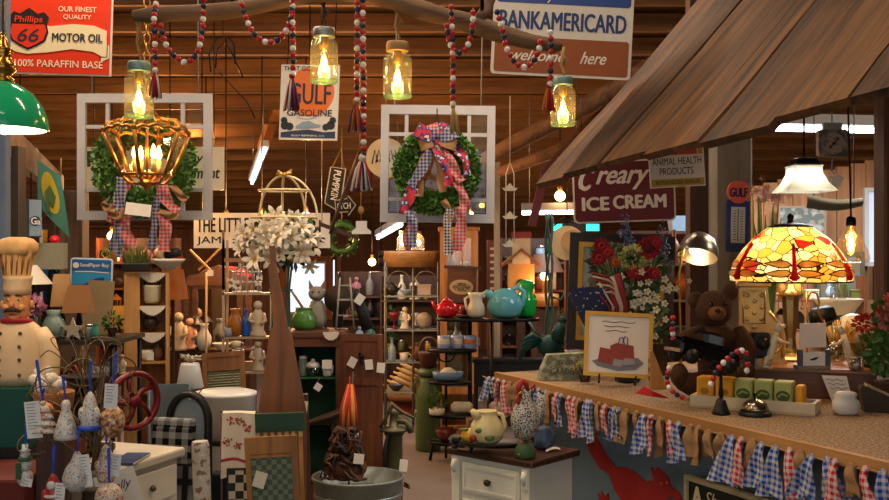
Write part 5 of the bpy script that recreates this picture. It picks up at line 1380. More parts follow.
part('head', m, SK, t)
DKH = plain('#3a2414',.6,0,.2)
m = MB(k); m.tube([(-9,-15,78),(-5,-17.5,81),(-1,-18.5,80.5),(3,-17.8,81),(8,-15,78)],[.8,2.4,2,2.4,.8],8); part('moustache', m, DKH, t)
m = MB(k); m.tube([(-9,-13.5,95),(-6,-15,96.5),(-3,-15,95.5)],[.7,1.2,.7],6); m.tube([(2,-15,95.5),(5,-15,96.5),(9,-13.5,95)],[.7,1.2,.7],6); part('eyebrow', m, DKH, t)
m = MB(k); m.ball((-6,-14.4,91.5),(2.2,1.2,1.3),8,6); m.ball((5.5,-14.4,91.5),(2.2,1.2,1.3),8,6); part('eye', m, plain('#e2d6c2',.3), t)
m = MB(k); m.ball((-6,-15.3,91.5),(1,.6,1),8,6); m.ball((5.5,-15.3,91.5),(1,.6,1),8,6); part('pupil', m, BLACK, t)
m = MB(k); m.tube([(-4,-16,76.2),(0,-17,75.6),(4,-16,76.2)],[.5,1,.5],6); part('mouth', m, plain('#9a4a38',.5), t)
m = MB(k); ell(m, [(0,97,14.5,15,-.5),(0,103,14.2,14.5,0),(1,112,14.5,14.5,0),(1,116,15.5,15,0)]); part('hat_band', m, CT, t)
def hatrib(a, z): return 1+.10*math.sin(a*7+z*.08)*min(1,(z-112)/14)
m = MB(k); m.lathe([(14,114),(14.6,124),(16,134),(17.5,142),(18,147)],56,(0,0,0),rib=hatrib,cap=False)
m.lathe([(16,139),(19,140),(20.5,145),(20,151),(15,156),(8,158),(0,158)],40,(0,0,0),rib=lambda a,z:1+.07*math.sin(a*5+1)+.04*math.sin(a*9+z*.2))
part('hat_crown', m, plain('#d8a86a',.5,0,.3,18), t)
m = MB(k)
for a in (-2.5,-2.1,-1.7,-1.35,-1.0,-.6): m.tube([(14.6*math.cos(a),14.6*math.sin(a),118),(15.8*math.cos(a+.05),15.8*math.sin(a+.05),130),(17.6*math.cos(a+.12),17.6*math.sin(a+.12),140)],[.5,1.3,.6],6)
part('hat_creases', m, plain('#8d5a2c',.6), t)
m = MB(k); m.tube([(13.5*math.cos(2*PI*i/24),13*math.sin(2*PI*i/24)-.5,67-2.4*math.sin(2*PI*i/24+PI)*-1) for i in range(24)],3.4,8,True); part('neckerchief', m, plain('#a11c22',.6,0,.15), t)
m = MB(k)
for z in (56,42,28,12):
    for x in (-12,8): m.ball((x, -20.5-(1.5 if z < 50 else -2.2), z), (2,1.4,2), 8, 6)
part('button', m, plain('#5c4022',.5), t)
m = MB(k); m.tube([(32,-14,24),(37,-15,28)],.8,5); m.tube([(31,-15,20),(38,-15.5,23)],.8,5); m.tube([(31,-16,16),(38,-16,18)],.8,5); part('sleeve_creases', m, plain('#a8763f',.6), t)
m = MB(k); m.grid(lambda u,v: (-30+14*u+2*math.sin(v*4),-25+2*math.sin(u*7),30-24*v-2*u),8,8); m.grid(lambda u,v: (-30+14*u+2*math.sin(v*4),-24.3+2*math.sin(u*7),30-24*v-2*u),8,8); part('towel', m, gingham('#24406e',.012), t)
# stand
a = P(15,384,d)
t = thing('display_stand','tall stand draped in teal cloth under the plaster chef','stand',(a.x,d,0))
m = MB(); m.box(-.28,.085,-.10,.14,a.z-.17,a.z-.001); part('teal_cloth', m, plain('#124640',.95,0,.15), t)
m = MB(); m.box(-.27,.09,-.10,.13,0,a.z-.171); part('body', m, plain('#14120f',.7), t)
# red crate lower left
a = P(14,470,2.72)
t = thing('red_crate','dull red wooden crate below the snowman ornament','crate',(a.x,2.72,0))
m = MB(); m.bbox(-.25,.075,-.12,.14,a.z-.3,a.z,.006); part('crate', m, plain('#5e1e14',.8,0,.25), t)
m = MB()
for x in (-.23,.05):
    for y_ in (-.10,.10): m.box(x,x+.03,y_,y_+.03,0,a.z-.3)
part('leg', m, DKWOOD, t)

# ------------------------------------------------------------ ornament tree on its pedestal
d = 2.5; k = d/F; base = P(95,520,d)
t = thing('plant_pedestal','dark pedestal table under the wire ornament tree','table',(base.x,d,0))
m = MB(); m.lathe([(.15,base.z-.02),(.15,base.z)],28); part('table_top', m, DKWOOD, t)
m = MB(); m.lathe([(.13,0),(.12,.03),(.03,.06),(.025,base.z-.02)],16); part('leg', m, DKWOOD, t)
t = T('ornament_tree','rusty wire ornament tree of curled stems hung with painted figures','ornament tree',95,520,d)
m = MB(k); m.lathe([(10,0),(13,3),(14,16),(12,26),(13,30)],16); part('pot', m, plain('#3a2a1c',.7,.2,.3), t)
def W(x, y, dy=0): return Vector((x-95, dy, 520-y))
stems = [((88,440),(72,378),(50,352),(37,358)),((92,430),(80,372),(66,340),(54,338),(60,352)),((95,420),(92,360),(86,335),(80,326)),((98,425),(102,365),(112,344),(120,348),(112,358)),((100,430),(112,380),(126,372),(130,392),(118,398)),
 ((90,450),(70,412),(40,402),(28,418),(42,428)),((94,450),(84,425),(58,410),(50,428),(58,448)),((96,440),(88,400),(80,372),(70,366),(62,376)),((99,445),(104,400),(100,372),(92,362),(88,368)),((101,455),(112,440),(112,452),(108,458)),((92,455),(80,430),(80,432)),((88,460),(64,442),(54,440),(54,446)),
 ((93,430),(98,370),(108,352),(96,340),(84,350)),((89,440),(62,400),(38,380),(30,392),(40,402)),((103,440),(118,420),(128,402),(122,388)),((97,420),(76,350),(74,336)),((94,430),(88,360),(98,334))]
m = MB(k); rr = random.Random(5)
for s_ in stems:
    pts = [W(95+rr.uniform(-4,4),470,rr.uniform(-3,3))]+[W(x,y,rr.uniform(-10,10)) for x, y in s_]
    m.tube(smooth(pts,6), [1.0-.6*i/(len(pts)*6) for i in range((len(pts)-1)*6+1)], 6)
for cx, cy, r_, a0_, a1_ in ((50,425,20,.3,5.2),(60,384,23,-.5,4.2),(37,442,14,.8,6.6),(122,366,15,-1,4),(86,372,17,1,6),(70,444,22,-.6,3.6),(104,352,20,0,3.4),(48,398,16,.2,5.4),(116,410,18,-1.4,2.6),(92,408,15,1.8,6.4)):
    m.tube([W(cx+r_*math.cos(a0_+(a1_-a0_)*i/20),cy-r_*.8*math.sin(a0_+(a1_-a0_)*i/20),-9+6*math.sin(i*.5)) for i in range(21)], .75, 5)
part('wire_stems', m, plain('#6a553a',.6,.4,.4,40), t)
BLUE = plain('#2346b0',.5,0,.1)
CER = spotted('#cdc6b6','#7484a0',170,.6,.3,'#b8a094'); CERR = spotted('#cabca8','#b0614c',150,.57,.35,'#8a9a80'); CERB = spotted('#b98a5c','#7a4a32',110,.54,.35,'#cdbb9c')
def orn(x, ytop, ytip, label, build, mat, card=None, extra=None, dy=-16):
    o = T('hanging_ornament', label, 'ornament', x, ytop+ (ytip-ytop), d+dy*k, None, 'painted figures on the ornament tree')
    m = MB(k); build(m); part('figure', m, mat, o)
    if extra: 
        m = MB(k); extra[0](m); part(extra[1], m, extra[2], o)
    m = MB(k); h = ytip-ytop
    return o
def rib(o, x, y0, y1, ytip, w=2.0, lean=0):
    m = MB(k)
    m.grid(lambda u,v: ((u-.5)*w*1.3+lean*v, -.5+.8*math.sin(u*3+v*6), (ytip-y1)+(y1-y0)*v), 2, 8); m.grid(lambda u,v: ((u-.5)*w*1.3+lean*v, -.1+.8*math.sin(u*3+v*6), (ytip-y1)+(y1-y0)*v), 2, 8)
    m.ball((lean,-.3,ytip-y0), (w*.8,w*.6,w*.8), 8, 6); part('hanging_ribbon', m, BLUE, o)
def cardp(o, x0, z0, w, h, ang):
    m = MB(k); m.X = Matrix.Translation((x0,-6,z0)) @ Matrix.Rotation(ang,4,'Y'); m.box(-w/2,w/2,-.2,.2,-h/2,h/2); c = part('tag_card', m, PAPER, o)
    m = MB(k); m.X = Matrix.Translation((x0,-6,z0)) @ Matrix.Rotation(ang,4,'Y')
    for i in range(int(h/4)): m.box(-w*.35,w*.25-(i%3),-.35,-.2,h/2-3-i*3,h/2-2.3-i*3)
    part('print', m, plain('#7d8894',.8), c)
def treefig(m):
    for z, r in ((0,16),(7,14),(14,11),(20,8)): m.lathe([(0,z),(r,z+.5),(r*.9,z+3),(r*.45,z+8)],10,sy=.5,rib=lambda a,q:1+.18*math.sin(a*5))
    m.ball((0,0,29),3,8,6)
o = orn(43,402,433,'tree shaped ceramic ornament with a white card behind it',treefig,CERR); rib(o,43,362,402,433,2,-6); cardp(o,-7,14,15,36,-.1)
def bellfig(m): m.lathe([(0,0),(11,0),(12,3),(9,14),(6,24),(4,29),(5,33),(3,38),(0,39)],16)
o = orn(66,400,439,'bell skirted ceramic figure with blue dots beside the tree shaped ornament',bellfig,CER); rib(o,66,378,402,439,1.8,-3)
def santa(m): m.lathe([(0,0),(7,0),(9,4),(9,16),(7,24),(6,29),(4,34),(1,38),(0,38)],14,sy=.8); m.ball((-7,-2,16),(4,4,7),8,6); m.ball((7,-2,16),(4,4,7),8,6)
o = orn(90,393,430,'white robed ceramic figure hung high in the middle of the wire tree',santa,CER,None,(lambda m: m.lathe([(9,0),(11,1),(10,4),(8,5)],14), 'blue_rim', BLUE)); rib(o,90,363,394,430,1.8,1)
o = orn(113,398,438,'brown and orange ceramic bauble under a tall white tag',lambda m: (m.ball((0,0,16),(12,11,16),12,8), m.ball((-5,-6,22),(6,5,6),8,6)),CERB); rib(o,113,356,384,438,1.8,3); cardp(o,0,42,13,24,.05)
def snow(m): m.ball((0,0,8),(8,7,9),12,8); m.ball((0,0,21),(6.5,6,7),12,8); m.ball((0,0,31),(5,5,5),12,8); m.lathe([(6,35),(3,36),(3,41),(0,41)],12)
o = orn(25,446,486,'snowman ornament with a green scarf over the red crate',snow,CER,None,(lambda m: (m.lathe([(6,25),(7.5,26),(6,28.5)],12), m.box(-6,-1,-8,-6.6,8,24)),'scarf',plain('#2c5a36',.7))); rib(o,25,420,447,486,1.8,2); cardp(o,4,5,11,8,.2)
o = orn(77,452,492,'round white ceramic bulb ornament with a large plain tag',lambda m: m.lathe([(0,0),(7,1),(13,8),(14,15),(11,24),(6,31),(4,37),(2,40)],16),CER); rib(o,80,428,455,492,1.8,2); cardp(o,10,22,12,32,-.14)
o = orn(53,474,512,'red robed ceramic figure low in front of the wire tree',santa,plain('#a8332a',.35,0,.2),None,(lambda m: (m.ball((0,-5,27),(4.5,3,4.5),8,6), m.lathe([(7.5,15),(9.5,16),(8,18)],12)),'white_trim',WHITE)); rib(o,54,446,476,512,1.8,1); cardp(o,9,20,10,20,.1)
o = orn(106,448,482,'slim striped ceramic figure at the dresser side of the wire tree',santa,CERR,dy=-2); cardp(o,12,18,9,22,.1); rib(o,106,432,450,482,1.6,1)
o = orn(109,482,512,'flowered ceramic ball ornament in front of the written note',lambda m: m.ball((0,0,14),(14,12,15),14,10),CERR); rib(o,109,450,486,512,2,0)
o = orn(42,398,420,'small tangerine ceramic pumpkin ornament behind the bell skirted figure',lambda m: m.lathe([(0,0),(9,2),(12,9),(9,16),(3,19),(0,17)],18,rib=lambda a,z:1+.08*math.sin(a*8)),plain('#a8622c',.4,0,.2),dy=24); rib(o,46,388,402,420,1.4,2)

# basket of cotton bolls behind
d = 2.70; k = d/F
t = T('wicker_basket','small brown wicker basket heaped with white cotton bolls','basket',54,414,d)
m = MB(k); m.lathe([(13,0),(17,4),(20,22),(19,23),(15,5),(0,4)],24,rib=lambda a,z:1+.03*math.sin(a*24+z*2)); part('basket_bowl', m, wood('#7a4a20','#a8713a',0,20), t)
m = MB(k); rr = random.Random(9)
for i in range(26): m.ball((rr.uniform(-17,14),rr.uniform(-10,8),24+rr.uniform(0,22)*(1-abs(i-13)/26)), rr.uniform(4,6.2), 8, 6)
part('cotton_bolls', m, plain('#cfc2ae',.9,0,.2,40), t)
m = MB(k); m.box(-14,14,-10,10,-(t.location.z)/k,0); part('pedestal_base', m, DKWOOD, t)

# ------------------------------------------------------------ painted dresser, coffee mill, note
c0 = P(183,447,3.57); dirb = Vector((-.34,-.94,0)).normalized(); left = Vector((-.94,.34,0)).normalized()
ang = math.atan2(dirb.y, dirb.x)  # local x towards the camera along the front, local -y = right side
t = thing('painted_dresser','worn white painted dresser with small dark knobs beside the plaid cloth','dresser',(c0.x,c0.y,0),ang)
hz = c0.z
# local axes: x along front toward viewer; y = rot90(x) = (.92,-.38) points right/out ; body extends to -y
m = MB(); m.box(.02,.36,-.44,-.012,.08,hz-.03); part('body', m, plain('#d2ccbc',.55,0,.2,9), t)
m = MB(); m.bbox(0,.38,-.46,.012,hz-.03,hz,.006); part('top', m, plain('#c6bfae',.45,0,.2,9), t)
m = MB()
for x in (.03,.31):
    for y_ in (-.41,-.06): m.box(x,x+.04,y_,y_+.04,0,.08)
part('leg', m, plain('#d2ccbc',.55,0,.2,9), t)
for i, (x0, x1, z0, z1) in enumerate(((.04,.34,hz-.16,hz-.05),(.04,.34,hz-.29,hz-.18),(.04,.34,.12,hz-.31))):
    m = MB(); m.bbox(x0,x1,-.012,.002,z0,z1,.004); dd = part('drawer' if i < 2 else 'door', m, plain('#d8d2c2',.55,0,.2,9), t)
    m = MB(); q = ((x0+x1)/2 if i < 2 else x0+.03, .012, (z0+z1)/2 if i < 2 else z1-.12); m.ball(q,.011,10,8); m.tube([(q[0],0,q[2]),(q[0],.01,q[2])],.005,8); part('knob', m, plain('#5a4a38',.4,.5,.2) if i < 2 else BLACKMET, dd)
q0 = P(120,463,3.3)
t = thing('blue_book','thin blue booklet lying on the painted dresser','book',c0+dirb*.17+left*.06+Vector((0,0,.001)),ang+.3)
m = MB(); m.box(0,.17,-.04,.04,0,.008); part('cover', m, plain('#24406e',.5,0,.2), t)
m = MB(); m.box(.004,.166,-.038,.042,.0022,.006); part('pages', m, PAPERD, t)
# mill
mz = hz+.001
mp_ = c0+dirb*.2+left*.22
t = thing('coffee_mill','black and red cast iron coffee mill with a red spoked flywheel','coffee mill',(mp_.x,mp_.y,mz),math.radians(0))
m = MB(); m.bbox(-.12,.05,-.07,.07,0,.025,.006); m.lathe([(.055,.025),(.05,.05),(.035,.09),(.045,.12),(.06,.17),(.05,.2),(.03,.21)],20,(-.035,0,0)); m.lathe([(.03,.21),(.075,.26),(.078,.27),(.07,.265)],20,(-.035,0,0)); part('body', m, plain('#1c1716',.45,.4,.3), t)
m = MB(); m.bbox(-.11,.0,-.10,-.07,.02,.07,.004); part('drawer', m, REDWOOD, t)
m = MB(); m.tube([(-.03,0,.16),(.10,-.04,.16)],.009,10); part('axle', m, BLACKMET, t)
wh = P(134,401,3.36); lc = wh-t.location
m = MB(); rx, rz = .078, .092
WX = Matrix.Translation(lc) @ Matrix.Rotation(math.radians(52),4,'Z')
m.X = WX
m.tube([(rz*math.cos(2*PI*i/40),0,rz*math.sin(2*PI*i/40)) for i in range(40)],.011,8,True,sy=1.3)
for i in range(5):
    a = 2*PI*i/5+.5; m.tube([(0,0,0),(rz*.5*math.cos(a+.25),0,rz*.5*math.sin(a+.25)),(rz*math.cos(a),0,rz*math.sin(a))],[.013,.009,.010],8)
m.tube([(0,-.015,0),(0,.02,0)],.02,14)
part('flywheel', m, plain('#6a1418',.4,.2,.25), t)
m = MB(); m.tube([(-.03,0,.16), Vector((-.03,0,.16)).lerp(lc,.5)+Vector((0,0,.0)), lc],.010,8); part('wheel_shaft', m, BLACKMET, t)
# handwritten note
t = T('hanging_written_note','white paper note with black script propped before the painted dresser','note',124,508,2.75,(0,math.radians(-16),.2))
m = MB(2.75/F); m.box(-20,20,-.2,.2,0,38); part('paper', m, PAPER, t)
m = MB(2.75/F); m.text('Polly', 2, 22, 24, 12, -.4, .5, 0); m.text('a', -13, 26, 5, 5, -.4, .4, 0); part('script', m, INK, t)
m = MB(2.75/F); m.box(-3,3,.2,2,-18,30); part('stand', m, plain('#8a8478',.6), t)

# ------------------------------------------------------------ left shelf of lampshades and bits
d = 5.0; k = d/F; tz = P(0,337,d).z
a = P(62,337,d)
t = thing('lamp_table','black metal table crowded with shades beyond the plaster chef','table',(a.x,d,0))
m = MB(); m.box(-.42,.34,-.22,.25,tz-.02,tz); part('table_top', m, plain('#3a3830',.4,.3,.2), t)
for x in (-.4,.32):
    for y_ in (-.2,.22):
        m = MB(); m.tube([(x,y_,0),(x,y_,tz-.02)],.012,8); part('leg', m, BLACKMET, t)
m = MB(); m.box(-.4,.32,-.2,.22,P(0,372,5.0).z-.02,P(0,372,5.0).z); part('shelf', m, DKWOOD, t)
def onT(d_): return 250+(EYE-tz)/d_*F
def shade_lamp(name, label, px, d_, w0, w1, y0, y1, mat, sq_=False, stem=True):
    k = d_/F; pb = onT(d_); t = T(name, label, 'lamp', px, pb, d_)
    m = MB(k)
    if sq_: m.lathe([(w0*1.414/2,pb-y0),(w1*1.414/2,pb-y1)],4,ph=PI/4+.25,cap=False,smooth=False); m.lathe([(w0*1.38/2,pb-y0),(w1*1.38/2,pb-y1)],4,ph=PI/4+.25,cap=False,smooth=False)
    else: m.lathe([(w0/2,pb-y0),(w1/2,pb-y1)],24,cap=False)
    part('lamp_shade', m, mat, t)
    m = MB(k); m.lathe([(8,0),(8,2),(3,5),(2.2,(pb-y0)*.5),(3.4,(pb-y0)*.6),(1.4,pb-y0),(1.2,pb-y1)],14); m.tube([(-w1*.5,0,pb-y1-1),(w1*.5,0,pb-y1-1)],.5,5); part('base', m, BLACKMET, t)
    return t
shade_lamp('table_lamp','square brown paper shade lamp on black feet before the blue sign',79,4.9,30,19,312,285,plain('#8d6238',.7,0,.12),True)
shade_lamp('table_lamp','boxy grey shade lamp standing tallest behind the plaster chef hat',50,5.14,30,30,269,243,plain('#8d8d78',.8,0,.1),True)
shade_lamp('table_lamp','white flared cone shade lamp beside the plaster chef face',34,4.88,36,6,284,265,shade_glass('#e2ddcc',0,.3))
shade_lamp('table_lamp','tall tan shade lamp behind the pink posy',62,4.97,20,14,306,274,plain('#b08c5c',.8,0,.1),True)
t = T('leaning_panel','tan board leaning behind the square brown lampshade','panel',97,onT(5.15),5.15,(math.radians(-6),math.radians(3),0))
m = MB(5.15/F); m.box(-13,13,-1,1,0,54); part('board', m, plain('#8a7856',.8,0,.12), t)
m = MB(4.95/F); m.tube([(0,0,0),(4,0,14),(-3,0,24)],.5,5)
d2 = 4.8
t = T('pink_posy','small posy of pink petals in a dark cup near the plaster chef','flowers',33,onT(d2),d2); rr = random.Random(2)
m = MB(d2/F); m.lathe([(5,0),(7,10),(7,24),(5,26)],14); part('vase', m, plain('#3a3c34',.5), t)
m = MB(d2/F); leafball(m,(0,0,34),(9,8,9),150,6,rr,1); part('blossoms', m, [plain('#c787a0',.8,0,.2), plain('#d8a8b8',.8,0,.2)], t)
quick('stoneware_vase','grey green stoneware vase between the posy and the brown lamp','vase',54,onT(4.83),4.83,[('body', lambda m: m.lathe([(6,0),(11,6),(12,14),(8,22),(6,25),(8,30),(7,30)],18), plain('#6f857c',.4,0,.2))])
t = quick('star_ornament','pale five pointed star standing in front of the brown lamp','ornament',73,onT(4.8),4.8,[('star', lambda m: m.prism([((12 if i%2==0 else 5)*math.sin(i*PI/5),11+(12 if i%2==0 else 5)*math.cos(i*PI/5)) for i in range(10)][::-1],-1.5,1.5), plain('#b5ab98',.5,.2,.2))])
# red glow dot and plants at (55,238)
t = T('hanging_red_ball','shiny red glass ball hanging above the grey boxy shade','ornament',55,240,5.5)
m = MB(5.5/F); m.ball((0,0,0),5,12,8); part('ball', m, plain('#d81f2a',.2,0,.05), t)
m = MB(5.5/F); m.tube([(0,0,5),(0,0,60)],.4,4); part('hanging_cord', m, TWINE, t)
# ------------------------------------------------------------ middle: pine cubby, washer, boards
def floorz(d): return 250+EYE/d*F
d = 5.4; k = d/F
pb = floorz(d)
t = T('pine_cubby','honey pine cubby shelf with lace edged boards','shelf',146,pb,d,(0,0,math.radians(12)))
m = MB(k); m.box(-21,-6,-1,20,0,pb-273); m.box(19,22,-1,20,0,pb-273); part('side_panel', m, PINEW, t)
ys = (273,306,333,362,392)
for y in ys:
    m = MB(k); m.box(-6,19,0,19,pb-y-2,pb-y); part('shelf_board', m, PINEW, t)
m = MB(k); m.box(-6,19,19,20,0,pb-275); part('back_panel', m, OAKW, t)
for y in (273,306,333):
    m = MB(k); m.prism([(-6+i*1.2, pb-y-(2+7*math.sin(PI*i/20)+1.2*(i%2))) for i in range(21)]+[(19,pb-y),(-6,pb-y)],-1.6,-1.1)
    part('lace_edging', m, plain('#c9c2b0',.9,0,.1), t)
REF = 5.4
def cub(y, dx): return (146+dx, y, d+.03)
def pot(m): m.lathe([(0,0),(6,0),(8,3),(8.5,16),(9,18),(8,18),(7,2),(0,2)],18)
quick('enamel_pail','cream enamel pail on the upper cubby board','pail',152,303.5,d+.05,[('pail', pot, plain('#c9bf9f',.4,0,.15)),('handle', lambda m: m.tube([(8*math.cos(a),0,17+7*math.sin(a)) for a in [PI*i/8 for i in range(9)]],.6,5), BLACKMET)])
quick('dark_teapot','dark round teapot on the middle cubby board','teapot',150,330.5,d+.05,[('body', lambda m: (m.ball((0,0,7),(8,7,7),12,8), m.tube([(7,0,6),(11,0,10),(12,0,13)],[2,1.4,1],6)), plain('#2d2a26',.3)),('lid', lambda m: m.lathe([(5,12),(3,15),(1,17),(0,18)],12), plain('#3a342c',.3))])
quick('white_cup','white lidded cup on the lower cubby board','cup',147,361.6,d+.05,[('cup', lambda m: m.lathe([(4,0),(6,2),(7,11),(6,11)],14), WHITE),('price_tag', lambda m: m.box(2,9,-8,-7.6,1,9), PAPER)])
quick('clay_jug','brown clay jug on the lower cubby board beside the white cup','jug',157,361.6,d+.07,[('body', lambda m: m.lathe([(4,0),(7,5),(6,11),(3,15),(4,18)],14), plain('#6a4a30',.5)),('handle', lambda m: m.tube([(3,3,6),(5,6,9),(2,3,15)],.8,6), plain('#6a4a30',.5))])
quick('white_fluted_dish','white fluted dish lying over the cubby top','dish',168,271,d+.06,[('dish', lambda m: m.lathe([(3,0),(5,1),(16,9),(18,12),(16,11),(4,2),(0,2)],28,sx=.95,rib=lambda a,z:1+.05*math.sin(a*14)), plain('#cfc9ba',.4))])
t = quick('planter_tray','black planter tray of spiky green succulents on the pine cubby','plant',137,271,d-.02,[('tray', lambda m: m.bbox(-14,14,-5,5,0,8,1), BLACK)]); rr = random.Random(6)
m = MB(d/F)
for i in range(70):
    x = rr.uniform(-12,12); a = rr.uniform(-.5,.5); m.mi = i%2; z = rr.uniform(12,22)
    m.add([(x-1,0,7),(x+1,0,7),(x+a*10,rr.uniform(-4,4),7+z)],[(0,1,2)]); m.add([(x,-1,7),(x,1,7),(x+a*10,rr.uniform(-4,4),7+z)],[(0,1,2)])
part('foliage', m, [plain('#7a8038',.7,0,.3), plain('#4d5c2a',.7,0,.3)], t)

REF = None
# blue grey panel chair back, trunk arch, plaid cloth
d = 4.32; k = d/F; pb = floorz(d)
t = T('slatted_chair','blue grey painted metal chair behind the plaid cloth','chair',167,pb,d,(0,0,.15))
m = MB(k); m.rrect(-19,24,pb-424,pb-384,6,-1,1); part('backrest', m, plain('#66727a',.5,.3,.2), t)
m = MB(k); m.bbox(-20,25,-36,2,pb-470,pb-464,1); part('seat', m, plain('#66727a',.5,.3,.2), t)
for x in (-17,22):
    for y_ in (-33,0):
        m = MB(k); m.tube([(x,y_,0),(x,y_,pb-(470 if y_ < -1 else 386))],1.5,8); part('leg', m, plain('#4d575e',.5,.4,.2), t)
d = 4.05; k = d/F; pb = floorz(d)
t = T('arched_sled','black bentwood sled frame standing on end with pale deck','sled',190,pb,d,(0,0,-.12))
arch = [(-20,0)]+[(-20+3*math.sin(i*.1), (pb-420)*i/8) for i in range(1,9)]+[(-1+20*math.cos(PI-PI*i/14),pb-420+26*math.sin(PI*i/14)) for i in range(15)]+[(19,(pb-420)*(1-i/8)) for i in range(1,9)]
m = MB(k); m.tube([(x,0,z) for x, z in arch], 4, 8, sy=1.4); part('frame', m, plain('#1d1c1c',.4,.2,.2), t)
ar2 = [(x*.78,z if z < pb-420 else pb-420+(z-(pb-420))*.78) for x, z in arch]
m = MB(k); m.prism(ar2, 1, 3); part('deck', m, plain('#8d9aa2',.6,.2,.2), t)
m = MB(k); m.box(-20,19,-2,2,60,66); m.box(-20,19,-2,2,160,166); part('slat', m, BLACK, t)
t = T('plaid_blanket','black and white plaid blanket folded over the front of the arched sled','blanket',170,462,d-.1,(0,.05,0))
m = MB((d-.1)/F)
m.bbox(-18,24,-6,4,0,44,2); m.bbox(-17,23,-9,-6.2,6,36,1); part('folds', m, gingham('#101010',.05,'#8d9090'), t)
m = MB((d-.1)/F); m.box(-10,-6,-4,4,-(floorz(d-.1)-462),0); m.box(14,18,-4,4,-(floorz(d-.1)-462),0); m.box(-18,24,-6,4,-2,0); part('rack_leg', m, BLACKMET, t)
# enamel washer tub with pail on it
d = 4.75; k = d/F; pb = floorz(d)
t = T('enamel_washer','white enamel washing machine tub with a black band','washing machine',225,pb,d)
m = MB(k); m.lathe([(27,20),(30,24),(30,pb-440),(31,pb-438)],32,sy=.9); part('body', m, plain('#cdcec8',.35,.1,.1,6), t)
m = MB(k); m.lathe([(31,pb-441),(31.6,pb-440),(31.6,pb-436),(31,pb-435)],32,sy=.9); part('band', m, BLACK, t)
m = MB(k); m.lathe([(30,pb-438),(30,pb-396),(31.5,pb-395),(31.5,pb-392),(24,pb-390),(0,pb-389)],32,sy=.9); part('lid_drum', m, plain('#d8d9d2',.3,.1,.1,6), t)
for a in range(3):
    m = MB(k); q = a*2*PI/3+.5; m.tube([(24*math.cos(q),20*math.sin(q),22),(27*math.cos(q),23*math.sin(q),0)],2.2,8); part('leg', m, BLACKMET, t)
d = 4.53; k = d/F
t = T('enamel_bucket','white enamel bucket upside down on a post beside the washer','bucket',190,388,d)
m = MB(k); m.lathe([(13,0),(13.5,1),(9.5,23),(8.5,25),(0,25.5)],24); part('bucket', m, plain('#b9bcb8',.35,0,.1), t)
m = MB(k); m.tube([(13*math.cos(a),-3-2*math.sin(a),1-8*math.sin(a)) for a in [PI*i/10 for i in range(11)]],.5,5); part('handle', m, BLACKMET, t)
m = MB(k); m.tube([(0,0,-(floorz(d)-388)),(0,0,10)],2.4,8); m.lathe([(10,-(floorz(d)-388)),(10,-(floorz(d)-390))],12); part('post', m, DKWOOD, t)
quick('feather_cap','little straw nest of cream feathers on the upturned bucket','nest',191,362,d,[('feathers', lambda m: [m.tube([(0,0,0),(6*math.cos(i),4*math.sin(i),3+i%4),(11*math.cos(i),5*math.sin(i),2+(i*3)%7)],[1.2,1.4,.4],5) for i in range(26)], plain('#b5a98c',.9,0,.3))])
d = 3.86; k = d/F; pb = floorz(d)
t = T('rusty_post','white chipped wooden newel post leaning before the washer','post',208,pb,d,(0,math.radians(-2),0))
m = MB(k); m.lathe([(9,0),(9,pb-445),(8,pb-441),(0,pb-440)],8,smooth=False); part('shaft', m, spotted('#b3aea4','#7a6450',40,.6,.7,'#c4c0b6'), t)
d = 4.18; k = d/F; pb = floorz(d)
t = T('blue_tin_box','tall dark blue tin box beside the chipped post','box',227,pb,d)
m = MB(k); m.bbox(-14,14,-8,8,0,pb-472,1.5); part('box', m, plain('#1c2632',.45,.3,.2), t)
# towel
t = T('flowered_towel','cream dish towel printed with red flowers and a red band','towel',239,412,3.98,(0,0,-.06))
k = 3.98/F; TW = plain('#d3c8b2',.9,0,.08)
def tw(off):
    return lambda u, v: (-16+33*u+3*v*(u-.3), -4-1.6*math.sin(u*9+v*2)*(.3+v)+off, -66*v+2*math.sin(u*5)*v-2*abs(u-.5)*(1-v))
m = MB(k); m.grid(tw(0),14,20); m.grid(tw(.5),14,20); m.grid(lambda u,v: (-16+33*u, -4+8*v, 1.5*math.sin(PI*v)-2*abs(u-.5)*(1-v)),14,4); m.grid(lambda u,v: (-15+31*u, 4.5+math.sin(u*8)*v, -50*v),10,8); part('cloth', m, TW, t)
m = MB(k); m.grid(lambda u,v: Vector(tw(-.25)(u,.70+.045*v)),14,2); part('red_band', m, plain('#a82838',.9), t)
m = MB(k); rr = random.Random(12)
for cu, cv, nn in ((.55,.12,26),(.75,.2,20),(.3,.14,14),(.2,.42,18),(.5,.52,20),(.8,.5,18)):
    for i in range(nn):
        u = min(.95,max(.05,cu+rr.gauss(0,.07))); v = min(.66,max(.03,cv+rr.gauss(0,.035))); p = Vector(tw(-.5)(u,v)); s = rr.uniform(.7,1.5); m.mi = i % 3 > 1
        m.add([p+Vector((-s,0,0)),p+Vector((0,0,-s)),p+Vector((s,0,0)),p+Vector((0,0,s))],[(0,1,2,3)])
part('flower_print', m, [plain('#b23240',.9), plain('#8a8a4a',.9)], t)
m = MB(k); m.tube([(-19,0,0),(21,0,0)],.9,8); m.tube([(-18,0,0),(-18,3,-(floorz(3.98)-412))],1.1,8); m.tube([(20,0,0),(20,3,-(floorz(3.98)-412))],1.1,8); part('towel_rail', m, plain('#4a3320',.6), t)

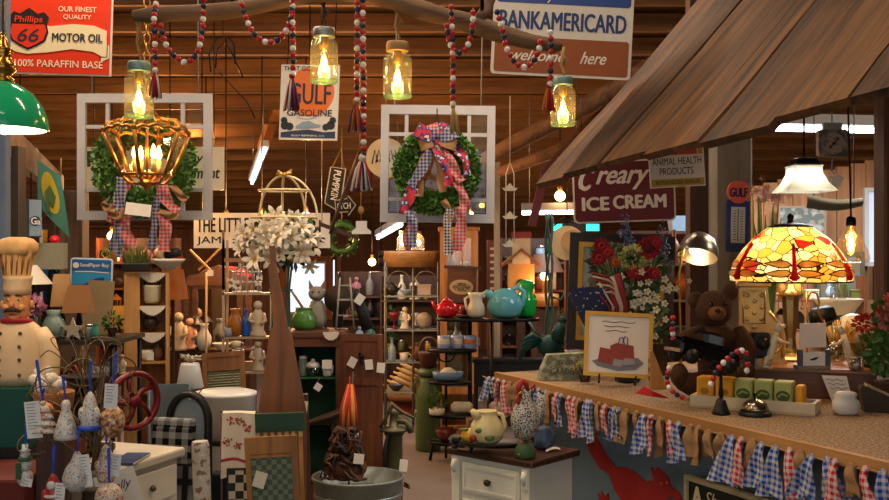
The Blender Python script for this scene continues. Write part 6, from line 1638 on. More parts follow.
def washboard(label, px, d, w, y0, y1, rot, fm, rib_, hd=.28, foot=True, hmat=None, cm=None):
    k = d/F; pb = y1; t = T('washboard', label, 'washboard', px, pb, d, rot, 'washboards')
    h = y1-y0; m = MB(k); m.box(-w/2,-w/2+w*.1,-2,2,0,h); m.box(w/2-w*.1,w/2,-2,2,0,h); m.box(-w/2+w*.1,w/2-w*.1,-1.6,1.6,h*.93,h); m.box(-w/2+w*.1,w/2-w*.1,-1.6,1.6,h*(1-hd)-3,h*(1-hd)); part('frame', m, fm, t)
    m = MB(k); m.box(-w*.4,w*.4,-.6,1,h*(1-hd),h*.93); part('head_panel', m, hmat or fm, t)
    m = MB(k)
    if cm is None:
        m.grid(lambda u,v: (-w*.4+w*.8*u, -.6*math.sin(v*2*PI*18), h*.08+(h*(1-hd)-h*.08-3)*v), 2, 150); part('ribbed_metal', m, rib_, t)
    else: m.box(-w*.4,w*.4,-.5,.5,h*.08,h*(1-hd)-3); part('woven_panel', m, rib_, t)
    return t
t = washboard('old brown washboard leaning behind the enamel washer',226,5.0,42,352,423,(math.radians(-8),math.radians(-4),0),wood('#5d3818','#8a5a2c',2,6),plain('#8a8a70',.45,.6,.2),.22)
m = MB(5.0/F); m.box(-16,16,4,6,-(floorz(5.0)-423),6); part('stand', m, DKWOOD, t)
t = washboard('washboard with a green chequered panel and a paper price tag standing below the rake',283,3.75,52,436,floorz(3.75)-0,(0,math.radians(-3),0),wood('#7a5026','#a8773c',2,6),checker('#3c4a3c','#5f6e58',.019),.075,cm=1)
m = MB(3.75/F); m.X = Matrix.Translation((-12,-4,floorz(3.75)-478)) @ Matrix.Rotation(.35,4,'Y'); m.box(-6,6,-.2,.2,-8,8); part('price_tag', m, PAPERD, t)
t = T('checkered_board','black and white chequered game board low beside the washboard','game board',244,floorz(3.82),3.82,(0,0,.1))
m = MB(3.82/F); m.box(-15,16,-1,1,0,floorz(3.82)-470); part('board', m, checker('#12110f','#b5a98c',.031), t)
m = MB(3.82/F); m.frame(-17,18,-.5,floorz(3.82)-468,2,-1.4,1.4); part('frame', m, BLACK, t)
# green bench piece with teeth
d = 3.9; k = d/F
t = T('wooden_rake_head','green painted board with square teeth on the washboard top','rake',281,437,d,(0,math.radians(-2),0))
m = MB(k); m.box(-25,24,-3,3,6,24); part('board', m, plain('#20402f',.6,0,.2), t)
m = MB(k)
for i in range(7): m.box(-24+i*7,-20.5+i*7,-2,2,0,6)
part('teeth', m, plain('#b5a27a',.7), t)
m = MB(k); m.box(-22,-18,2,3.5,-(floorz(d)-437),10); m.box(17,21,2,3.5,-(floorz(d)-437),10); part('stand_leg', m, PINEW, t)
# tall wooden peel / paddle
d = 4.15; k = d/F; pb = floorz(d)
t = T('wooden_paddle','tall tapering orange brown wooden board narrowing to a stick at the top','paddle',280,pb,d,(math.radians(-3),0,0))
z0 = pb-415
m = MB(k); m.prism([(-24,0),(25,0),(25,z0),(9,z0+80),(5,z0+88),(-7,z0+150),(-10,z0+153),(-15,z0+150),(-9,z0+88),(-13,z0+80),(-24,z0)],-2,2); part('board', m, wood('#55300f','#8a5420',2,5,.5), t)
m = MB(k); m.prism([(-7,z0+86),(-1,z0+86),(-9,z0+170),(-15,z0+170)],2.2,6); part('second_stick', m, REDWOOD, t)

# ------------------------------------------------------------ dark cabinets, tub, pump
d = 6.3; k = d/F; pb = floorz(d)
t = T('green_lined_cupboard','dark wooden cupboard lined in green with an open front','cupboard',316,pb,d)
m = MB(k); m.box(-27,-22,-8,40,0,pb-338); m.box(21,26,-8,40,0,pb-338); m.box(-22,21,38,40,0,pb-338); m.box(-22,21,-8,38,0,20); part('carcass', m, REDWOOD, t)
m = MB(k); m.bbox(-30,29,-10,41,pb-338,pb-331,1.5); m.box(-27,26,-9,-7,pb-346,pb-338); part('top', m, wood('#3e1e0e','#6a3819',0,5), t)
m = MB(k); m.box(-21.8,20.8,36.5,37.8,20,pb-346); m.box(-21.9,-21,-6,37,20,pb-346); m.box(20,20.9,-6,37,20,pb-346); part('green_lining', m, plain('#1d4a30',.8,0,.2), t)
m = MB(k); m.box(-20.8,19.8,0,36,pb-379,pb-377); part('shelf', m, plain('#2c5a38',.7), t)
m = MB(k); m.box(-20.8,19.8,0,36,pb-425,pb-423); part('shelf', m, plain('#2c5a38',.7), t)
REF = 6.3
quick('lidded_dish','clear lidded glass dish on the green cupboard shelf','dish',313,376.5,d+.02,[('dish', lambda m: m.lathe([(4,0),(5,1),(7,9),(6.5,9)],14,cap=False), GLASS),('lid', lambda m: m.lathe([(8,9),(6,13),(2,15),(2,17),(0,17)],14), plain('#b9b9b0',.3))])
quick('white_cup','white cup with a paper tag on the green cupboard shelf','cup',328,376.5,d+.02,[('cup', lambda m: m.lathe([(3,0),(5,1),(6,10),(5,10)],14), WHITE),('price_tag', lambda m: m.box(-5,5,-7,-6.7,8,17), PAPER)])
quick('glass_jar','small glass jar with a pale lid on the green cupboard shelf','jar',303,376.5,d+.03,[('jar', lambda m: m.lathe([(4,0),(4.5,1),(4.5,15),(3.5,17)],14), plain('#6a7a74',.2)),('lid', lambda m: m.lathe([(4,17),(4,20),(0,20)],14), WHITE)])
REF = None
t = T('hanging_price_tag','square paper price tag dangling under the green cupboard shelf','tag',318,387,d-.06,(0,.6,0)); m = MB(k); m.box(-3.5,3.5,-.2,.2,-3.5,3.5); part('tag', m, PAPER, t); m = MB(k); m.tube([(-3,0,3.5),(-4,0,7.5)],.3,4); part('hanging_cord', m, TWINE, t)
t = T('tall_brown_door','brown panelled cabinet door standing ajar by the green cupboard','door',362,floorz(6.1),6.1,(0,0,math.radians(-8)))
t.name = 'cabinet_door'
k2 = 6.1/F; pd = floorz(6.1)
m = MB(k2); m.frame(-22,21,0,pd-334,5,-2,2,7); m.box(-17,16,-2,2,pd-385,pd-378); part('frame', m, REDWOOD, t)
m = MB(k2); m.box(-17,16,-1,1,7,pd-385); m.box(-17,16,-1,1,pd-378,pd-341); part('panel', m, wood('#4d250f','#7d4420',2,5), t)
m = MB(k2); m.tube([(-2,-3,pd-352),(-1,-5,pd-360),(2,-3,pd-364)],.8,6); m.ball((0,-3,pd-356),3,10,8); part('latch', m, BLACKMET, t)
for x, y, r in ((-9,362,.5),(8,364,-.1),(20,367,.1)):
    m = MB(k2); m.X = Matrix.Translation((x,-4,pd-y)) @ Matrix.Rotation(r,4,'Y'); m.box(-4,4,-.2,.2,-5,5); part('price_tag', m, PAPER, t)
# things on cupboard top
def onc(dd): return 331+ (0)
quick('green_glass_jar','squat green glass jar with a wooden spoon on the dark cupboard','jar',304,330.6,6.4,[('jar', lambda m: m.lathe([(8,0),(12,4),(13,12),(9,19),(8,22),(9,23)],20), plain('#4a7a34',.25,0,.2)),('spoon', lambda m: (m.tube([(-2,0,4),(-9,-2,-2+0),(-18,-6,2)],[1,1,1],6) if 0 else m.tube([(2,0,18),(-8,-4,34),(-12,-5,40)],[1.4,1.4,1.2],6)), plain('#a8773c',.7))])
quick('cat_figurine','grey tabby cat head figurine peeking over the green glass jar','figurine',317,326.5,6.54,[('body', lambda m: (m.lathe([(9,0),(10,8),(8,20),(6,26)],14), m.ball((0,-2,33),(8.5,8,7.5),14,10), m.ball((0,-9,31),(3.5,3,3),8,6)), plain('#8a8478',.7,0,.3,60)),('ear', lambda m: m.prism([(-8,37),(-3,39),(-8,47)],-2,0), plain('#8a6e62',.7)),('ear', lambda m: m.prism([(3,39),(8,37),(8,47)],-2,0), plain('#8a6e62',.7)),('eye', lambda m: m.ball((-3,-9,35),1,6,5), BLACK),('eye', lambda m: m.ball((3,-9,35),1,6,5), BLACK)])
t = T('lace_doily','half round white doily hanging from the cupboard edge','doily',331,332,6.22); m = MB(6.22/F); m.prism([(-7,0)]+[(8*math.cos(PI+PI*i/12),8*math.sin(PI+PI*i/12)*(1+.08*(i%2))) for i in range(13)]+[(7,0)],-.3,.3); part('lace', m, plain('#d2cab4',.9), t); t.name='hanging_lace_doily'
d = 6.7; k = d/F
t = T('ladder_rack','slim pale ladder rack standing on the dark cupboard','rack',345,329.5,6.36)
k = 6.36/F
m = MB(k)
for x in (-9,9): m.tube([(x,0,0),(x*.55,0,52)],.9,6)
for z in (14,30,44): m.tube([(-9+z*.08,0,z),(9-z*.08,0,z)],.8,6)
part('frame', m, plain('#a8a294',.6), t)
m = MB(k); m.box(-8,8,-1,6,29,30); part('shelf', m, plain('#a8a294',.6), t)
quick('wire_tray','dark brown round tray propped in the ladder rack','tray',338,309,6.5,[('tray', lambda m: m.tube([(0,-1,10),(0,1,10)],14,20), plain('#33261a',.6)),('stand', lambda m: m.box(-5,5,-2,2,-18.6,2), BLACKMET)])
t = T('hanging_sled_runner','black curved sled runner leaning on the dark cupboard','runner',362,329.5,6.34); m = MB(6.42/F); m.tube([(6,0,0),(0,0,18),(-5,0,34),(-7,0,40)],[6,5.5,4,2],8,sy=.4); part('runner', m, plain('#1c1a1a',.6), t); m = MB(6.42/F); m.X = Matrix.Translation((-2,-4,30)) @ Matrix.Rotation(.6,4,'Y'); m.box(-4,4,-.2,.2,-5,5); part('price_tag', m, PAPER, t)

# little flag on stick
d = 5.75; k = d/F
t = T('furled_flag','small red and gold striped flag furled on a dark stick above the washtub','flag',350,442,d)
m = MB(k); m.tube([(-2,0,-(floorz(d)-442)+14),(0,0,0),(3,0,70)],1,6); part('pole', m, DKWOOD, t)
m = MB(k); m.tube([(0,0,66),(-1,-3,40),(0,-2,12)],.5,4)
for i in range(7):
    m.mi = i % 2; x = -9+i*2.6; m.tube([(1+x*.25,-2,58),(x*.8,-4-(i%3),36),(x,-3-(i%2)*2,8+2*abs(i-3))],[1.4,2.2,2.0],6)
part('stripes', m, [plain('#b02c22',.8), plain('#c98a3c',.8)], t)
m = MB(k); m.prism([(2,14),(9,10),(8,-6),(-4,-2),(-6,6)],-3,-1); part('white_corner', m, PAPER, t)
# washtub
d = 5.6; k = d/F; pb = floorz(d)
t = T('washtub','round galvanised washtub full of leather harness','tub',358,pb,d)
m = MB(k); h = pb-476
m.lathe([(38,0),(39,2),(45,h-3),(46.5,h-1),(46,h+1),(44,h),(37,3),(0,3)],36,sy=.9); part('tub_wall', m, plain('#7f857e',.5,.6,.25,20), t)
m = MB(k); m.lathe([(41.2,h*.3),(42.2,h*.32),(42.2,h*.36),(42,h*.38)],36,sy=.9); m.lathe([(43.4,h*.66),(44.2,h*.68),(44.2,h*.72),(44,h*.74)],36,sy=.9); part('hoop', m, plain('#8d938c',.45,.7,.2), t)
for s_ in (-1,1):
    m = MB(k); m.tube([(s_*46,-6,h-8),(s_*51,-4,h-11),(s_*51,4,h-11),(s_*46,6,h-8)],1.2,6); part('handle', m, BLACKMET, t)
t = T('leather_harness','tangled heap of brown leather harness and fur in the washtub','harness',347,478,d)
m = MB(k); rr = random.Random(14)
for i in range(74):
    pts = []; a = rr.uniform(0,2*PI); x, y, z = rr.uniform(-22,18), rr.uniform(-12,8), rr.uniform(4,48)
    for q in range(6):
        pts.append((x,y,max(1,z))); x += rr.uniform(-9,9); y += rr.uniform(-5,5); z += rr.uniform(-12,10); z = max(1,min(z,50)); q_ = 1-z/80; x = max(-27*q_,min(22*q_,x)); y = max(-16*q_,min(14*q_,y))
    m.mi = i % 3; m.tube(smooth(pts,3), rr.uniform(1.2,2.4), 6, sy=.6)
m.mi = 1; m.ball((-2,4,10),(22,14,14),12,8)
part('straps', m, [plain('#3a2114',.7,0,.4), plain('#5d371c',.7,0,.4), plain('#1c1410',.6,0,.3)], t)
m = MB(k); m.X = Matrix.Translation((13,-14,22)) @ Matrix.Rotation(.1,4,'Y'); m.box(-5,5,-.2,.2,-5,5); part('price_tag', m, PAPER, t)
d = 5.75; k = d/F
t = T('water_pump','old green iron hand water pump standing at the tub side','pump',394,floorz(6.0),6.0)
k = 6.0/F; pb = floorz(6.0)
# standing on the floor beside the tub
m = MB(k); m.lathe([(12,0),(12,3),(9,5),(8.5,pb-436),(10,pb-434),(10,pb-430)],16); part('cylinder_body', m, plain('#4a4a30',.5,.5,.35,20), t)
m = MB(k); m.lathe([(14,pb-431),(14,pb-428),(5,pb-426),(4,pb-414),(6,pb-412),(0,pb-408)],16); m.tube([(0,0,pb-420),(12,-2,pb-421),(16,-4,pb-426),(17,-4,pb-432)],[3.5,3.5,3.5,3],8); m.tube([(-14,0,pb-428),(-8,0,pb-418),(-4,0,pb-408),(-2,0,pb-402)],1.8,6); m.tube([(-2,0,pb-404),(8,0,pb-412),(20,0,pb-418),(22,0,pb-410)],1.8,6); part('pump_handle', m, plain('#57553c',.45,.6,.3,20), t)
m = MB(k); m.tube([(-9,-6,4),(-9,-8,pb-450),(-5,-9,pb-432),(0,-6,pb-430)],2.2,8); part('pipe', m, plain('#2e2c22',.5,.5,.3), t)
m = MB(k); m.X = Matrix.Translation((10,-12,pb-463)) @ Matrix.Rotation(.1,4,'Y'); m.box(-4,4,-.2,.2,-6,6); part('price_tag', m, PAPER, t)
# dark bench post by the cupboard side (300,395-470)
d = 5.3; k = d/F
t = T('carved_post','dark carved post standing between the paddle and the washtub','post',304,floorz(d),d,(0,math.radians(-2),0))
m = MB(k); m.box(-9,9,-4,4,0,floorz(d)-394); part('shaft', m, DKWOOD, t)
m = MB(k); m.X = Matrix.Translation((4,-6,floorz(d)-409)) @ Matrix.Rotation(.15,4,'Y'); m.box(-5,5,-.2,.2,-9,9); part('price_tag', m, PAPERD, t)
t = T('wooden_bowl','shallow dark wooden dough bowl tilted behind the little flag','bowl',330,423,5.98,(0,math.radians(-20),0))
m = MB(5.98/F); m.lathe([(4,0),(18,5),(22,9),(20,9),(6,3),(0,2)],24,sx=1.1,sy=.6); part('bowl', m, plain('#3a2818',.6,0,.3), t); m = MB(5.98/F); m.tube([(0,3,0),(0,3,-(floorz(5.98)-425))],2,6); part('stand', m, DKWOOD, t)

# ------------------------------------------------------------ nightstand in front of the counter
A = Vector((.025,3.65,0)); B = Vector((.295,3.41,0)); w_ = (B-A).length; ang = math.atan2(B.y-A.y, B.x-A.x); nz_ = .88
t = thing('white_nightstand','small white painted nightstand with a dark wood top before the counter','nightstand',A,ang)
WP = plain('#dcd8c4',.5,0,.12,10)
dp = .27
m = MB(); m.box(.01,w_-.01,.012,dp-.01,.06,nz_-.022); part('body', m, WP, t)
m = MB(); m.bbox(-.015,w_+.015,-.015,dp+.01,nz_-.022,nz_,.005); part('top', m, wood('#2c170c','#4f2e18',0,5,.35), t)
for x in (.005,w_-.04):
    m = MB(); m.box(x,x+.035,-.004,.03,0,nz_-.024); m.box(x+.003,x+.032,-.009,-.004,nz_-.10,nz_-.03); m.tube([(x+.0175,-.008,nz_-.04),(x+.0175,-.013,nz_-.06),(x+.0175,-.008,nz_-.085)],[.009,.012,.007],8); part('pilaster', m, WP, t)
for i, (z0, z1) in enumerate(((nz_-.155,nz_-.045),(nz_-.29,nz_-.175),(nz_-.425,nz_-.31),(.1,nz_-.445))):
    m = MB(); m.bbox(.05,w_-.05,-.002,.012,z0,z1,.004); m.frame(.06,w_-.06,z0+.012,z1-.012,.008,-.006,-.002); dd = part('drawer', m, WP, t)
    m = MB(); c = (w_/2,-.016,(z0+z1)/2); m.ball(c,(.014,.012,.012),10,8); m.tube([(c[0],-.001,c[2]),(c[0],-.012,c[2])],.006,8); part('knob', m, plain('#3a2414',.4,.3,.2), dd)
NZ = nz_
def onN(dd): return 250+(EYE-NZ)/dd*F
# dark footed tray with lemon etc.
d = 3.56; k = d/F; pb = onN(d)
t = T('footed_tray','dark oval footed tray on the white nightstand','tray',496,pb-.3,d)
m = MB(k); m.lathe([(20,5),(30,6),(36,9),(37,11),(35,11),(28,8),(0,7)],28,sy=.5); part('tray', m, plain('#221d18',.4,.4,.3), t)
for x in (-24,24):
    m = MB(k); m.tube([(x,-6,6),(x*1.08,-8,2),(x*1.02,-8,.3)],[2,1.6,2],8); part('foot', m, BLACKMET, t)
trz = pb-8
quick('pear_pitcher','cream pear shaped pitcher with green leaves and a red mouth on the footed tray','pitcher',487,trz-.9,d-.01,[
  ('body', lambda m: m.lathe([(9,0),(15,5),(17,12),(15,20),(10,27),(9,31),(10,33),(8,33)],20,sx=1.05), plain('#cdbb86',.3,0,.12)),
  ('handle', lambda m: m.tube([(6,0,31),(15,-1,29),(18,-2,18),(14,-2,8)],[2,2.4,2.4,2],8), plain('#cdbb86',.3,0,.12)),
  ('spout', lambda m: m.tube([(-8,-4,27),(-13,-5,31),(-15,-6,34)],[5,4,2.5],8), plain('#cdbb86',.3,0,.12)),
  ('leaves', lambda m: (m.ball((-8,-14,15),(4.5,1.5,2.6),8,6), m.ball((2,-16,8),(5,1.5,3),8,6), m.ball((-13,-10,8),(4,1.5,3),8,6)), plain('#4a6a28',.4)),
  ('red_fruit', lambda m: m.ball((-14,-10,7),(4,3,4),10,8), plain('#8a2a20',.35))],None,None)
quick('lemon_figurine','yellow lemon resting at the tray end','lemon',470,trz-.6,d-.005,[('fruit', lambda m: m.ball((0,0,8),(9,8,7.6),14,10), plain('#c99a24',.4,0,.15)),('leaf', lambda m: m.ball((-6,-3,15),(5,3,1),8,6), GREENLEAF)])
t = quick('berry_cluster','dark cluster of beaded berries spilling over the end of the footed tray','ornament',459,onN(3.6),3.6,[('berries', lambda m: [m.ball((R.uniform(-9,7),R.uniform(-5,4),3+R.uniform(0,9)),R.uniform(1.8,3),8,6) for i in range(28)], plain('#2a2428',.35,.1,.3)),('leaf', lambda m: m.ball((-3,-2,13),(6,4,1.6),8,6), DKLEAF)])
d = 3.465; k = d/F
t = quick('rooster_figurine','white rooster figurine speckled black with a red comb on the nightstand','figurine',525,onN(d)-.3,d,[
  ('body', lambda m: (m.lathe([(4,18),(10,22),(14,30),(14.5,40),(12,48),(9,54),(6,60),(5,65),(3,69),(0,70)],18,sy=.8), m.tube([(8,2,34),(15,3,48),(17,4,58),(13,4,64)],[7,6,4,1.5],10)), spotted('#bdb8a8','#222222',210,.53,.5)),
  ('comb', lambda m: (m.tube([(-5,-2,60),(-7,-3,70),(-3,-2,77),(1,-2,74),(2,-1,66)],[2.4,3,3.6,3,2],8), m.ball((-7,-5,58),(2.6,2,5),8,6), m.tube([(6,0,68),(9,0,73),(10,0,66)],[1.5,2,1.2],6)), plain('#a3241e',.5)),
  ('beak', lambda m: m.tube([(-4,-6,66),(-8,-9,64)],[1.8,.3],6), plain('#c07a24',.5)),
  ('leg', lambda m: (m.tube([(-3,-2,20),(-3,-3,5)],1.6,8), m.tube([(4,1,20),(4,0,5)],1.6,8), m.tube([(-3,-3,5),(-7,-8,4.4)],1,6), m.tube([(4,0,5),(1,-7,4.4)],1,6)), plain('#c06a24',.5)),
  ('grass_base', lambda m: m.lathe([(10,0),(11,2),(10,9),(7,14),(3,17),(0,18)],14,rib=lambda a,z:1+.1*math.sin(a*6)), plain('#34502a',.6,0,.35))])
t = T('tabletop_picture','small wooden framed picture standing behind the lemon','picture',480,onN(3.68),3.68,(math.radians(-8),0,0)); m = MB(3.68/F); m.frame(-14,13,0,28,3,-1,1); part('frame', m, wood('#7a4e22','#a8743a',0,8), t); m = MB(3.68/F); m.box(-11,10,-.3,.3,3,25); part('picture_sheet', m, plain('#3a3f44',.4,0,.3), t)
quick('blue_pitcher','dull blue stoneware pitcher behind the rooster','pitcher',544,onN(3.62),3.62,[('body', lambda m: m.lathe([(7,0),(10,5),(10,12),(6,18),(7,22)],16), plain('#3a4a60',.4,0,.2)),('handle', lambda m: m.tube([(6,0,19),(12,0,15),(9,0,6)],1.2,6), plain('#3a4a60',.4))])
quick('brown_hen','small brown hen ornament behind the rooster tail','ornament',536,onN(3.66),3.66,[('body', lambda m: (m.ball((0,0,12),(8,6,8),12,8), m.ball((-5,0,22),(4,4,5),8,6), m.tube([(5,0,14),(10,0,22)],[4,2],8)), plain('#4a2c1c',.6,0,.3)),('base', lambda m: m.lathe([(6,0),(5,3),(3,5)],12), plain('#3a3024',.6))])
quick('paper_slip','little curled white paper slip at the end of the nightstand','paper',553,onN(3.58),3.58,[('slip', lambda m: m.grid(lambda u,v: (-7+14*u,-6+10*v,.6+3*math.sin(u*2.5)),8,4), PAPERD)])
# ------------------------------------------------------------ tiered stand and its wares
d = 7.6; k = d/F; pb = floorz(d)
t = T('tiered_stand','black four tier metal stand with round trays beside the milk can','stand',470,pb,d)
m = MB(k); m.tube([(0,4,0),(0,4,pb-319)],2.2,10); m.tube([(22,12,0),(22,12,pb-319)],1.6,8); m.tube([(-24,12,0),(-24,12,pb-350)],1.4,8); part('post', m, BLACKMET, t)
tiers = [(488,317,52,18),(452,348,25,15),(450,380,22,13),(472,413,44,16),(472,440,44,16)]
for x, y, rx, ry in tiers:
    m = MB(k); m.lathe([(rx-1,pb-y-4),(rx,pb-y-3),(rx,pb-y-1),(rx-1,pb-y-.8),(rx-1.4,pb-y-1),(0,pb-y-1)],30,(x-470,0,0),sy=ry/rx); part('tray', m, BLACKMET, t)
for x in (-40,0,40): m = MB(k); m.tube([(x,0,0),(x*.9,4,pb-440)],1.6,8); part('leg', m, BLACKMET, t)
m = MB(k); m.tube([(-24-9*math.sin(a),10,pb-345+ -9+9*math.cos(a)) for a in [2*PI*i/16 for i in range(16)]],.9,6,True); part('scroll', m, BLACKMET, t)
REF = 7.6
def tierY(i): return tiers[i][1]+.6
quick('red_teapot','glossy red teapot at the end of the top tray','teapot',447,tierY(0)-.3,d-.01,[
  ('body', lambda m: m.lathe([(6,0),(10,3),(11.5,8),(9.5,13),(6,15),(5,16)],20), plain('#b3121a',.15,0,.05)),
  ('spout', lambda m: m.tube([(-9,0,8),(-13,0,12),(-14,0,16)],[2.6,2,1.5],8), plain('#b3121a',.15,0,.05)),
  ('lid', lambda m: m.lathe([(6,15.5),(4,18),(1,18.6),(1.6,20.5),(0,21)],14), plain('#b3121a',.15,0,.05)),
  ('handle', lambda m: m.tube([(10,0,12),(15,0,12),(15,0,5),(11,0,4)],1.3,8), plain('#b3121a',.15,0,.05))])
quick('dark_red_cup','dark red cup on a saucer beside the red teapot','cup',466,tierY(0)-.3,d+.07,[('cup', lambda m: m.lathe([(4,1),(6,3),(7,11),(6,11)],14), plain('#4a1418',.3)),('saucer', lambda m: m.lathe([(4,0),(9,1),(10,2)],16), plain('#8a6a50',.4))])
quick('cream_pitcher','cream fluted pitcher between the red and the turquoise teapots','pitcher',476,tierY(0)-.3,d-.045,[
  ('body', lambda m: m.lathe([(6,0),(9,4),(9,10),(6,16),(7,22),(8.5,25),(7,25)],18,rib=lambda a,z:1+.04*math.sin(a*8)), plain('#c4bca4',.35,0,.12)),
  ('handle', lambda m: m.tube([(-6,0,22),(-11,0,19),(-10,0,10),(-8,0,6)],1.3,8), plain('#c4bca4',.35,0,.12)),
  ('spout', lambda m: m.tube([(6,0,21),(10,0,26)],[3.5,1.6],8), plain('#c4bca4',.35,0,.12))])
TQ = plain('#5aa3ac',.2,0,.06)
quick('turquoise_teapot','large round turquoise pitcher with a scalloped handle on the top tray','pitcher',505,tierY(0)-.3,d-.05,[
  ('body', lambda m: m.lathe([(10,0),(16,4),(18,11),(16,20),(10,27),(6,29),(0,29.5)],26,sy=.8), TQ),
  ('handle', lambda m: m.tube([(4,0,27),(13,0,31),(19,0,26),(18,0,14),(14,0,8)],[2.4,2.6,2.6,2.2,2],10), TQ),
  ('spout', lambda m: m.tube([(-12,0,20),(-17,0,25),(-20,0,26)],[5,3.8,2.6],10), TQ)])
quick('green_bubble_bottle','emerald green bubble glass bottle at the end of the top tray','bottle',526,tierY(0)-.3,d+.09,[
  ('bottle', lambda m: m.lathe([(8,0),(10,3),(11,14),(10,20),(7,24),(8,28),(8.5,33),(6,36),(0,37)],20,rib=lambda a,z:1+.06*math.sin(a*7)*math.sin(z*.6)), plain('#15923a',.06,0,.35,90))])
for i, (x, w0, lab, c) in enumerate(((444,8,'blue and cream mug at the spout end of the second tier','#7f93b0'),(457,8,'blue and cream mug in the middle of the second tier','#8f9cb4'),(470,8.5,'blue banded mug with a rust stripe on the second tier','#6f86ae'))):
    quick('stoneware_mug',lab,'mug',x,tierY(1)-.3,d-.03+.02*(i%2),[
     ('mug', lambda m: m.lathe([(5.6,0),(6.2,1),(6.2,13),(5.4,13),(5.2,2),(0,2)],16), plain(c,.35,0,.12)),
     ('glaze_band', lambda m: m.lathe([(6.25,5),(6.5,6),(6.5,9),(6.25,10)],16,cap=False), plain('#cfc9b8' if i != 2 else '#a8683c',.35)),
     ('handle', lambda m: m.tube([(5.8,-3,11),(9,-5,10),(9,-5,4),(5.8,-3,3)],.9,6), plain(c,.35,0,.12))], None, 'stoneware mugs on the second tier')
quick('blue_dish','oblong blue dish holding a folded cloth on the third tier','dish',448,tierY(2)-.3,d-.02,[('dish', lambda m: m.lathe([(10,0),(14,2),(16,9),(15,9),(12,3),(0,2)],20,sy=.6), plain('#5b7694',.4)),('cloth', lambda m: m.lathe([(9,5),(7,10),(3,13),(0,12)],12,sy=.6,rib=lambda a,z:1+.14*math.sin(a*4)), PAPERD)])
quick('rolled_cushion','cream linen roll lying on the fourth tier','cushion',462,tierY(3)-.3,d-.02,[('roll', lambda m: m.tube([(-11,0,6),(-8,0,6),(8,0,6),(11,0,6)],[3,6,6,3],12), plain('#b5a98c',.9,0,.15))])
quick('rolled_cushion','second cream linen roll at the nightstand end of the fourth tier','cushion',500,tierY(3)-.3,d-.02,[('roll', lambda m: m.tube([(-11,0,6),(-8,0,6),(8,0,6),(11,0,6)],[3,6,6,3],12), plain('#a89c80',.9,0,.15))])
t = quick('moss_pot','white cup of green moss at the can end of the fourth tier','plant',437,tierY(3)-.3,d-.06,[('pot', lambda m: m.lathe([(6,0),(8,1),(8,6),(7,6)],14), PAPERD)]); m = MB(k); leafball(m,(0,0,12),(8,6,9),160,4,R,1); part('foliage', m, [plain('#3f5c22',.9,0,.4), plain('#55722c',.9,0,.3)], t)
quick('red_bowl','dark red glass bowl on the lowest tier','bowl',446,tierY(4)-.3,d-.02,[('bowl', lambda m: m.lathe([(5,0),(6,1),(12,12),(11,12),(5,3),(0,2)],18), plain('#5a221c',.25,0,.2))])
quick('linen_bundle','long pale linen bundle on the lowest tier','linen',464,tierY(4)-.3,d-.06,[('bundle', lambda m: m.tube([(-16,0,4),(-12,0,4),(12,0,4),(16,0,4)],[2,4,4,2],10), plain('#b0a48c',.9))])
quick('glass_decanter','clear glass decanter behind the stoneware mugs','decanter',457,tierY(1)-.3,d+.06,[('decanter', lambda m: m.lathe([(6,0),(7,2),(6,10),(2.4,17),(2.2,24),(4,27)],14,cap=False), plain('#8d958e',.15))])
REF = None
# black box shelf behind the tier
quick('black_chest','plain black box standing behind the tiered stand','chest',508,floorz(8.1),8.1,[('body', lambda m: (m.box(-34,34,-6,8,floorz(8.1)-386,floorz(8.1)-362), [m.box(q,q+4,-4,0,0,floorz(8.1)-386) for q in (-34,30)]), plain('#121214',.5)),('lid', lambda m: m.bbox(-36,36,-8,10,floorz(8.1)-362,floorz(8.1)-358,.8), plain('#17171a',.4))])
# milk can
quick('milk_can','tall olive green milk can on the concrete floor','milk can',428,floorz(8.0),8.0,[
  ('body', lambda m: m.lathe([(12,0),(12.5,2),(12.5,54),(12,59),(8.5,68),(8,75)],24), plain('#4d5f34',.5,.2,.25)),
  ('lid', lambda m: m.lathe([(10,74.5),(11,76),(11,79),(8,81.5),(4,82.5),(0,82.5)],24), plain('#45552e',.5,.2,.25)),
  ('handle', lambda m: (m.tube([(-8,-2,70),(-13,-3,67),(-13,-3,57)],1.1,8), m.tube([(8,-2,70),(13,-3,67),(13,-3,57)],1.1,8)), plain('#45552e',.5,.2,.25))])
quick('brick_red_pot','dark red clay pot sitting on the milk can lid','pot',428,floorz(8.0)-83,8.0,[('pot', lambda m: m.lathe([(6,0),(8,2),(9.5,13),(10,15),(8.5,15)],18), plain('#4a2418',.6,0,.2))])
t = quick('rolling_pin_basket','shallow basket of wooden rolling pins beyond the milk can','basket',406,floorz(9.8),9.8,[('basket_bowl', lambda m: m.lathe([(16,14),(18,15),(20,21),(19,21),(16,17),(0,16)],20), wood('#6a4522','#94683a',0,20)),('stand', lambda m: m.bbox(-16,16,-9,9,0,14,.6), plain('#6a1c18',.6))])
for i in range(6):
    p = P(392+i*4.4, 414-i*1.5, 7.2)
    q = thing('rolling_pin',f'pale wooden rolling pin, {("lowest","second from the bottom","third from the bottom","third from the top","second from the top","topmost")[i]} of six in the shallow basket','rolling pin',P(398+i*3.2,391-i*4.2,9.62+.07*i),(0,math.radians(26),math.radians(20)),'rolling pins in the basket')
    m = MB(9.4/F); m.tube([(-17,0,0),(-12,0,0),(-11.5,0,0),(11.5,0,0),(12,0,0),(17,0,0)],[1.1,1.3,2.6,2.6,1.3,1],10); part('roller', m, plain('#c09a5c',.6,0,.2), q)

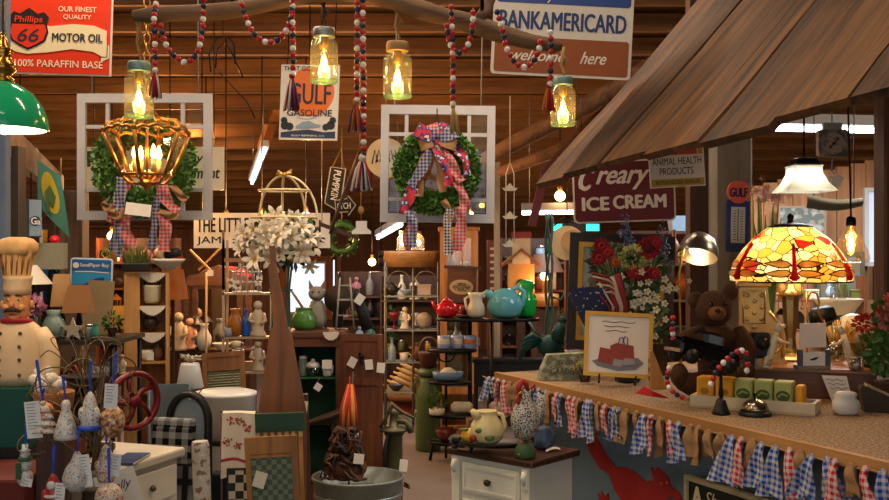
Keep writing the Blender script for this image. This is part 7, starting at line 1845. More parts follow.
# ------------------------------------------------------------ baker's rack
d = 9.0; k = d/F; pb = floorz(d)
t = T('bakers_rack','tall iron baker rack with a wicker crown and glass shelves','rack',411,pb,d)
m = MB(k)
for x in (-26,2,27):
    for y_ in (0,22): m.tube([(x,y_,0),(x,y_,pb-262)],1.0,6)
part('upright', m, plain('#6e6a58',.5,.5,.2), t)
shy = (296,330,362,392)
for y in shy:
    m = MB(k); m.box(-27,28,-1,23,pb-y-1.2,pb-y); part('shelf', m, plain('#8a938c',.3,.2,.2), t)
m = MB(k); m.lathe([(0,pb-267),(27,pb-267),(29,pb-254),(30,pb-251),(28,pb-251),(26,pb-264)],30,(0,10,0),sy=.45,rib=lambda a,z:1+.02*math.sin(a*40)); part('wicker_crown', m, wood('#6d4e2c','#9a7848',0,22), t)
m = MB(k)
for cx in (-12,15): m.tube([(cx+11*math.cos(a),-1,pb-282+11*math.sin(a)) for a in [PI*i/12 for i in range(13)]],.6,5)
m.tube([(18+10*math.cos(a),-1,pb-350+13*math.sin(a)) for a in [2*PI*i/20 for i in range(20)]],.8,5,True); part('scrollwork', m, plain('#6e6a58',.5,.5,.2), t)
for i, x in enumerate((403,418)):
    dd = 9.1; kk = dd/F
    t = T('jar_candle_lamp',('glowing glass jar lamp on the wicker crown under the second wreath tails','second glowing glass jar lamp on the wicker crown nearer the glazed cabinet')[i],'lamp',x,250.5,dd)
    m = MB(kk); m.lathe([(5.4,0),(6.4,1),(6.4,11),(3.6,15),(3.6,18)],14,cap=False); part('jar', m, jar_glass('#fff6ea',.12), t)
    m = MB(kk); m.ball((0,0,7.5),3.2,10,8); part('bulb', m, glow('#ffcf94',6), t)
    m = MB(kk); m.lathe([(3.6,17),(3.6,20),(0,20)],12); part('lid', m, BRASS, t)
    m = MB(kk); m.lathe([(4,0),(4,.6),(0,.6)],12); m.tube([(0,0,19),(0,0,40)],.4,4); part('hanging_cord', m, BLACKMET, t)
    point('candle_lamp', t.location+Vector((0,-.01,13*kk)), .8, '#ffb768', .03)

# generic wares ------------------------------------------------
def ware(kind, label, px, py, d, c, s=1.0, group=None, rough=.35):
    mt = c if not isinstance(c, str) else plain(c, rough, 0, .15)
    k = d/F*s
    P_ = {
     'vase': [('body', lambda m: m.lathe([(3,0),(5,4),(5.5,9),(3,14),(2.4,17),(3.6,19)],14), mt)],
     'bottle': [('body', lambda m: m.lathe([(4,0),(4.4,1),(4.4,13),(3.4,16),(1.6,19),(1.6,25),(2,26),(0,26)],14), mt)],
     'cup': [('cup', lambda m: m.lathe([(3,0),(4,1),(4.6,8),(4,8),(3.4,1.5),(0,1.4)],14), mt), ('handle', lambda m: m.tube([(4.2,0,7),(7,0,6),(6.6,0,3),(4,0,2)],.7,6), mt)],
     'bowl': [('bowl', lambda m: m.lathe([(3,0),(4,1),(9,6),(8.4,6.4),(3,1.6),(0,1.4)],18), mt)],
     'jar': [('jar', lambda m: m.lathe([(4,0),(5,1),(5,11),(4,13)],14), mt), ('lid', lambda m: m.lathe([(4.2,13),(4.2,15.5),(0,16)],14), SILVER)],
     'goblet': [('goblet', lambda m: m.lathe([(4,0),(4,.6),(.8,1.4),(.7,7),(3,8.6),(5.5,14),(5,17),(4.6,17),(0,10)],16), mt)],
     'teapot': [('body', lambda m: m.lathe([(4,0),(7,3),(7.4,7),(5,11),(0,12)],16), mt), ('spout', lambda m: m.tube([(6,0,5),(9.5,0,8),(10.5,0,11)],[1.8,1.3,.9],6), mt), ('handle', lambda m: m.tube([(-6,0,9),(-10,0,9),(-10,0,4),(-6,0,3)],.8,6), mt), ('lid', lambda m: m.lathe([(3,11.8),(1,13),(1,14.4),(0,14.6)],10), mt)],
     'figurine': [('figure', lambda m: (m.lathe([(5,0),(5,1.5),(3.6,4),(4,10),(3,15),(1.6,17),(0,17.4)],12,sy=.75), m.ball((0,-.6,19.5),2.8,10,8), m.tube([(-3.4,0,14),(-5,-2,10),(-2,-4,9)],[1.4,1.3,1],6), m.tube([(3.4,0,14),(5,-2,10),(2,-4,8)],[1.4,1.3,1],6)), mt)],
     'plate': [('plate', lambda m: m.tube([(0,2,9),(0,1,9),(0,.3,9),(0,0,9)],[9,9,6.5,6.2],22), mt), ('stand', lambda m: (m.tube([(-3,-1,0),(-3,3,1),(-1,4,9)],.6,5), m.tube([(3,-1,0),(3,3,1),(1,4,9)],.6,5)), BLACKMET)],
     'box': [('box', lambda m: m.bbox(-7,7,-4,4,0,9,.5), mt), ('lid', lambda m: m.bbox(-7.4,7.4,-4.4,4.4,9.05,11,.4), mt)],
     'pitcher': [('body', lambda m: m.lathe([(4,0),(6,3),(6,8),(4,13),(4.6,16),(4,16)],16), mt), ('handle', lambda m: m.tube([(4,0,14),(8.5,0,12),(8,0,6),(5.6,0,4)],.9,6), mt)],
     'book': [('cover', lambda m: m.box(-2,2,-6,6,0,17), mt), ('pages', lambda m: m.box(-1.5,1.5,-6.2,5.6,.5,16.5), PAPERD)],
     'lantern': [('cage', lambda m: [m.tube([(6*math.cos(i*PI/3),6*math.sin(i*PI/3),2),(6*math.cos(i*PI/3),6*math.sin(i*PI/3),18),(0,0,25)],.5,5) for i in range(6)], mt), ('base', lambda m: m.lathe([(7,0),(7,2),(0,2.2)],14), mt), ('roof', lambda m: m.lathe([(7,17.5),(6.4,19),(2,24),(0,26)],14), mt)],
     'plant': [('pot', lambda m: m.lathe([(3,0),(4.6,7),(5,8),(4,8)],12), mt), ('foliage', lambda m: leafball(m,(0,0,13),(7,6,7),90,4.5,R,1), [GREENLEAF, DKLEAF])],
    }[kind]
    return quick({'figurine':'figurine','box':'lidded_box','lantern':'wire_lantern','plant':'potted_plant','jar':'lidded_jar','book':'old_book','plate':'display_plate'}.get(kind,kind), label, kind, px, py, d, P_, None, group, k)
REF = 9.0
for args in (
 ('goblet','dark red glass goblet on the second glass shelf of the baker rack',394,329.6,9.06,'#6a0f22',1.0),
 ('figurine','white figurine beside the dark red goblet',405,329.6,9.08,'#c9c4b8',1.0),
 ('teapot','dark pot at the end of the top glass shelf of the baker rack',391,295.6,9.08,'#232019',1.0),
 ('box','pale flowered box on the top glass shelf of the baker rack',424,295.6,9.06,'#a39a94',1.0),
 ('bowl','blue grey bowl in the middle of the top glass shelf',407,295.6,9.10,'#6f8794',.9),
 ('plate','pale plate standing on the second glass shelf under the scroll ring',424,329.6,9.12,'#9a9488',.9),
 ('bottle','pale blue bottle on the third glass shelf',392,361.6,9.06,'#7f98a8',.9),
 ('cup','white cup with a handle on the third glass shelf',404,361.6,9.06,'#c4c0b4',1.0),
 ('vase','brown vase on the third glass shelf beside the white cup',418,361.6,9.08,'#5a3a24',.95),
 ('jar','grey lidded jar on the third glass shelf by the milk can',431,361.6,9.08,'#6f716a',.9),
 ('bowl','dark bowl on the lowest glass shelf of the baker rack',396,391.6,9.06,'#33302a',1.0),
 ('pitcher','tan pitcher on the lowest glass shelf of the baker rack',415,391.6,9.06,'#8a7048',.9)):
    ware(*args)

REF = None
# glazed oak cabinet, plaque
d = 8.7; k = d/F; pb = floorz(d)
t = T('glazed_cabinet','tall honey oak cabinet with a glazed door','cabinet',459,pb,d)
m = MB(k); m.box(-19,-17,0,30,0,pb-231); m.box(17,19,0,30,0,pb-231); m.box(-17,17,28,30,0,pb-231); m.box(-17,17,0,28,0,8); part('carcass', m, OAKW, t)
m = MB(k); m.bbox(-21,21,-3,31,pb-231,pb-227,1); part('top', m, OAKW, t)
m = MB(k); m.frame(-19,19,40,pb-231,7,-3,0); dd = part('door', m, wood('#8a5526','#b98443',2,5), t)
m = MB(k); m.box(-12,12,-1.6,-1.2,47,pb-238); part('pane', m, glass('#eef0e8',.85,.05,'cabinet'), dd)
m = MB(k); m.ball((15,-4,pb-300),1.6,8,6); part('knob', m, BRASS, dd)
m = MB(k)
for y in (268,300,340): m.box(-17,17,2,28,pb-y-1,pb-y)
part('shelf', m, PINEW, t)
m = MB(k); m.ball((0,8,pb-238),2,8,6); part('bulb', m, glow('#ffd49a',8), t)
point('cabinet_lamp', t.location+Vector((0,8*k,(pb-242)*k)), 2.5, '#ffcf90', .02)
REF = 8.7
for args in (('vase','pale vase inside the glazed cabinet on the upper board',452,267.8,8.78,'#b5a88a',.8),('cup','cream cup inside the glazed cabinet beside the pale vase',464,267.8,8.78,'#c4b898',.8)): ware(*args)
REF = None
d = 8.5; k = d/F
t = T('hanging_plaque','wooden wall plaque with a pale oval picture hung on the glazed cabinet','plaque',461,303,d,(0,math.radians(2),math.radians(-6)))
m = MB(k); m.bbox(-15,15,-1.5,1.5,0,36,.8); part('board', m, wood('#3a2012','#623a20',0,6), t)
m = MB(k); m.box(-18,18,-2.5,2.5,34,37); part('ledge', m, DKWOOD, t)
m = MB(k); m.disc((0,16),12,-2.2,-1.4,28,.62); part('oval', m, plain('#a3906c',.6,0,.2,30), t)
m = MB(k); m.disc((0,16),9,-2.7,-2.1,24,.5); part('oval_picture', m, spotted('#7d6a4a','#4d4430',60,.5,.7,'#8d8460'), t)
m = MB(k); m.box(-11,11,-2,-1.4,27,31); part('carved_band', m, plain('#5a3a24',.7), t)
m = MB(k); m.tube([(0,0,37),(0,0,74)],.4,4); part('hanging_cord', m, TWINE, t)

# ------------------------------------------------------------ lilies in a gold birdcage on a green wire stand
d = 5.5; k = d/F; pb = floorz(d)
t = T('wire_plant_stand','tall green verdigris wire stand under the white lilies','plant stand',281,pb,d)
m = MB(k)
for x in (-9,9):
    for y_ in (-8,8): m.tube([(x*1.3,y_*1.3,0),(x,y_,60),(x*.8,y_*.8,pb-290),(x*1.1,y_*1.1,pb-262)],1.1,6)
for z in (60,150,200,pb-290): m.tube([(11*math.cos(2*PI*i/16),10*math.sin(2*PI*i/16),z) for i in range(16)],.9,6,True)
for s_ in (-1,1): m.tube([(s_*(6+4*math.sin(i*.6)),-9,150+i*5) for i in range(14)],.9,6)
m.lathe([(14,pb-263),(14,pb-261),(0,pb-261)],20); part('frame', m, plain('#3a5a48',.5,.4,.35,30), t)
t = T('gold_birdcage','round gold wire birdcage frame with a little bow on top','birdcage',284,260.6,d)
m = MB(k); hh = 260-175
for i in range(4):
    a = PI*i/4+.2
    m.tube([(33*math.cos(a)*math.sin(PI*j/20*.999), 33*math.sin(a)*math.sin(PI*j/20*.999)*.9, 43-42*math.cos(PI*j/20)) for j in range(21)],1.25,6)
for z, r in ((43,33),(70,25),(3,12)): m.tube([(r*math.cos(2*PI*i/32),r*.9*math.sin(2*PI*i/32),z) for i in range(32)],1.1,6,True)
part('cage_wire', m, plain('#ecd8a4',.4,.4,.1), t)
m = MB(k); m.tube([(0,0,85),(-6,0,90),(-8,0,87),(0,0,86),(8,0,91),(7,0,88),(0,0,85)],1.3,6); m.ball((0,0,86),2.4,8,6); part('bow', m, GOLD, t)
t = T('lily_bouquet','big mass of white lilies spilling from the gold birdcage','flowers',282,262,d-.02)
rr = random.Random(31)
LW = plain('#d8cfb8',.6,0,.08); LY = plain('#c9a43a',.7,0,.2)
m = MB(k); my = MB(k)
def lily(c, dirv, r):
    dirv = Vector(dirv).normalized(); x = dirv.cross(Vector((0,0,1))).normalized(); y = x.cross(dirv)
    for q in range(6):
        a = q*PI/3; o = x*math.cos(a)+y*math.sin(a); s = dirv.cross(o)
        p0 = Vector(c); p1 = p0+dirv*r*.5+o*r*.35; p2 = p0+dirv*r*.75+o*r*.8; p3 = p0+dirv*r*.6+o*r*1.15
        m.add([p0,p1-s*r*.22,p1+s*r*.22,p2-s*r*.2,p2+s*r*.2,p3],[(0,1,2),(1,3,4,2),(3,5,4)],True)
    for q in range(4):
        a = q*PI/2; my.tube([Vector(c)+dirv*r*.2, Vector(c)+dirv*r*.75+(x*math.cos(a)+y*math.sin(a))*r*.2], r*.045, 4)
for i in range(64):
    px, py = rr.gauss(-2,18), 20+rr.gauss(0,11)
    px = max(-36,min(34,px)); py = max(-2,min(44-.03*px*px*.5,py))
    lily((px,-12-rr.uniform(0,12)+.2*abs(px),py), (px*.03+rr.uniform(-.5,.5),-1,(py-24)*.03+rr.uniform(-.5,.6)), rr.uniform(8,12))
part('petals', m, LW, t); part('stamens', my, LY, t)
m = MB(k); leafball(m,(0,-10,22),(34,12,24),120,10,rr,.7); part('foliage', m, [GREENLEAF, DKLEAF], t)
m = MB(k)
for i in range(14): m.tube([(rr.uniform(-6,6),-2,-4),(rr.uniform(-20,20),-10,rr.uniform(10,40))],.7,4)
part('stem', m, plain('#4d6030',.7), t)
t = T('hanging_leaf_wreath','green leafy wreath hanging low beyond the jam sign','wreath',342,238,7.6)
m = MB(7.6/F)
m.tube([(14*math.cos(2*PI*i/20),0,14*math.sin(2*PI*i/20)) for i in range(20)],3,6,True)
for i in range(300):
    a = rr.uniform(0,2*PI); c = Vector((math.cos(a),0,math.sin(a))); p = c*(14+rr.uniform(-4,4)); o = Vector((rr.gauss(0,1),rr.gauss(0,.6),rr.gauss(0,1))).normalized(); e = o.cross(c+Vector((0,.5,0))).normalized(); m.mi = i%2
    m.add([p,p+e*1.4+o*2.5,p+o*5,p-e*1.4+o*2.5],[(0,1,2,3)])
part('foliage', m, [GREENLEAF, DKLEAF], t)
m = MB(7.6/F); m.tube([(0,0,14),(0,0,110)],.5,4); part('hanging_cord', m, TWINE, t)
# card stand and folding scythe stick near (345,150..225)
t = solo('hanging_scythe_handle', MB(6.9/F).tube([(14,0,62),(4,0,34),(-8,0,2),(-16,0,-22)],[1.6,1.8,1.8,1.6],8), DKWOOD, 'long dark wooden pole slanting beside the arrow signs', 'pole', P(346,212,6.9))
m = MB(6.9/F); m.tube([(14,0,62),(14,0,150)],.4,4); part('hanging_cord', m, TWINE, t)
t = solo('hanging_crosspiece', MB(6.95/F).beam((-22,0,8),(16,0,-6),3,4), DKWOOD, 'dark crosswise stick hung under the slanting pole', 'stick', P(342,232,6.95))
m = MB(6.95/F); m.tube([(-20,0,8),(-20,0,120)],.4,4); part('hanging_cord', m, TWINE, t)
t = T('hanging_bunting_tag','white notched paper tag hanging beside the second sash','tag',361,234,6.6); m = MB(6.6/F); m.prism([(-9,0),(10,0),(10,3),(6,6),(6,13),(-5,13),(-5,6),(-9,3)],-.6,.6); part('paper', m, PAPER, t); m = MB(6.6/F); m.tube([(0,0,13),(0,0,62)],.4,4); m.ball((0,0,24),(3,2,4),8,6); part('hanging_cord', m, TWINE, t)
t = T('hanging_black_cat','little black metal figure hanging below the second sash corner','ornament',381,268,7.3); m = MB(7.3/F); m.ball((0,0,6),(3,2,5),8,6); m.ball((0,0,13),(3,2,3),8,6); m.prism([(-3,14),(-1,15),(-2.4,20)],-.6,.6); m.prism([(1,15),(3,14),(2.4,20)],-.6,.6); part('figure', m, BLACK, t); m = MB(7.3/F); m.tube([(0,0,18),(0,0,80)],.4,4); part('hanging_cord', m, BLACKMET, t)

# ------------------------------------------------------------ behind the cubby: dresser mirror, shelves, wares
d = 8.2; k = d/F; pb = floorz(d)
t = T('mirror_dresser','dark carved dresser mirror with an arched head','dresser',214,pb,d)
m = MB(k); m.box(-38,38,-10,24,0,pb-352); part('body', m, DKWOOD, t)
m = MB(k); m.bbox(-40,40,-12,26,pb-352,pb-348,1); part('top', m, DKWOOD, t)
m = MB(k); m.frame(-24,26,pb-348,pb-284,5,10,14); m.prism([(-32,pb-286),(34,pb-286),(30,pb-276),(20,pb-274),(10,pb-268),(2,pb-265),(-6,pb-268),(-18,pb-274),(-28,pb-276)],9,15); m.box(-33,-28,10,14,pb-348,pb-280); m.box(30,35,10,14,pb-348,pb-280); part('mirror_frame', m, wood('#2e1a10','#57331c',0,5), t)
m = MB(k); m.box(-19,21,11.5,12,pb-343,pb-289); mr_, n_, l_, b_ = nt('mirror'); b_.inputs['Base Color'].default_value = (.8,.82,.82,1); b_.inputs['Metallic'].default_value = 1; b_.inputs['Roughness'].default_value = .05; part('mirror_glass', m, mr_, t)
for i, (x, lab) in enumerate(((-28,'drawer'),(2,'drawer'))):
    m = MB(k); m.box(x-5,x+22,-12,-10,pb-380,pb-358); q = part('drawer', m, REDWOOD, t); m = MB(k); m.ball((x+8,-13,pb-369),1.6,8,6); part('knob', m, BRASS, q)
ST = [('vase','clear glass hurricane vase before the dresser mirror',204,347.8,8.0,'#a8b0ac',1.4),
 ('figurine','pink cheeked plaster bust before the dresser mirror',190,347.8,8.1,'#b58a78',1.4),
 ('figurine','cream plaster bust near the edge of the dresser top',179,347.8,8.0,'#a8987c',1.7),
 ('bowl','white glass bowl on the dresser top under the hurricane vase',222,347.8,8.02,'#b9b5a8',1.1),
 ('lantern','small black wire lantern behind the cream plaster bust',196,347.8,8.15,'#1a1816',1.3),
 ('cup','grey cup on the dresser top beside the white bowl',236,347.8,8.02,'#7f817c',1.1)]
REF = 8.2
for a in ST: ware(*a)
REF = None
d = 7.0; k = d/F; pb = floorz(d)
t = T('white_shelf_unit','white painted open shelf unit with wares before the dark post','shelf',248,pb,d)
m = MB(k)
for x in (-26,22):
    for y_ in (0,18): m.box(x,x+2.2,y_,y_+2,0,pb-(240 if x < 0 else 290))
part('upright', m, plain('#b9a98c',.6), t)
for y in (293,337,372):
    m = MB(k); m.box(-26,24,0,20,pb-y-2,pb-y); part('shelf_board', m, plain('#a89878',.6), t)
m = MB(k); m.box(-24,22,0,.8,pb-262,pb-258); m.box(-26,-23.8,0,2,pb-290,pb-230); part('rail', m, plain('#a87a58',.6), t)
WL = [('bottle','cobalt blue glass bottle on the white shelf unit',246,336.8,7.06,'#1d4fa8',1.05),
 ('vase','amber glass vase beside the cobalt bottle',235,336.8,7.06,'#9a5f1c',1.45),
 ('cup','white cup painted blue on the white shelf unit near the amber vase',228,336.8,7.03,'#8d97a8',1.1),
 ('figurine','tall cream figurine at the paddle end of the white shelf unit',258,336.8,7.05,'#bfae94',1.6),
 ('figurine','tall cream figurine on the middle board of the white shelf unit',258,371.8,7.05,'#b5a890',1.4),
 ('jar','red capped cookie jar on the middle board of the white shelf unit',238,371.8,7.05,'#8a2a22',1.4),
 ('bowl','pale bowl on the middle board of the white shelf unit',226,371.8,7.05,'#b0aa9c',1.0),
 ('box','cream box on the middle board beside the red capped jar',248,371.8,7.1,'#a89878',.8)]
REF = 7.0
for a in WL: ware(*a)
REF = None
t = T('wire_birdcage','pale wire birdcage lantern with white butterflies on the top board','birdcage',247,250+42.6*7.0/7.1,7.1); k = 7.1/F
m = MB(k)
for i in range(14): a = 2*PI*i/14; m.tube([(14*math.cos(a),12*math.sin(a),0),(14*math.cos(a),12*math.sin(a),20),(8*math.cos(a),7*math.sin(a),25),(8*math.cos(a),7*math.sin(a),30)],.6,5)
for z, r in ((0,14.5),(10,14.5),(20,14.5),(25,8.5),(30,8.5)): m.tube([(r*math.cos(2*PI*i/24),r*.86*math.sin(2*PI*i/24),z) for i in range(24)],.7,5,True)
m.lathe([(14,0),(14,.8),(0,.8)],20,sy=.86); part('cage_wire', m, plain('#9fa3a4',.5,.3,.1), t)
m = MB(k)
for x, z in ((-12,6),(-6,4),(14,8),(-14,12),(15,14),(-8,10)): m.prism([(x-3,z-2),(x,z),(x+3,z-2),(x+3,z+3),(x,z+1),(x-3,z+3)],-14.5,-13.9)
part('butterflies', m, PAPER, t)
# orange shade with black hat
quick('orange_lampshade','orange lampshade under a black felt hat behind the pine cubby','lampshade',173,299,6.4,[('shade', lambda m: m.lathe([(15,0),(11,26),(10,30)],20,cap=False), shade_glass('#c9761c',0,.5)),('stand', lambda m: m.lathe([(10,-(floorz(6.4)-299)),(2,-(floorz(6.4)-304)),(1.6,20),(10,28)],14), DKWOOD)])
quick('black_hat','black felt hat tipped over the orange lampshade','hat',175,263,6.4,[('brim', lambda m: m.lathe([(0,0),(13,0),(14,1),(0,2)],20), BLACK),('crown', lambda m: m.lathe([(9,1),(9,12),(7,15),(0,14)],16), BLACK),('red_band', lambda m: m.lathe([(9.2,2),(9.3,5)],16,cap=False), plain('#a8341c',.6))],(0,-.25,0))
quick('red_pillow','red cushion lying behind the jam sign over the dresser','cushion',226,283,8.6,[('cushion', lambda m: m.ball((0,0,8),(26,10,9),16,10), plain('#8d1c1c',.8)),('stand', lambda m: m.box(-20,20,-2,6,-(floorz(8.6)-283),1), DKWOOD)])
quick('wooden_x_stand','pale crossed wooden folding stand above the dresser mirror','stand',206,268,7.6,[('bars', lambda m: (m.beam((-16,0,18),(6,0,-4),2,2), m.beam((14,2.5,20),(-8,2.5,-2),2,2), m.tube([(0,1,-4),(0,1,-(floorz(7.6)-268))],1,6)), plain('#a8845c',.7)),('price_tag', lambda m: m.box(2,8,-3,-2.6,-8,-2), PAPER)])
# yellow lampshade low & plants by the first wreath tails
quick('yellow_lampshade','pleated yellow lampshade beside the pine cubby','lampshade',119,328,5.7,[('shade', lambda m: m.lathe([(14,0),(9,22)],24,cap=False,rib=lambda a,z:1+.02*math.sin(a*24)), shade_glass('#d8a83c',0,.5)),('stand', lambda m: m.lathe([(10,-(floorz(5.7)-328)),(2,-(floorz(5.7)-333)),(1.4,20)],14), DKWOOD)])
ware('plant','leafy green potted plant under the yellow lampshade',112,onT(5.05),5.05,'#5a3a28',1.1)
ware('jar','clear lidded jar on the black metal table by the star',90,onT(4.85),4.85,'#6f7a74',1.0)
ware('cup','dark cup at the wall end of the black metal table',28,onT(4.82),4.82,'#3a3c3a',1.2)
ware('vase','teal glazed vase at the corner of the black metal table',95,onT(4.82),4.82,'#2f6a5c',.9)

REF = 5.0
for a_ in (('jar','red capped jar on the lower shelf of the black metal table',76,371.8,4.9,'#9a2a20',1.1),('bottle','yellow green bottle on the lower shelf of the black metal table',88,371.8,4.95,'#a8a03a',.9),('cup','white cup on the lower shelf of the black metal table',100,371.8,4.88,'#c4bfb4',1.1),('box','pale blue box on the lower shelf of the black metal table',112,371.8,4.95,'#8aa0ac',1.0),('bowl','brick red bowl on the lower shelf of the black metal table',64,371.8,4.9,'#8a3224',1.0),('figurine','cream figure at the cubby end of the lower shelf under the lampshades',122,371.8,4.9,'#b5a688',.9)): ware(*a_)
REF = None
# ------------------------------------------------------------ middle right clutter behind the tier and under the awning
d = 6.6; k = d/F
t = T('hanging_wooden_boats','string of three pale wooden sailboats hanging beside the second sash','ornament',510,246,d)
m = MB(k); m.tube([(-4,0,0),(-4,0,72),(0,0,84),(4,0,72),(4,0,0)],.5,5); m.tube([(0,0,84),(0,0,150)],.4,4); part('hanging_cord', m, plain('#c9c0a8',.8), t)
for z in (2,30,58): m = MB(k); m.prism([(-8,z),(-5,z-3),(5,z-3),(8,z)],-2,2); m.prism([(-5,z+.0),(0,z+5),(4,z+.0)],-.5,.5); part('wooden_boat', m, plain('#b9ad94',.7), t)
t = solo('tall_pale_board', MB(8.2/F).box(-3,3,-1,1,0,floorz(8.2)-162), wood('#8a7a62','#b5a78c',2,5), 'narrow pale paling board standing beside the second sash', 'board', P(497,floorz(8.2),8.2))
t = T('red_prop_board','dark red crooked wooden brace under the corner of the awning','board',541,224,4.9); k = 4.9/F
m = MB(k); m.beam((-9,0,-2),(4,0,52),6,8); m.beam((4,0,52),(16,0,66),6,8); part('brace_arm', m, plain('#5a1a16',.6,0,.2), t); m = MB(k); m.tube([(10,0,58),(10,0,70)],.6,5); part('hanging_cord', m, BLACKMET, t)
d = 5.2; k = d/F; pb = floorz(d)
t = T('verdigris_stand','tall twisted verdigris iron plant stand at the counter end','stand',549,pb,d)
m = MB(k)
for s_ in (0,2.1,4.2): m.tube([(3.4*math.cos(s_+z*.05)+(0),3.4*math.sin(s_+z*.05),z) for z in range(0,int(pb-208),8)],1.3,6)
for q in range(4): a = q*PI/2; m.tube([(0,0,14),(12*math.cos(a),12*math.sin(a),6),(17*math.cos(a),17*math.sin(a),0)],1.6,6)
m.tube([(0,0,pb-345),(16,-2,pb-340),(22,-2,pb-328),(16,-2,pb-318),(12,-2,pb-326)],1.3,6); m.tube([(0,0,pb-340),(-14,-2,pb-332),(-20,-2,pb-322)],1.3,6); m.tube([(0,0,pb-296),(12,0,pb-300),(16,0,pb-292)],1.2,6)
part('frame', m, plain('#3f5f56',.5,.5,.4,40), t)
d = 6.0; k = d/F
t = T('wooden_birdhouse','orange lit wooden birdhouse with a pale chimney panel','birdhouse',521,300,8.25); k = 8.25/F
m = MB(k); m.box(-13,13,-4,6,0,36); part('house', m, plain('#c08a4c',.6,0,.15), t)
m = MB(k); m.prism([(-19,33),(0,49),(19,33),(19,36),(0,52),(-19,36)],-7,9); part('roof', m, wood('#6a3a1c','#98602e',0,6), t)
m = MB(k); m.box(-9,9,-4.4,-4,36,64); part('chimney_panel', m, plain('#c9b08a',.7), t)
m = MB(k); m.box(-10,10,-5,-4.2,62,68); m.prism([(-9,62),(-4,66),(0,63),(5,67),(9,62)],-5.6,-5); part('painted_band', m, plain('#8a2c2c',.7), t)
m = MB(k); m.tube([(0,-4.6,16),(0,-4,16)],5,16); part('entry_hole', m, BLACK, t)
m = MB(k); m.box(-4,4,-2,4,-(floorz(8.25)-300),0); part('post', m, DKWOOD, t)
quick('amber_lamp','brown shaded lamp glowing amber behind the green bottle','lamp',545,306,8.8,[('lamp_shade', lambda m: m.lathe([(19,34),(11,52)],24,cap=False), plain('#5a4030',.7)),('base', lambda m: m.lathe([(14,0),(14,12),(3,14),(2,40)],16), shade_glass('#d89a4c',0,.4)),('bulb', lambda m: m.ball((0,0,30),5,10,8), glow('#ffbf70',7)),('stand', lambda m: m.box(-14,14,-6,6,-(floorz(8.8)-306),-.1), DKWOOD)])
point('amber_lamp_light', P(541,282,8.15), 4, '#ffb25a', .04)
d = 8.3; k = d/F
t = T('scale_ruler_board','dark wooden rack with a column of white notches beside the glazed cabinet','rack',494,floorz(d),d); m = MB(k); m.box(-7,7,-2,2,0,floorz(d)-240); part('board', m, REDWOOD, t); m = MB(k)
for i in range(8): m.box(-4,5,-2.6,-2,floorz(d)-(250+i*6.6),floorz(d)-(247.6+i*6.6))
part('notches', m, PAPERD, t)
t = T('hanging_disc_lamp','round cream disc wall lamp behind the dark picture frame','lamp',567,243,5.45); m = MB(5.2/F); m.disc((0,0),18,-3,0,32); part('disc', m, plain('#cfb892',.5,0,.1), t); m = MB(5.2/F); m.disc((5,2),12,-5,-3,24); part('disc_center', m, plain('#c49a68',.5), t); m = MB(5.2/F); m.tube([(-14,-1,18),(-4,-1,26),(10,-1,20)],1,6); m.tube([(0,0,18),(0,0,60)],.6,5); part('hanging_cord', m, BLACKMET, t)
quick('blue_storage_bin','pale blue plastic bin on a wall shelf behind the ice cream sign','bin',681,231,6.3,[('bin', lambda m: m.lathe([(13,0),(15,15),(13.6,15),(12,1)],4,ph=PI/4,smooth=False,sx=1.1), plain('#7f9ab0',.4)),('shelf', lambda m: (m.box(-60,30,-12,14,-3,-.1), m.box(-60,-56,-8,8,-(floorz(6.3)-231),-3), m.box(26,30,-8,8,-(floorz(6.3)-231),-3)), DKWOOD)])
quick('mantel_shelf','dark upright shelf case behind the flag bouquet','shelf',667,floorz(5.4),5.4,[('side_panel', lambda m: (m.box(-22,-19,0,20,0,floorz(5.4)-262), m.box(26,29,0,20,0,floorz(5.4)-262), m.box(-19,26,18,20,0,floorz(5.4)-262)), REDWOOD),('shelf_board', lambda m: [m.box(-19,26,0,17.8,floorz(5.4)-y-2,floorz(5.4)-y) for y in (264,300,340)], wood('#6d5a48','#8a7660',0,5))])
REF = 5.4
for a in (('bottle','tall clear glass bottle on the dark shelf case behind the bouquet',674,263.6,5.46,'#7a5638',1.3),('vase','orange glass vase under the silver dome lamp',683,299.6,5.46,'#b5541c',1.9),('jar','tarnished jar beside the orange glass vase',669,299.6,5.44,'#5d5648',1.1),('box','grey tin box on the lower board of the dark shelf case',676,339.6,5.44,'#4d5254',1.2)): ware(*a)

REF = None
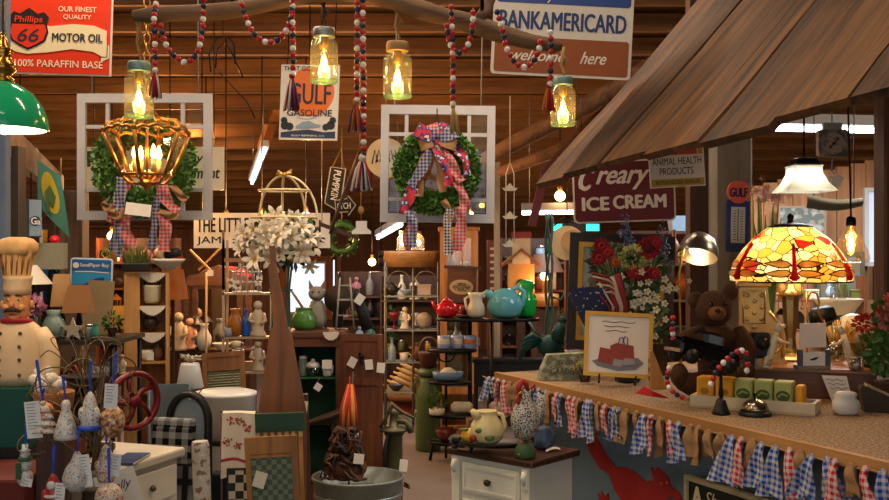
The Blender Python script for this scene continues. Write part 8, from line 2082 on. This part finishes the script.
# ------------------------------------------------------------ deep background shelves full of small wares
kinds = ['vase','bottle','cup','bowl','jar','goblet','teapot','figurine','plate','box','pitcher','book','lantern','plant']
cols = [('cream','#c4b898'),('white','#c9c6bc'),('dark brown','#3a2618'),('cobalt blue','#234a8a'),('sea green','#3f7a6c'),('brick red','#8a3224'),('amber','#a8691c'),('grey','#77756c'),('pale blue','#8aa3b4'),('olive','#5d6030'),('black','#1c1a18'),('tan','#9a7a4c'),('rose pink','#a86a6c'),('mustard','#b08a2c')]
used = set()
def shelving(name, label, place, px0, px1, d, ys, woodm, rs, back=True, step=13, smin=.7, smax=1.15):
    k = d/F; pb = floorz(d); w2 = (px1-px0)/2; t = T(name, label, 'shelf', (px0+px1)/2, pb, d)
    m = MB(k); m.box(-w2,-w2+2,0,20,0,pb-ys[0]+24); part('side_panel', m, woodm, t); m = MB(k); m.box(w2-2,w2,0,20,0,pb-ys[0]+24); part('side_panel', m, woodm, t)
    for y in ys:
        m = MB(k); m.box(-w2+2,w2-2,0,18,pb-y-2,pb-y); part('shelf_board', m, woodm, t)
    if back: m = MB(k); m.box(-w2+2,w2-2,18,20,0,pb-ys[0]+24); part('back_panel', m, DKWOOD, t)
    rr = random.Random(rs)
    names = ['top','second','third','fourth','fifth','sixth']
    for i, y in enumerate(ys):
        x = px0+9
        while x < px1-8:
            for _ in range(60):
                kd = rr.choice(kinds); cn, ch = rr.choice(cols)
                if (place, kd, cn) not in used: break
            used.add((place, kd, cn))
            nm = {'box':'lidded box','plate':'standing plate','plant':'potted plant','book':'old book','lantern':'wire lantern','jar':'lidded jar'}.get(kd, kd)
            lab = f'{cn} {nm} on the {names[i]} board of the {place}'
            dz_ = d+.065+.012*rr.random(); ware(kd, lab, x, 250+(y-.3-250)*d/dz_, dz_, ch, rr.uniform(smin,smax)*step/13); x += step*(rr.uniform(1.12,1.4) if kd in ('teapot','bowl','plate','plant','pitcher','box') else rr.uniform(.98,1.25))
shelving('wall_shelf','long dark shelf of mixed wares far behind the gold birdcage','long dark far shelf',336,388,10.6,(296,318,342),DKWOOD,1,step=11)
shelving('wall_shelf','brown shelf of wares far behind the pine cubby and first sash','brown shelf beyond the cubby',96,176,9.4,(262,288,314,340),REDWOOD,2,step=11)
shelving('wall_shelf','wide rustic shelf of wares behind the tiered stand','rustic shelf behind the tiered stand',500,566,8.9,(262,290,318,346),REDWOOD,3,step=12)
shelving('wall_shelf','low open shelf of wares beyond the baker rack','low shelf past the baker rack',380,446,10.4,(300,326,352),DKWOOD,4,step=11)
shelving('wall_shelf','booth shelf of wares behind the dark picture frame','booth shelf behind the picture',580,666,6.35,(262,292,322),REDWOOD,5,step=13)
shelving('wall_shelf','dim shelf of wares behind the blue post and lamp table','dim shelf behind the lamp table',-10,76,7.0,(246,276,306),DKWOOD,6,step=13)
shelving('wall_shelf','booth wall shelf under the collage behind the dragonfly lamp','booth wall shelf',744,866,5.9,(300,330),REDWOOD,7,step=13,back=False)
for args in (('figurine','teal feathered bird figure on the stand crowded beside the green bottle',545,317,5.15,'#1f5a52',.9),): pass

# one-part things: the single mesh is the thing itself
bpy.context.view_layer.update()
for o in [o for o in bpy.data.objects if o.type == 'EMPTY' and o.parent is None and o.get('label')]:
    ch = list(o.children)
    if len(ch) == 1 and not ch[0].children:
        c = ch[0]; mw = c.matrix_world.copy(); c.parent = None; c.matrix_world = mw; nm = o.name
        for q in ('label','category','group'):
            if q in o: c[q] = o[q]
        bpy.data.objects.remove(o); c.name = nm
